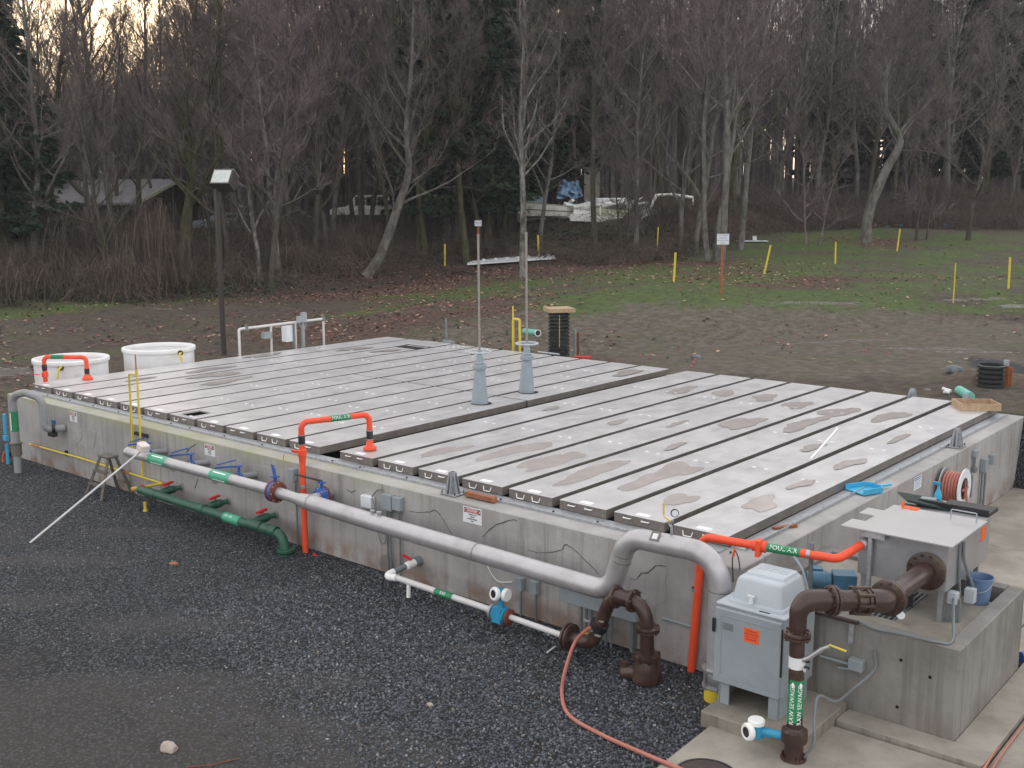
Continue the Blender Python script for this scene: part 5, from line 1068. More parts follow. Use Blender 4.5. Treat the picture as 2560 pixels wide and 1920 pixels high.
def sparse():
    random.seed(21); b = B()
    for i in range(9000):
        d = random.uniform(32,66); az = random.uniform(-.52,.52); x, y = C0.x+FV.x*d+RV.x*az*d, C0.y+FV.y*d+RV.y*az*d
        if (x > -20.6 and y < 13.2) or y < 0 or (az > .1 and random.random() < .75): continue
        if noise.noise(Vector((x*.3,y*.3,7))) < -.12: continue
        leaf(b,x,y,gz(x,y))
    o = mesh_obj('leaf_litter',b,M_lf,smooth=False); o['kind'] = 'stuff'
sparse()
def tuft(b, x, y, z):
    b.mi = random.choice((0,1))
    for _ in range(3):
        a = random.uniform(0,6.3); h = random.uniform(.03,.09); w = .02; dx = math.cos(a); dy = math.sin(a); x2 = x+random.uniform(-.12,.12); y2 = y+random.uniform(-.12,.12)
        b.add([(x2-dy*w,y2+dx*w,z-.02),(x2+dy*w,y2-dx*w,z-.02),(x2+dx*h*.5,y2+dy*h*.5,z+h)],[(0,1,2)])
M_gs = [mat('grass_blade',(.10,.16,.04),.7,0,.3,2), mat('grass_blade_dry',(.13,.15,.05),.7,0,.3,2)]
patch_scatter('grass', ('grass',), 7, tuft, M_gs, 6)

# ================================================================ trees
def bark(name, a, bq, moss=.0):
    m = bpy.data.materials.new(name); m.use_nodes = True; n = m.node_tree.nodes; l = m.node_tree.links; p = n['Principled BSDF']
    g = n.new('ShaderNodeNewGeometry'); pos = g.outputs['Position']; mp_ = n.new('ShaderNodeMapping'); mp_.inputs['Scale'].default_value = (1,1,.45); l.new(pos,mp_.inputs[0])
    c = mixc(n,l,geo_mask(n,l,ntex(n,l,mp_.outputs[0],3.5,7,.7),.35,.65),a,bq)
    if moss: c = mixc(n,l,mth(n,l,'MULTIPLY',geo_mask(n,l,ntex(n,l,pos,1.1,5,.6),.48,.62),moss),c,(.05,.06,.02))
    l.new(c,p.inputs['Base Color']); p.inputs['Roughness'].default_value = .85; p.inputs['Specular IOR Level'].default_value = .2; MATS[name] = m; return m
MB_dark = bark('bark_dark',(.048,.041,.036),(.105,.09,.078),.5)
MB_pale = bark('bark_pale',(.085,.078,.07),(.20,.19,.175),.35)
MB_birch = bark('bark_birch',(.06,.055,.05),(.26,.25,.235),.35)
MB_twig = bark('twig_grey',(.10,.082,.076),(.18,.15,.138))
MB_twigp = bark('twig_purple',(.125,.098,.098),(.22,.175,.175))
MB_mossy = bark('bark_mossy',(.045,.042,.028),(.10,.10,.055),.8)
def seg(b, pts, rs, n):
    b.tube(pts, rs, n, cap=False)
def spike(b, p, d, L_, r):            # tapering twig, three-sided
    d = d.normalized(); u = d.orthogonal().normalized()*r; w = d.cross(u); m_ = p+d*L_*.5+Vector((random.uniform(-.06,.06),random.uniform(-.06,.06),.05))*L_; e = p+d*L_+Vector((random.uniform(-.1,.1),random.uniform(-.1,.1),.16))*L_
    b.add([p+u,p-u*.5+w*.87,p-u*.5-w*.87,m_+u*.6,m_-u*.3+w*.5,m_-u*.3-w*.5,e],[(0,1,4,3),(1,2,5,4),(2,0,3,5),(3,4,6),(4,5,6),(5,3,6)])
def limb_path(p, d, L_, n, wig, up_):
    pts = [p]; d = d.normalized()
    for i in range(n):
        d = (d+Vector((random.uniform(-wig,wig),random.uniform(-wig,wig),random.uniform(-wig,wig)+up_))).normalized(); pts.append(pts[-1]+d*(L_/n))
    return pts
def twigs_on(b, pts, k, Lm, r, spread=.9):
    for _ in range(k):
        t = random.uniform(.12,1)*(len(pts)-1); i = min(int(t),len(pts)-2); q = pts[i].lerp(pts[i+1],t-i); ax = (pts[i+1]-pts[i]).normalized()
        dd = ax+Vector((random.gauss(0,spread),random.gauss(0,spread),random.gauss(.15,spread*.6)))*.8; spike(b,q,dd,Lm*random.uniform(.5,1.2),r)
def tree_mesh(seed, H, r0, trunk_pts=None, stems=1, lo=.28, limbs=30, spread=.42, ang=(.65,1.25), up_=.07, tw=15, twr=.013, name='bare', lean=(0,0)):
    random.seed(seed); T = B(); Cc = B()
    for s in range(stems):
        if trunk_pts and s == 0: pts = smoothpath(trunk_pts, 4)
        else:
            a = random.uniform(0,6.3); k = .0 if stems == 1 else .5+.25*s; o = Vector((math.cos(a)*k*.8,math.sin(a)*k*.8,0)); h = H*(1 if s == 0 else random.uniform(.7,.95))
            pts = limb_path(o, Vector((o.x*.16+lean[0],o.y*.16+lean[1],1)), h, 14, .085, .012)
        h = sum((pts[i+1]-pts[i]).length for i in range(len(pts)-1)); n = len(pts); rb = r0*(1 if s == 0 else .75)
        rs = [rb*(1.25 if i == 0 else 1)*(1-i/(n-1))**.8+.012 for i in range(n)]; seg(T, pts, rs, 8)
        for q in range(limbs if s == 0 else int(limbs*.6)):
            t = lo+(1-lo)*((q+random.random())/limbs if s == 0 else random.random()); t = min(t,.985); f_ = t*(n-1); i = min(int(f_),n-2); p = pts[i].lerp(pts[i+1],f_-i); ax = (pts[i+1]-pts[i]).normalized()
            az = random.uniform(0,6.3); u = ax.orthogonal().normalized(); u = Matrix.Rotation(az,3,ax) @ u; an = random.uniform(*ang)*(1.1-.5*t)
            d = ax*math.cos(an)+u*math.sin(an); Ln = h*spread*(1.12-t)*random.uniform(.6,1.1)+.5; rl = min(rs[i]*.6, .012+Ln*.011)
            lp_ = limb_path(p,d,Ln,6,.22,up_); seg(T,lp_,[rl*(1-j/6.6)+.004 for j in range(7)],5)
            twigs_on(Cc,lp_,int(tw*.7),.9,twr)
            for w in range(random.randint(5,8)):
                f2 = random.uniform(.2,1)*5.99; j = int(f2); q2 = lp_[j].lerp(lp_[j+1],f2-j); ax2 = (lp_[j+1]-lp_[j]).normalized(); d2 = ax2+Vector((random.gauss(0,.6),random.gauss(0,.6),random.gauss(.25,.4)))
                L2 = Ln*.38*random.uniform(.5,1.1)*(1.15-f2/8)+.35; bp2 = limb_path(q2,d2,L2,4,.26,.1); seg(Cc,bp2,[(.016+L2*.003)*(1-k2/4.4) for k2 in range(5)],3); twigs_on(Cc,bp2,tw,.75,twr*.85)
    return T, Cc
def proto(fn):
    T, Cc = fn; a = mesh_obj('trunk',T,MB_dark); c = mesh_obj('crown',Cc,MB_twig,smooth=False); r = (a.data,c.data); bpy.data.objects.remove(a); bpy.data.objects.remove(c); return r
PR = {}
PR['a'] = proto(tree_mesh(1,21,.2,lo=.2)); PR['b'] = proto(tree_mesh(2,23,.19,lo=.22,spread=.40,ang=(.6,1.1),up_=.09)); PR['c'] = proto(tree_mesh(3,19,.16,lo=.15,spread=.46))
PR['d'] = proto(tree_mesh(4,24,.21,spread=.38,ang=(.5,1.0),up_=.10,limbs=32)); PR['e'] = proto(tree_mesh(5,17,.15,lo=.15,limbs=22,spread=.38)); PR['f'] = proto(tree_mesh(6,22,.19,stems=3,spread=.36,ang=(.5,.95),up_=.1,limbs=22,lo=.3))
PR['s'] = proto(tree_mesh(7,8,.07,lo=.15,limbs=16,spread=.45,tw=8,stems=2))
PR['g'] = proto(tree_mesh(8,22,.25,lo=.22,limbs=26,spread=.4,up_=.1,lean=(.08,.05)))
def tree(key, p, s, rz, label, mt=None, mc=None, group=None, cat='tree', name='bare_tree', tilt=(0,0), sz=1.):
    o = bpy.data.objects.new(name,None); COL.objects.link(o); o.location = (p[0],p[1],gz(p[0],p[1])-.08); o.rotation_euler = (tilt[0],tilt[1],rz); o.scale = (s,s,s*sz); tag(o,label,cat,group)
    for nm, me, mm in (('trunk',PR[key][0],mt),('crown',PR[key][1],mc)):
        c = bpy.data.objects.new(nm,me); COL.objects.link(c); c.parent = o
        if mm: c.material_slots[0].link = 'OBJECT'; c.material_slots[0].material = mm
    return o
# shaped trees
def P3(*q): return [Vector((RV.x*a+FV.x*.15*a, RV.y*a+FV.y*.15*a, z)) for a, z in q]
PR['lean'] = proto(tree_mesh(21,18,.34,trunk_pts=P3((0,0),(.9,1.3),(2.0,4.2),(2.7,6.4),(2.6,9),(3.0,13),(3.2,18)),limbs=20,lo=.3))
PR['birch'] = proto(tree_mesh(22,20,.2,trunk_pts=P3((0,0),(.05,4),(-.1,9),(.1,14),(-.1,21)),limbs=34,lo=.28,spread=.33,ang=(.55,1.0),up_=.13,tw=8))
PR['curvy'] = proto(tree_mesh(23,16,.42,trunk_pts=P3((0,0),(.1,2.2),(1.2,5.2),(2.2,7.3),(1.0,9.5),(.9,12),(1.6,14),(2.2,18)),limbs=26,lo=.36,spread=.42,ang=(.7,1.3),up_=.03))
PR['fork'] = proto(tree_mesh(24,20,.3,trunk_pts=P3((0,0),(.5,3),(1.0,6),(.9,10),(1.6,14),(2.2,20)),limbs=30,lo=.25,spread=.42,stems=2))
NT = [('fork',(-47.945,22.315,1.981),1.0,0,'dark mossy forked tree rising beside the lamp post head, left of it',MB_mossy,None),
 ('a',(-53.804,16.687,2.031),.95,1.,'pale leaning tree in front of the dark conifer at the left edge',MB_pale,None),
 ('lean',(-42.418,31.9,1.931),1.0,0,'thick tree leaning hard to the right from the leaf litter, then upright',MB_pale,None),
 ('birch',(-32.657,35.162,2.121),1.0,0,'slender birch with mottled white bark between the two valve rods and the field',MB_birch,None),
 ('curvy',(-24.259,64.796,3.437),1.0,0,'crooked pale-limbed tree standing alone at the field edge on the right',MB_pale,None),
 ('f',(-26.199,46.397,2.706),1.1,.6,'tall cluster of straight pale trunks behind the white field sign',MB_pale,MB_twigp),
 ('b',(-28.767,53.995,3.108),1.05,2.,'straight pale trunk just right of the cluster behind the field sign',MB_pale,None),
 ('e',(-44.095,25.214,1.989),.9,2.1,'thin birch-like sapling leaning right of the lamp pole',MB_birch,None),
 ('e',(-43.935,26.444,2.145),.95,4.2,'second thin sapling between the lamp pole and the white car',MB_birch,MB_twigp),
 ('c',(-45.39,30.479,2.861),1.,3.,'dark thin trunk standing left of the white car',MB_dark,None),
 ('b',(-43.541,38.314,2.866),.95,4.,'mossy thin trunk just right of the leaning tree',MB_mossy,None),
 ('c',(-41.19,41.07,2.832),.9,5.,'twisted dark trunk behind the small white stake sign',MB_dark,None),
 ('e',(-38.572,44.236,3.325),1.,.3,'slim pale trunk right of the birch in front of the white hull',MB_pale,None),
 ('a',(-35.174,45.881,3.573),1.,2.6,'dark upright trunk in front of the junk heap',MB_dark,None),
 ('e',(-31.696,45.547,2.952),1.,1.2,'bent pale trunk leaning in front of the collapsed trailer',MB_pale,None),
 ('c',(-30.598,49.149,3.105),1.,.4,'left one of the bunch of stems left of the field sign',MB_pale,None),
 ('e',(-29.126,48.619,2.901),1.1,5.2,'right one of the bunch of stems left of the field sign',MB_pale,None),
 ('s',(-32.346,45.134,2.934),.9,.5,'low scrubby sapling below the collapsed trailer',MB_dark,None),
 ('g',(-46.665,24.026,2.162),1.,1.,'tree rising right behind the lamp post head',MB_mossy,None),
 ('d',(-50.871,20.372,2.181),.95,.2,'tall straight tree in front of the long grey roof',MB_dark,None),
 ('s',(-26.202,59.837,3.34),1.1,1.,'bushy sapling left of the crooked tree',MB_twigp,None),
 ('c',(-18.855,70.735,3.532),1.,1.4,'dark tree at the field edge near the right border',MB_dark,None),
 ('s',(-21.922,69.35,3.507),1.2,2.5,'bushy sapling right of the crooked tree',MB_dark,MB_twigp)]
for k, p, s, rz, lb, mt_, mc_ in NT: tree(k,p,s,rz,lb,mt_,mc_)
random.seed(77)
keys = 'abcdefg'
ZN = ((-.42,'bare tree in the wood left of the long grey roof'),(-.30,'bare tree in the wood behind the long grey roof and lamp head'),(-.19,'bare tree in the wood behind the white pickup'),(-.06,'bare tree in the wood above the leaning tree'),(.06,'bare tree in the wood around the birch and dark conifers'),(.17,'bare tree in the wood behind the junk heap'),(.27,'bare tree in the wood right of the pale trunk cluster'),(.38,'bare tree in the wood around the crooked tree'),(9,'bare tree in the wood at the right edge'))
for row, (dd, n_) in enumerate(((5,22),(12,28),(21,34))):
    for i in range(n_):
        az = -.53+1.06*(i+random.uniform(.1,.9))/n_; e = 58+10*sst(-.25,.0,az)+24*sst(.12,.3,az); d = e+dd+random.uniform(-4,4); x = C0.x+FV.x*d+RV.x*az*d; y = C0.y+FV.y*d+RV.y*az*d
        if row < 2 and -.34 < az < -.26 and random.random() < .6 or .0 < az < .18 and d < 85 and random.random() < .88: continue
        lb_ = next(t for z_, t in ZN if az < z_)
        tree(random.choice(keys),(x,y),random.uniform(.95,1.25)*(1-.27*sst(-.2,-.3,az)),random.uniform(0,6.3),lb_,random.choice((MB_dark,MB_dark,MB_pale,MB_mossy)),random.choice((None,MB_twigp,MB_twig)),lb_.replace('bare tree','bare trees'))
# conifers
def conifer_mesh(seed, H, Rb):
    random.seed(seed); T = B(); Cc = B(); T.tube([(0,0,0),(0,0,H*.5),(0,0,H)],[.3,.18,.02],8,cap=False); z = 2.6
    while z < H:
        t = z/H; rr_ = Rb*(1-t)**.75*(.75+.5*random.random())+.25
        for k in range(random.randint(6,8)):
            a = random.uniform(0,6.3); d = Vector((math.cos(a),math.sin(a),-.22)); pts = [Vector((0,0,z))]
            for j in range(5): pts.append(pts[-1]+d.normalized()*(rr_/5)); d.z += .10
            Cc.tube(pts,[.03,.025,.02,.015,.01,.006],3,cap=False)
            for j in range(1,6):
                for _ in range(17):
                    c = pts[j]+Vector((random.gauss(0,.22),random.gauss(0,.22),random.gauss(-.12,.12))); u = (Vector((math.cos(a),math.sin(a),0))+Vector((random.gauss(0,.6),random.gauss(0,.6),-.35))).normalized()*random.uniform(.25,.5); w = u.orthogonal().normalized()*random.uniform(.07,.14)
                    w = Matrix.Rotation(random.uniform(0,3.1),3,u.normalized()) @ w; Cc.add([c-w,c+u,c+w,c-u*.3],[(0,1,2),(0,2,3)])
        z += H*.022*(1+random.random())
    return T, Cc
MC = [bark('conifer_green',(.014,.030,.021),(.032,.056,.034)), bark('conifer_green_light',(.02,.035,.02),(.04,.06,.03))]
def protoc(fn):
    T, Cc = fn; a = mesh_obj('trunk',T,MB_dark); c = mesh_obj('crown',Cc,MC[0],smooth=False); r = (a.data,c.data); bpy.data.objects.remove(a); bpy.data.objects.remove(c); return r
PR['c1'] = protoc(conifer_mesh(31,22,4.2)); PR['c2'] = protoc(conifer_mesh(32,26,3.6)); PR['c3'] = protoc(conifer_mesh(33,16.5,4.4))
def dpt(az, d): return (C0.x+FV.x*d+RV.x*az*d, C0.y+FV.y*d+RV.y*az*d)
for az, d, k, s, lb in ((-.468,63,'c3',1.0,'dark conifer filling the left edge of the view'),(-.455,72,'c2',.62,'smaller dark conifer beside the left edge conifer, behind the grey roof'),
    (-.050,74,'c1',1.15,'large dark conifer left of the birch in the middle of the wood'),(-.022,75,'c1',1.1,'dark conifer directly behind the birch trunk'),(-.018,88,'c1',1.4,'tallest dark conifer right behind the birch'),(.030,94,'c1',1.5,'dark conifer right of the birch above the white hull'),
    (-.08,84,'c1',1.0,'conifer half hidden left of the middle conifer group'),(.47,108,'c1',1.5,'big dark conifer at the upper right edge'),(.42,116,'c2',1.3,'dark conifer left of the upper right edge one'),(.36,122,'c1',1.3,'dim conifer deep in the wood above the crooked tree, to its right'),
    (.29,120,'c2',1.05,'narrow conifer deep in the wood above the crooked tree'),(-.30,112,'c2',.72,'small conifer standing against the bright sky gap on the left'),(-.345,115,'c1',.72,'rounded conifer against the bright sky on the left')):
    tree(k,dpt(az,d),s,az*40,lb,None,MC[int(abs(az)*100)%2],'evergreens in the wood',name='conifer')
# dense far wood, one mass: more crowns behind everything
def far_wood():
    random.seed(5); b = B(); U = random.uniform; Gs = random.gauss
    for i in range(3000):
        az = U(-.56,.56); e = 58+10*sst(-.25,.0,az)+24*sst(.12,.3,az); d = e+26+75*random.random()**1.2; x, y = dpt(az,d); z = gz(x,y,False); op = sst(-.2,-.36,az)
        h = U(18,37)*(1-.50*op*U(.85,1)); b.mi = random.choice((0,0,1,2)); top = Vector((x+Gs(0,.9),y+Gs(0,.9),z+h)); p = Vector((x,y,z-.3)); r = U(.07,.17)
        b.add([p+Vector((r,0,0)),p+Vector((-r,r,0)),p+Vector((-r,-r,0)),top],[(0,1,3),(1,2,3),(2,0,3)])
        for _ in range(11):
            t = U(.22,.95); q = p.lerp(top,t); a = U(0,6.3); Ln = h*.3*(1.15-t)*U(.6,1.1)+.6; dd = Vector((math.cos(a)*U(.4,.8),math.sin(a)*U(.4,.8),1)).normalized(); w = Vector((-math.sin(a),math.cos(a),0))*(.02+Ln*.008); en = q+dd*Ln; b.add([q-w,q+w,en],[(0,1,2)])
            for _ in range(12):
                q2 = q.lerp(en,U(.2,1)); d2 = (dd+Vector((Gs(0,.5),Gs(0,.5),Gs(0,.3)))).normalized()*U(.6,1.7); w2 = Vector((U(-1,1),U(-1,1),U(-.3,.3))).normalized()*.032; b.add([q2-w2,q2+w2,q2+d2],[(0,1,2)])
    o = mesh_obj('far_wood',b,[MB_twigp,MB_twig,bark('twig_hazed',(.19,.16,.16),(.30,.26,.255))],smooth=False); o['kind'] = 'stuff'  # last bark is paler: distance haze put into the twig colour
far_wood()

# ================================================================ brambles, ivy
def bramble():
    random.seed(9); b = B()
    for i in range(2100):
        az = random.uniform(-.54,.56); e = 58+10*sst(-.25,.0,az)+24*sst(.12,.3,az); d = e+random.uniform(-1,13)+5*sst(-.36,-.2,az)*(1-sst(.0,.1,az))
        if -.02 < az < .13 and (d > e+4 or random.random() < .6) and random.random() < .85: continue
        if (-.185 < az < -.04 or -.30 < az < -.245) and random.random() < .62: continue
        x, y = dpt(az,d); z = gz(x,y); hs = (2.7 if az < -.12 else 1.1 if az < .12 else 1.6)*random.uniform(.35,1.25)*(.55+.75*abs(noise.noise(Vector((x*.22,y*.22,3))))*2); b.mi = random.choice((0,0,1))
        for _ in range(9):
            a = random.uniform(0,6.3); Ln = random.uniform(.6,1.7); p = Vector((x+random.gauss(0,.5),y+random.gauss(0,.5),z-.1)); q = p+Vector((math.cos(a)*Ln*.4,math.sin(a)*Ln*.4,hs)); r_ = p+Vector((math.cos(a)*Ln,math.sin(a)*Ln,hs*.75)); s_ = p+Vector((math.cos(a)*Ln*1.5,math.sin(a)*Ln*1.5,hs*.2))
            b.tube([p,p.lerp(q,.6)+Vector((random.gauss(0,.1),random.gauss(0,.1),0)),q,r_,s_],[.017,.015,.013,.011,.006],3,cap=False)
            for _ in range(4):
                k = random.choice((q,r_,p.lerp(q,.7))); spike(b,k,Vector((random.gauss(0,.7),random.gauss(0,.7),random.gauss(.2,.5))),random.uniform(.4,.9),.009)
    o = mesh_obj('brambles',b,[bark('bramble_brown',(.08,.062,.05),(.165,.13,.105)),bark('bramble_dark',(.06,.05,.04),(.12,.10,.082))],smooth=False); o['kind'] = 'stuff'
bramble()
def ivy():
    random.seed(10); b = B()
    for (p, rl, rd, k) in (((-35.844,46.442,3.859),7,2,700),((-38.113,45.856,3.815),5,2,300),((-51.131,19.254,2.008),12,2.2,1300),((-44.584,24.738,1.983),8,2.2,800),((-53.892,16.614,2.031),7,2.5,700),((-44.871,35.757,2.913),6,2.5,300),((-32.205,48.701,3.869),4,2,250),((-44.521,43.973,3.731),5,3,450)):
        for _ in range(k*2):
            x = p[0]+RV.x*random.gauss(0,.5)*rl+FV.x*random.gauss(0,.5)*rd; y = p[1]+RV.y*random.gauss(0,.5)*rl+FV.y*random.gauss(0,.5)*rd; z = gz(x,y)+abs(random.gauss(0,.32)); a = random.uniform(0,6.3); s = random.uniform(.035,.08)
            u = Vector((math.cos(a),math.sin(a),random.uniform(-.8,.8)))*s; w = Vector((-math.sin(a),math.cos(a),random.uniform(-.8,.8)))*s; c = Vector((x,y,z)); b.add([c-u,c+w,c+u,c-w],[(0,1,2,3)])
    o = mesh_obj('ivy',b,bark('ivy_green',(.03,.05,.026),(.06,.095,.04)),smooth=False); o['kind'] = 'stuff'
ivy()

# ================================================================ houses, cars and junk in the wood
M_roof = mat('roof_grey',(.20,.195,.20),.8,0,.15,2,streak=(1,1,1)); M_trim = mat('pale_fascia',(.34,.36,.24),.7,0,.1,4); M_wall = mat('dark_siding',(.03,.026,.024),.8,0,.2,3)
M_car = mat('car_white',(.84,.86,.87),.35,0,.06,2,grime=(.45,.44,.4),gscale=1); M_carb = mat('car_silver_blue',(.28,.36,.42),.3,.2,.08,2); M_win = mat('car_window',(.02,.025,.03),.1,0,.1,3)
M_wreck = mat('wreck_white',(.86,.86,.82),.55,0,.1,1.5,grime=(.28,.27,.16),gscale=1.6); M_tarp = mat('blue_tarp',(.16,.27,.40),.6,0,.2,2)
h1 = thing('house', 'long low house with grey roof and open dark gable behind the brambles', 'house', (-64.37,32.73,5.97))
eL, eR = Vector((-63.07,28.62,6.36)), Vector((-64.36,36.82,6.46)); eR.z = eL.z; g_ = (eR-eL); g_.z = 0; ax = Vector((-g_.y,g_.x,0)).normalized(); ax = ax if ax.dot(RV) < 0 else -ax
ap = (eL+eR)/2; ap.z = eL.z+1.75; Lh = 15; dn_ = Vector((0,0,-.16)); ov = ax*-.5
def slab4(a_, b_, c_, d_, t): return B().add([a_,b_,c_,d_,a_+t,b_+t,c_+t,d_+t],[(0,1,2,3),(7,6,5,4),(0,4,5,1),(1,5,6,2),(2,6,7,3),(3,7,4,0)])
part('roof', slab4(eL+ov,ap+ov,ap+ax*Lh,eL+ax*Lh,dn_), M_roof, h1); part('roof', slab4(ap+ov,eR+ov,eR+ax*Lh,ap+ax*Lh,dn_), M_roof, h1)
f0 = ov*1.08; tk = Vector((0,0,-.22)); part('fascia', slab4(eL+f0,ap+f0,ap+f0+tk,eL+f0+tk,ax*.06), M_trim, h1); part('fascia', slab4(ap+f0,eR+f0,eR+f0+tk,ap+f0+tk,ax*.06), M_trim, h1)
gb = (eR-eL).normalized(); w0 = eL+gb*.5; w1 = eR-gb*.5; dz_ = Vector((0,0,-3.2)); part('wall', slab4(w0+ax*1.5,w1+ax*1.5,w1+ax*1.5+dz_,w0+ax*1.5+dz_,ax*.2).add([w0+ax*1.5,w1+ax*1.5,ap+ax*1.5+Vector((0,0,-.25))],[(0,1,2)]), M_wall, h1)
part('wall', slab4(w0+ax*1.72,w0+ax*14.5,w0+ax*14.5+dz_,w0+ax*1.72+dz_,gb*.2), M_wall, h1)
part('vent_pipe', B().tube([ap+ax*8.2+Vector((0,0,-.2)),ap+ax*8.2+Vector((0,0,.5))],.12,8).lathe([(.3,0),(.05,.2)],ap+ax*8.2+Vector((0,0,.5)),n=10), M_signwhite, h1)
h2 = thing('house', 'distant house with pale grey roof high behind the trees, left of the middle', 'house', (-84,59.22,8.63)); a_, b_, c_, d_ = Vector((-84.62,56.48,10.53)), Vector((-81.68,61.64,10.76)), Vector((-76.43,57.78,9.29)), Vector((-80.48,53.04,9.19))
part('roof', slab4(a_,b_,c_,d_,Vector((0,0,-.15))), M_roof, h2); part('wall', slab4(d_+Vector((.3,.3,-.2)),c_+Vector((-.3,.3,-.2)),c_+Vector((-.3,.3,-3.4)),d_+Vector((.3,.3,-3.4)),FV*.2), M_wall, h2)
def car(label, p, rz, m, L_=4.6, H_=1.65, W_=1.8, cat='car', pickup=False, cabin=(-.46,.30), sc=1.):
    t = thing('parked_car', label, cat, p, None, rz); ROOT[t.name] = (0,0,0); h = L_/2
    prof = [(-h,.35),(-h,.85),(-h+.1,.95),(h*cabin[1]+.5,.98),(h-.15,.82),(h,.6),(h,.35)]
    M = Matrix(((1,0,0,0),(0,0,1,0),(0,1,0,0),(0,0,0,1)))
    part('body', B().prism(prof,-W_/2,W_/2,M), m, t)
    c0, c1 = h*cabin[0]*2 if False else -h+.15, h*cabin[1]+.45
    if pickup: c0 = -.2
    cp = [(c0,.96),(c0+.25,H_),(c1-.75,H_),(c1,.96)]; part('cabin', B().prism(cp,-W_/2+.12,W_/2-.12,M), m, t)
    for s in (-1,1):
        n_ = 2 if pickup else 3; x0_ = c0+.28; x1_ = c1-.62; 
        for k in range(n_): part('window', B().box(x0_+(x1_-x0_)*k/n_+.05, x0_+(x1_-x0_)*(k+1)/n_-.05, s*(W_/2-.115)-.012, s*(W_/2-.115)+.012, 1.05, H_-.12), M_win, t)
    part('windscreen', B().box(-.01,.01,-W_/2+.22,W_/2-.22,-.33,.33, Matrix.Translation(Vector((c1-.36,0,(H_+.96)/2+.02))) @ Matrix.Rotation(-.8,4,'Y')), M_win, t)
    for sx_ in (-h*.62,h*.62):
        for sy in (-1,1): part('wheel', B().lathe([(.2,-.1),(.33,-.09),(.33,.09),(.2,.1)],(sx_,sy*(W_/2-.1),.33),(0,1,0),16), M_black, t)
    for sy in (-1,1): part('headlight', B().box(h-.06,h+.01,sy*.62-.16,sy*.62+.16,.6,.76), M_signwhite, t)
    return t
ar = math.atan2(RV.y,RV.x)
p = (-56.48,44.44,5.06); car('white covered pickup parked behind the brambles left of the middle', p, ar+.15+PI, MATS['wreck_white'], 4.9, 1.85)
p = (-78.88,52.58,7.07); car('light blue van seen between trunks right of the lamp head', p, ar+1.2, M_carb, 4.6, 1.9)
p = (-57.76,32.6,4.26); car('low white car half buried in brambles right of the lamp pole', p, ar+.1+PI, M_carb, 4.4, 1.4)
p = (-63.4,43.94,5.1); car('grey blue van behind the leaning tree', (-59.89,52.36,5.94), ar+PI, M_carb, 4.6, 1.7); jk3 = thing('junk_pile', 'pale upright scrap standing left of the dark conifers', 'scrap', (-50.83,49.36,5.91)); c = Vector((-50.86,49.39,6.16)); random.seed(9)
for i in range(9): part('scrap_piece', B().cbox(c+RV*random.gauss(0,.9)+Vector((0,0,random.uniform(-.4,.7))),random.uniform(.3,1.1),.4,random.uniform(.15,.6),rz=ar+random.uniform(-.5,.5)), random.choice((M_wreck,M_car,M_trim)), jk3)
jk = thing('junk_pile', 'heap of pale scrap left of the white pickup', 'scrap', p); c = Vector(p); random.seed(3)
for i in range(14): part('scrap_piece', B().cbox(c+Vector((random.gauss(0,1),random.gauss(0,.6),random.uniform(0,.5))),random.uniform(.3,1.3),random.uniform(.1,.4),random.uniform(.05,.3),rz=random.uniform(0,3),ry=random.uniform(-.5,.5)), random.choice((M_wreck,M_trim,M_galv)), jk)
# wrecked boat hull and trailers
hb = thing('boat_hull', 'white ribbed boat hull lying behind the birch', 'boat', (-41.73,48.9,5.23)); a_ = Vector((-42.53,46.91,5.25)); q = 78/2690.46
b = B(); Lb = 132*q*1.0; sec = []
for i in range(9):
    t_ = i/8; w_ = .95*math.sin(PI*min(1,.25+t_*.9))**.5; zt = 1.15-.35*t_; sec.append([a_+RV*Lb*t_+FV*yy*w_+Vector((0,0,zz)) for yy, zz in ((-1,zt),(-.95,zt*.55),(-.75,.15),(0,0),(.75,.15),(.95,zt*.55),(1,zt))])
b.add([p for s_ in sec for p in s_],[(i*7+j,i*7+j+1,(i+1)*7+j+1,(i+1)*7+j) for i in range(8) for j in range(6)]+[(6,5,4,3,2,1,0),tuple(56+j for j in range(7)),]); part('hull', b, M_wreck, hb)
part('rub_rail', B().tube([s_[0] for s_ in sec],.04,6), M_trim, hb); part('strake', B().tube([s_[1]-FV*.03 for s_ in sec],.03,6), M_wall, hb); part('deck', B().add([s_[0]+Vector((0,0,-.12)) for s_ in sec]+[s_[6]+Vector((0,0,-.12)) for s_ in sec],[(i,i+1,i+10,i+9) for i in range(8)]), M_wreck, hb)
part('cabin', B().cbox(a_+RV*1.1+Vector((0,0,1.2)),1.3,1.1,.6,rz=ar), M_carb, hb)
def at3(u_, z_, d_, base): return None
tr2 = thing('collapsed_trailer', 'collapsed white and mossy trailer frame lying open in the junk heap', 'trailer', (-36.86,50.24,4.84))
for a0, a1, a2, a3, mm in (((-39.16,48.37,5.06),(-34.48,52.24,4.83),(-34.51,52.28,5.17),(-39.21,48.43,5.54),M_wreck),((-38.57,50.2,5.16),(-35.93,52.39,5.04),(-36.56,53.34,5.71),(-39.25,51.13,5.94),M_trim),((-34.8,50.68,4.97),(-34.88,51.93,4.95),(-35.44,52.98,5.83),(-35.19,51.86,5.84),M_wreck),
    ((-40.54,49.96,5.54),(-39.19,51.06,5.37),(-39.53,53.54,5.92),(-41.15,52.24,6.16),M_wreck),((-39.39,52.33,5.87),(-36.67,54.57,5.7),(-36.69,54.6,5.93),(-39.42,52.36,6.16),M_wreck),((-38.38,53.18,5.93),(-37.77,55.15,6.51),(-37.61,55.33,6.74),(-38.65,54.35,6.27),M_wreck)):
    part('panel', slab4(Vector(a0),Vector(a1),Vector(a2),Vector(a3),FV*.12), mm, tr2)
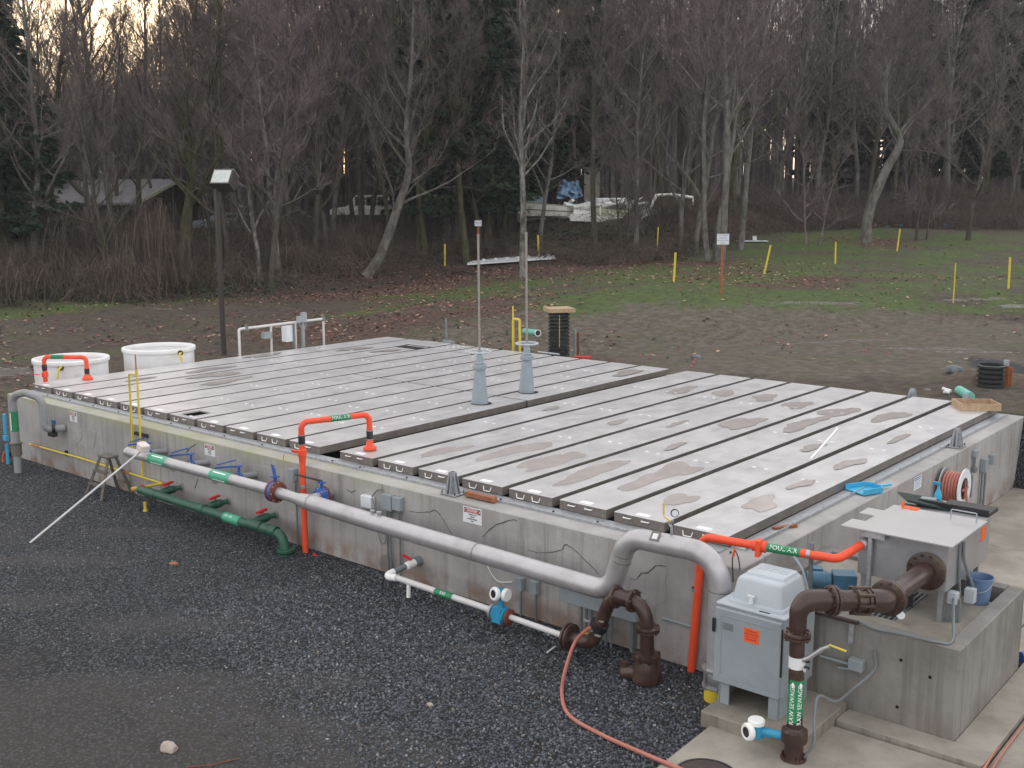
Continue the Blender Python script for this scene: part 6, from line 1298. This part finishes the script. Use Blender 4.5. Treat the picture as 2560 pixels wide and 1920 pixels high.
part('dark_interior', slab4(Vector((-37.82,51.62,5.09)),Vector((-36.31,52.87,5.03)),Vector((-36.59,53.28,5.56)),Vector((-38.11,52.03,5.65)),FV*.1), M_wall, tr2)
part('frame_rail', B().tube([(-38.02,50.42,5.24),(-38.23,50.69,6.09)],.06,6).tube([(-37.63,50.84,5.66),(-36.71,51.52,5.24)],.05,6).tube([(-35.46,52.96,5.83),(-36.34,55.1,6.85),(-35.99,56.73,6.91),(-34.78,57.69,6.68),(-34.72,57.62,6.15)],.12,6), M_wreck, tr2)
tr3 = thing('small_trailer', 'small white trailer with black hatch on top of the junk heap', 'trailer', (-39.95,54.52,5.98)); c = Vector((-39.99,54.57,6.33))
part('shell', B().rbox(-1.15,1.15,-.6,.6,-.33,.33,.12,Matrix.Translation(c) @ Matrix.Rotation(ar,4,'Z')), M_car, tr3); part('hatch', B().rbox(-.1,.6,-.64,-.59,-.2,.22,.02,Matrix.Translation(c) @ Matrix.Rotation(ar,4,'Z')), M_win, tr3)
wk = thing('wrecked_car', 'wrecked white car bodies jumbled beside the collapsed trailer', 'scrap', (-40.21,51.47,5.12)); random.seed(31)
for i in range(16):
    c = Vector((-40.04,51.73,5.64))+RV*random.uniform(-4.4,4.6)+FV*random.uniform(-.4,2)+Vector((0,0,random.uniform(-.55,.35))); part('body_panel', B().rbox(-.9,.9,-.5,.5,-.12,.14,.05,Matrix.Translation(c) @ Matrix.Rotation(ar+random.uniform(-.5,.5),4,'Z') @ Matrix.Rotation(random.uniform(-.25,.25),4,'Y') @ Matrix.Rotation(random.uniform(-.9,.5),4,'X')), random.choice((M_wreck,M_car,M_wreck)), wk)
tp = thing('blue_tarpaulin', 'crumpled blue tarpaulin propped behind the boat hull', 'tarpaulin', (-42.99,53.45,6.67)); random.seed(12); b = B(); n_ = 7
g0, g1, g2 = Vector((-43.76,52.8,6.61)), Vector((-42.18,54.14,6.7)), Vector((-44.33,53.93,7.89)); b.add([g0+(g1-g0)*(i/n_)*(1-.35*j/n_)+(g2-g0)*(j/n_)+FV*random.gauss(0,.22)+Vector((0,0,random.gauss(0,.08))) for j in range(n_+1) for i in range(n_+1)],[(j*(n_+1)+i,j*(n_+1)+i+1,(j+1)*(n_+1)+i+1,(j+1)*(n_+1)+i) for j in range(n_) for i in range(n_)]); part('sheet', b, M_tarp, tp, smooth=False)
part('prop', B().tube([g0+FV*.4,g2+FV*.4],.05,6), M_woodr, tp)
sh = thing('pale_shed', 'pale narrow shed wall behind the blue tarpaulin', 'shed', (-46.52,61.2,7.18)); c = Vector((-46.63,61.23,7.77)); part('wall', B().cbox(c,1.3,1.5,2.6,rz=ar), mat('shed_pale',(.26,.25,.19),.8,0,.15,2), sh); part('roof', B().cbox(c+Vector((0,0,1.36)),1.6,1.8,.1,rz=ar), M_roof, sh)
jp2 = thing('junk_pile', 'jumble of wheels, rails and bins in the middle of the junk heap', 'scrap', (-40.98,52.27,5.63)); c = Vector((-40.98,52.27,5.63)); random.seed(8)
for i in range(34): part('scrap_piece', B().cbox(c+RV*random.gauss(0,2.2)+FV*random.gauss(.8,.6)+Vector((0,0,random.uniform(-.5,.7))),random.uniform(.2,1.5),random.uniform(.05,.4),random.uniform(.04,.35),rz=random.uniform(0,3),ry=random.uniform(-.7,.7)), random.choice((M_wreck,M_wreck,M_trim,M_galv,M_wall,M_meter,M_black)), jp2)
jp3 = thing('litter_pile', 'small heap of coloured litter at the foot of the crooked tree', 'litter', (-30.476,78.733,4.443)); c = Vector((-28.495,78.223,4.2)); random.seed(4)
for i in range(16): part('scrap_piece', B().cbox(c+RV*random.gauss(-.6,2.6)+Vector((0,0,random.uniform(0,.25))),random.uniform(.15,.6),random.uniform(.1,.3),random.uniform(.04,.2),rz=random.uniform(0,3)), random.choice((M_wreck,M_cyan,M_orangelab,M_signwhite,M_gtape)), jp3)
solo('fallen_log', B().tube([(-64.53,25.08,7.86),(-63.52,25.13,7.23),(-61.34,24.8,6.5)],[.2,.24,.2],9), MB_dark, 'thick dark broken log leaning in front of the grey roof', 'log')

# ================================================================ lamp post
lp_ = (-28.109,11.371,0.601); lt = thing('lamp_post', 'tall dark square lamp post with box head left of the middle', 'lamp post', lp_); lb = Vector(lp_); hp_ = 0
topz = (Vector((-28.76,11.98,6.97))).z; part('pole', B().box(lb.x-.07,lb.x+.07,lb.y-.07,lb.y+.07,lb.z-.3,topz), M_pole, lt)
c = Vector((lb.x,lb.y,topz+.28))+RV*.3; M = Matrix.Translation(c) @ Matrix.Rotation(ar-.25,4,'Z') @ Matrix.Rotation(-.62,4,'X')
part('lamp_head', B().rbox(-.42,.42,-.22,.30,-.34,.34,.02,M), M_pole, lt)
part('lens', B().box(-.36,.36,-.235,-.221,-.28,.28,M), mat('lamp_lens',(.48,.52,.50),.25,0,.08,5,grime=(.6,.62,.55)), lt)
part('top_panel', B().box(-.42,.42,-.2,.3,.341,.36,M), mat('lamp_top',(.36,.34,.40),.4,.2,.06,5), lt)

# ================================================================ white tanks, sampling rail, pipes behind the tank
def wtank(c, r, z1, label, tilt=0):
    t = thing('white_round_tank', label, 'tank', (c[0],c[1],gz(c[0],c[1])), 'white round tanks behind the left end'); z0 = gz(c[0],c[1])-.1
    part('shell', B().lathe([(r*.94,0),(r*.96,z1-z0-.12),(r*.93,z1-z0-.12),(r*.91,.05),(0,.05)],(c[0],c[1],z0),n=44,cap=False), M_tank, t)
    part('rim', B().lathe([(r*.91,0),(r,.015),(r*1.01,.06),(r,.12),(r*.92,.13),(r*.9,.07),(r*.91,0)],(c[0],c[1],z1-.13),n=44,cap=False), M_tank, t)
    part('water', B().lathe([(0,0),(r*.91,0)],(c[0],c[1],z1-.45),n=30,cap=False), M_puddle, t)
    return t
ta = wtank((-22.02,1.99,2.1), 1.03, (-22.02,1.99,2.1)[2], 'left white round tank behind the small orange foul air pipe')
tb = wtank((-21.73,4.62,2.16), 1.06, (-21.73,4.62,2.16)[2], 'right white round tank behind the far edge of the covers')
for t, q0_, q1_ in ((ta,(-21.18,1.2,1.95),(-21.16,1.1,1.69)),(tb,(-20.27,4.38,2.09),(-20.15,4.37,1.87))): 
    part('outlet', B().tube(fillet([Vector(q0_)+FV*.25,q0_,q1_],.04,4),.032,8), M_yellow, t); part('outlet_seal', B().lathe([(.08,0),(.08,.03)],Vector(q0_)+FV*.16-RV*.02,(-FV),12), M_black, t)
rk = thing('sampling_rail', 'white pipe rail with grey boxes behind the far left edge', 'rail', (-20.75,8.364,1.667)); zb = .3
a0, a1, a2, a3 = Vector((-20.75,6.818,2.548)), Vector((-20.75,8.04,2.539)), Vector((-20.75,9.02,2.569)), Vector((-20.75,10.198,2.588))
b = B().tube(fillet([(a0.x,a0.y,zb),tuple(a0),tuple(a3)],.07,4),.042,10)
part('rail_pipe', b, M_wpipe, rk)
for q in (a1,a2,a3): part('post', B().tube([(q.x,q.y,zb),tuple(q)],.036,8), M_wpipe, rk)
part('post', B().box(a2.x-.03,a2.x+.03,a2.y-.1,a2.y-.05,zb,a2.z), M_conduit, rk)
c = Vector((-20.7,9.279,2.234)); part('post', B().box(c.x-.045,c.x+.045,c.y-.045,c.y+.045,zb,(-20.7,9.305,2.85)[2]), M_elec, rk)
c = Vector((-20.9,8.846,2.207)); part('control_box', B().cbox(c,.26,.34,.5), M_signwhite, rk); c = Vector((-20.7,7.832,2.267)); part('grey_box', B().cbox(c,.16,.3,.2), M_elec, rk); c = Vector((-20.65,9.141,2.67)); part('valve_head', B().cbox(c,.14,.2,.2).cbox(c+Vector((0,.16,.06)),.14,.14,.3), M_galv, rk)
part('clamp', B().cbox(a0.lerp(a3,.08),.1,.1,.14).cbox(a3,.11,.11,.14), M_conduit, rk)
part('wire', B().tube(smoothpath([c+Vector((0,.1,0)),c+Vector((0,.25,-.2)),c+Vector((0,.12,-.3)),c+Vector((0,-.05,-.15)),c+Vector((0,.2,-.05))],6),.01,5), M_galv, rk)
p = (-17.699,12.95,1.741); gp2 = thing('grey_post', 'slim grey post with a grey fitting at its foot behind the far edge', 'post', p); part('post', B().tube([p,(-17.722,12.95,2.591)],.035,8), M_conduit, gp2); part('fitting', B().cbox(Vector(p)+Vector((.12,0,.03)),.34,.16,.12).tube([Vector(p)+Vector((-.1,0,0)),Vector(p)+Vector((-.1,0,.12))],.07,8), M_galv, gp2)
yq = (-15.33,13.6,1.741); y2 = thing('yellow_pipe', 'short yellow double pipe standing beside the black corrugated pipe', 'pipe', yq)
part('pipe_run', B().tube(fillet([(yq[0],yq[1],.8),(-15.329,13.6,2.673),(-15.058,13.6,2.666),(-15.042,13.6,1.765)],.06,4),.042,8).tube([(-15.329,13.6,2.673),(-15.345,13.6,3.09)],.026,8).tube([(-15.042,13.6,1.765),((-15.042,13.6,1.765)[0],13.6,.8)],.042,8), M_yellow, y2)
tl = thing('green_pipe_end', 'short pale green pipe end sticking out of the soil mound', 'pipe', (-16.03,15.45,1.99)); part('pipe', B().tube([(-16.6,15.76,1.96),(-15.64,15.26,2.03)],.11,18), M_teal, tl); part('rim', B().lathe([(.115,0),(.12,.05),(.095,.05),(.09,-.02)],(-15.64,15.26,2.03),Vector((-15.64,15.26,2.03))-Vector((-16.6,15.76,1.96)),18,cap=False), M_signwhite, tl); part('bore', B().lathe([(.09,.02),(.09,.025)],(-15.64,15.26,2.03),Vector((-15.64,15.26,2.03))-Vector((-16.6,15.76,1.96)),16), M_black, tl)
def corr(p, r, h, label):
    t = thing('corrugated_pipe', label, 'pipe', p, 'black corrugated pipes'); prof = []; z = -.3; k = 0
    while z < h: prof += [(r*.86,z),(r,z+.02),(r,z+.07),(r*.86,z+.09)]; z += .125
    prof += [(r*.93,h),(r*.86,h),(r*.86,h-.6)]; part('pipe_wall', B().lathe(prof,p,n=32,cap=False), M_corr, t); part('inside', B().lathe([(0,0),(r*.86,0)],(p[0],p[1],p[2]+h-.3),n=20,cap=False), M_dark, t); return t
p = (-15.27,15.98,1.5); cA = corr(p,.37,1.22,'tall black corrugated pipe with a square wooden lid')
wl = thing('wooden_box', 'square shallow wooden box capping of the tall corrugated pipe', 'lid', (p[0],p[1],p[2]+1.23)); ROOT[wl.name] = (0,0,0); wl.rotation_euler = (0,0,ar+.25)
part('board', B().box(-.45,.45,-.45,.45,.1,.13), M_wood, wl)
for q in ((-.45,.45,-.45,-.41),(-.45,.45,.41,.45),(-.45,-.41,-.409,.409),(.41,.45,-.409,.409)): part('side_board', B().box(*q,0,.099), M_wood, wl)
part('yellow_stripe', B().cbox((p[0]-FV.x*.375,p[1]-FV.y*.375,p[2]+.6),.018,.006,1.1,rz=ar), M_yellow, cA)
p = (-15.18,16.76,1.7); wpst = thing('marker_post', 'pair of short stakes, one orange, right of the lidded corrugated pipe', 'post', (p[0],p[1],p[2]-.25)); pv = Vector(p); part('stake', B().cbox(pv+Vector((0,0,-.1)),.08,.08,.9), M_elec, wpst); part('stake', B().cbox(pv+RV*.13+Vector((0,0,-.15)),.09,.05,.8), M_post, wpst)
p = (-1.27,16.44,1.4); corr(p,.35,.78,'short open black corrugated pipe near the right edge'); p = (-0.98,16.86,1.59); wp2 = thing('marker_post', 'brown stake with grey cap box beside the short corrugated pipe', 'post', p); pv = Vector(p); part('stake', B().cbox(pv+Vector((0,0,.1)),.1,.08,1.1), M_woodr, wp2); part('stake', B().cbox(pv+RV*.1+Vector((0,0,.02)),.08,.05,.95), M_post, wp2); part('cap_box', B().cbox(pv+Vector((-.02,-.04,.62)),.13,.1,.16), M_galv, wp2)
gpp2 = thing('green_pipe_offcut', 'pale green pipe offcut lying behind the wooden tray', 'pipe', (-1.28,14.51,1.67)); part('pipe', B().tube([(-1.55,14.82,1.69),(-1.07,14.15,1.67)],.12,16), M_teal, gpp2)
solo('white_offcut', B().tube([(-1.94,14.76,1.7),(-1.7,14.68,1.67)],.04,8).tube([(-1.81,14.46,1.68),(-1.71,14.54,1.65)],.05,8), M_signwhite, 'white pipe offcut on the soil behind the tray', 'offcut')
rock((-2.69,17.96,1.68),.26,mat('grey_rock',(.14,.16,.17),.8,0,.3,6),'grey rock on the soil left of the short corrugated pipe',seed=14); rock((-2.37,14.89,1.55),.12,MATS['grey_rock'],'small grey rock behind the far right edge of the covers',seed=15); rock((-10.58,17.24,1.39),.2,MATS['grey_rock'],'dark rounded stone on the bare soil behind the covers',seed=16)
solo('red_rag', B().cbox((-12.293,13.3,1.723),.5,.2,.05,rz=.5), M_red, 'red scrap at the far edge of the covers', 'scrap')
solo('edge_pipe', B().tube([(-13.774,12.95,1.79),(-12.938,12.95,1.79)],.03,8), M_galv, 'grey pipe lying along the far edge of the covers', 'pipe')
def mound(c, rl, rd, h, seed):
    random.seed(seed); b = B(); n_ = 22; c = Vector(c)
    V = []
    for i in range(n_+1):
        for j in range(n_+1):
            l_ = -1+2*i/n_; d_ = -1+2*j/n_; p = c+RV*l_*rl+FV*d_*rd; q = max(0,1-l_*l_-d_*d_); V.append((p.x,p.y,gz(p.x,p.y)-.05+h*q**.8*(1+.5*noise.noise(Vector((p.x*1.3,p.y*1.3,seed))))+(.06*noise.noise(Vector((p.x*5,p.y*5,0))) if q > 0 else 0)))
    b.add(V,[(i*(n_+1)+j,(i+1)*(n_+1)+j,(i+1)*(n_+1)+j+1,i*(n_+1)+j+1) for i in range(n_) for j in range(n_)]); return b
M_soil = mat('soil_mound',(.085,.062,.045),.9,0,.35,5,bump=.6,bscale=14,grime=(.045,.034,.028),gscale=3)
struct('soil_mound', mound((-16.65,14.79,1.34),1.3,1.0,.75,1), M_soil); struct('soil_mound', mound((-14.49,16.6,1.33),1.4,1.0,.45,2), M_soil); struct('soil_mound', mound((-1.57,17.43,1.06),1.3,.9,.35,3), M_soil)

# ================================================================ field markers and signs
def ypost(p, h, r, tilt, label, m=None):
    t = thing('marker_post', label, 'post', p, 'yellow marker posts in the field'); ROOT[t.name] = (0,0,0); d_ = RV*tilt
    part('pipe', B().tube([(0,0,-.1),(d_.x,d_.y,h)],r,8).lathe([(r*1.15,0),(r*1.1,.03)],(d_.x,d_.y,h),n=8), m or M_yellow, t); return t
for p, h, r, tl_, lb_ in (((-20.646,32.151,2.533),1.41,.055,.06,'yellow post left of the field sign, nearest to it'),((-20.152,40.646,2.563),1.48,.055,.3,'leaning yellow post right of the field sign'),((-19.933,49.457,2.669),1.29,.055,-.03,'straight yellow post between the leaning one and the crooked tree'),
    ((-19.783,59.003,3.075),1.46,.06,.12,'farthest yellow post right of the crooked tree'),((-7.064,38.762,2.497),1.38,.05,-.03,'yellow post near the right border'),((-7.983,34.137,2.128),1.67,.025,-.01,'thin pale yellow stake left of the right border post'),
    ((-41.438,37.899,2.289),1.38,.06,.02,'yellow post left of the small stake sign'),((-37.604,42.894,2.869),1.33,.07,-.06,'yellow post just right of the birch'),((-30.693,46.453,2.936),1.82,.04,.05,'thin yellow post below the collapsed trailer')): ypost(p,h,r,tl_,lb_)
p = (-16.663,29.691,2.346); hh_ = 2.59; ss = thing('field_sign', 'white notice sign on an orange stake at the edge of the field', 'sign', p); ROOT[ss.name] = (0,0,0); ss.rotation_euler = (0,0,ar)
k_ = dep(p)/2690.46
part('stake', B().box(-.05,.05,-.03,.03,-.2,hh_-.1), M_post, ss); sw_, sh_ = 30*k_, 26*k_; zc = hh_-sh_*.35
part('panel', B().box(-sw_/2,sw_/2,-.045,-.031,zc-sh_/2,zc+sh_/2), M_signwhite, ss)
for i, s_ in enumerate(('NO VEHICLES','ALLOWED','BEYOND THIS','POINT')): text(s_, sh_*.2, M_blueprint, ss, frame((0,-.047,zc+sh_*(.36-.24*i)),(1,0,0),(0,0,1)), sx=.8)
p = (-40.427,40.049,2.496); hh_ = 2.52; s2 = thing('stake_sign', 'small white tag sign on an orange stake near the leaf litter', 'sign', p); ROOT[s2.name] = (0,0,0); s2.rotation_euler = (0,0,ar); k_ = dep(p)/2690.46
part('stake', B().box(-.05,.05,-.03,.03,-.2,hh_-.1), M_post, s2); part('panel', B().box(-8.5*k_,8.5*k_,-.045,-.031,hh_-7*k_,hh_+7*k_), M_signwhite, s2); text('TEST', 7*k_, M_blueprint, s2, frame((0,-.047,hh_),(1,0,0),(0,0,1)))
wb = thing('white_pipe_bed', 'long flat white panel with pipe stubs lying on the grass beyond the covers', 'panel', (-37.999,40.601,2.375)); w0_, w1_ = Vector((-40.246,38.751,2.227)), Vector((-35.847,42.395,2.622)); dd_ = (w1_-w0_).normalized(); sd_ = Vector((-dd_.y,dd_.x,0))
part('panel', slab4(w0_+Vector((0,0,.2)),w1_+Vector((0,0,.2)),w1_+sd_*2.2+Vector((0,0,.38)),w0_+sd_*2.2+Vector((0,0,.38)),Vector((0,0,-.08))), M_signwhite, wb)
for q in (.18,.32,.45,.58,.7,.82,.93): part('pipe_stub', B().lathe([(.09,0),(.09,.14)],w0_.lerp(w1_,q)+sd_*1.0+Vector((0,0,.27)),n=10), M_signwhite, wb)
wb2 = thing('white_board', 'short white board lying on the grass behind the field sign', 'board', (-30.31,58.668,3.449)); part('panel', B().cbox(Vector((-30.31,58.668,3.449))+Vector((0,0,.1)),2.2,.8,.06,rz=ar), M_signwhite, wb2); part('pipe_stub', B().lathe([(.16,0),(.16,.3)],Vector((-30.396,59.201,3.489))+Vector((0,0,.12)),n=10), M_signwhite, wb2)
M_tw = MB_twig
for p0_, p1_, lb_ in (((-30.303,45.751,2.776),(-28.418,46.532,2.754),'dark fallen branch on the litter left of the field sign'),((-39.785,36.81,1.872),(-37.102,36.093,1.925),'dark branch lying on the leaves left of the birch')): solo('fallen_branch', B().tube(smoothpath([Vector(p0_)+Vector((0,0,.1)),(Vector(p0_)+Vector(p1_))/2+Vector((0,0,.25)),Vector(p1_)+Vector((0,0,.08))],5),.07,6), MB_dark, lb_, 'branch')

# ================================================================ evening air
if HAZE:
    hz_ = bpy.data.materials.new('evening_haze'); hz_.use_nodes = True; n = hz_.node_tree.nodes; n.remove(n['Principled BSDF'])
    pv = n.new('ShaderNodeVolumePrincipled'); pv.inputs['Density'].default_value = HAZE; pv.inputs['Color'].default_value = (.92,.94,1,1); pv.inputs['Anisotropy'].default_value = .2; hz_.node_tree.links.new(pv.outputs[0], n['Material Output'].inputs['Volume'])
    struct('haze', B().box(-260,220,-120,300,-1.6,48), hz_, kind='stuff', smooth=False)
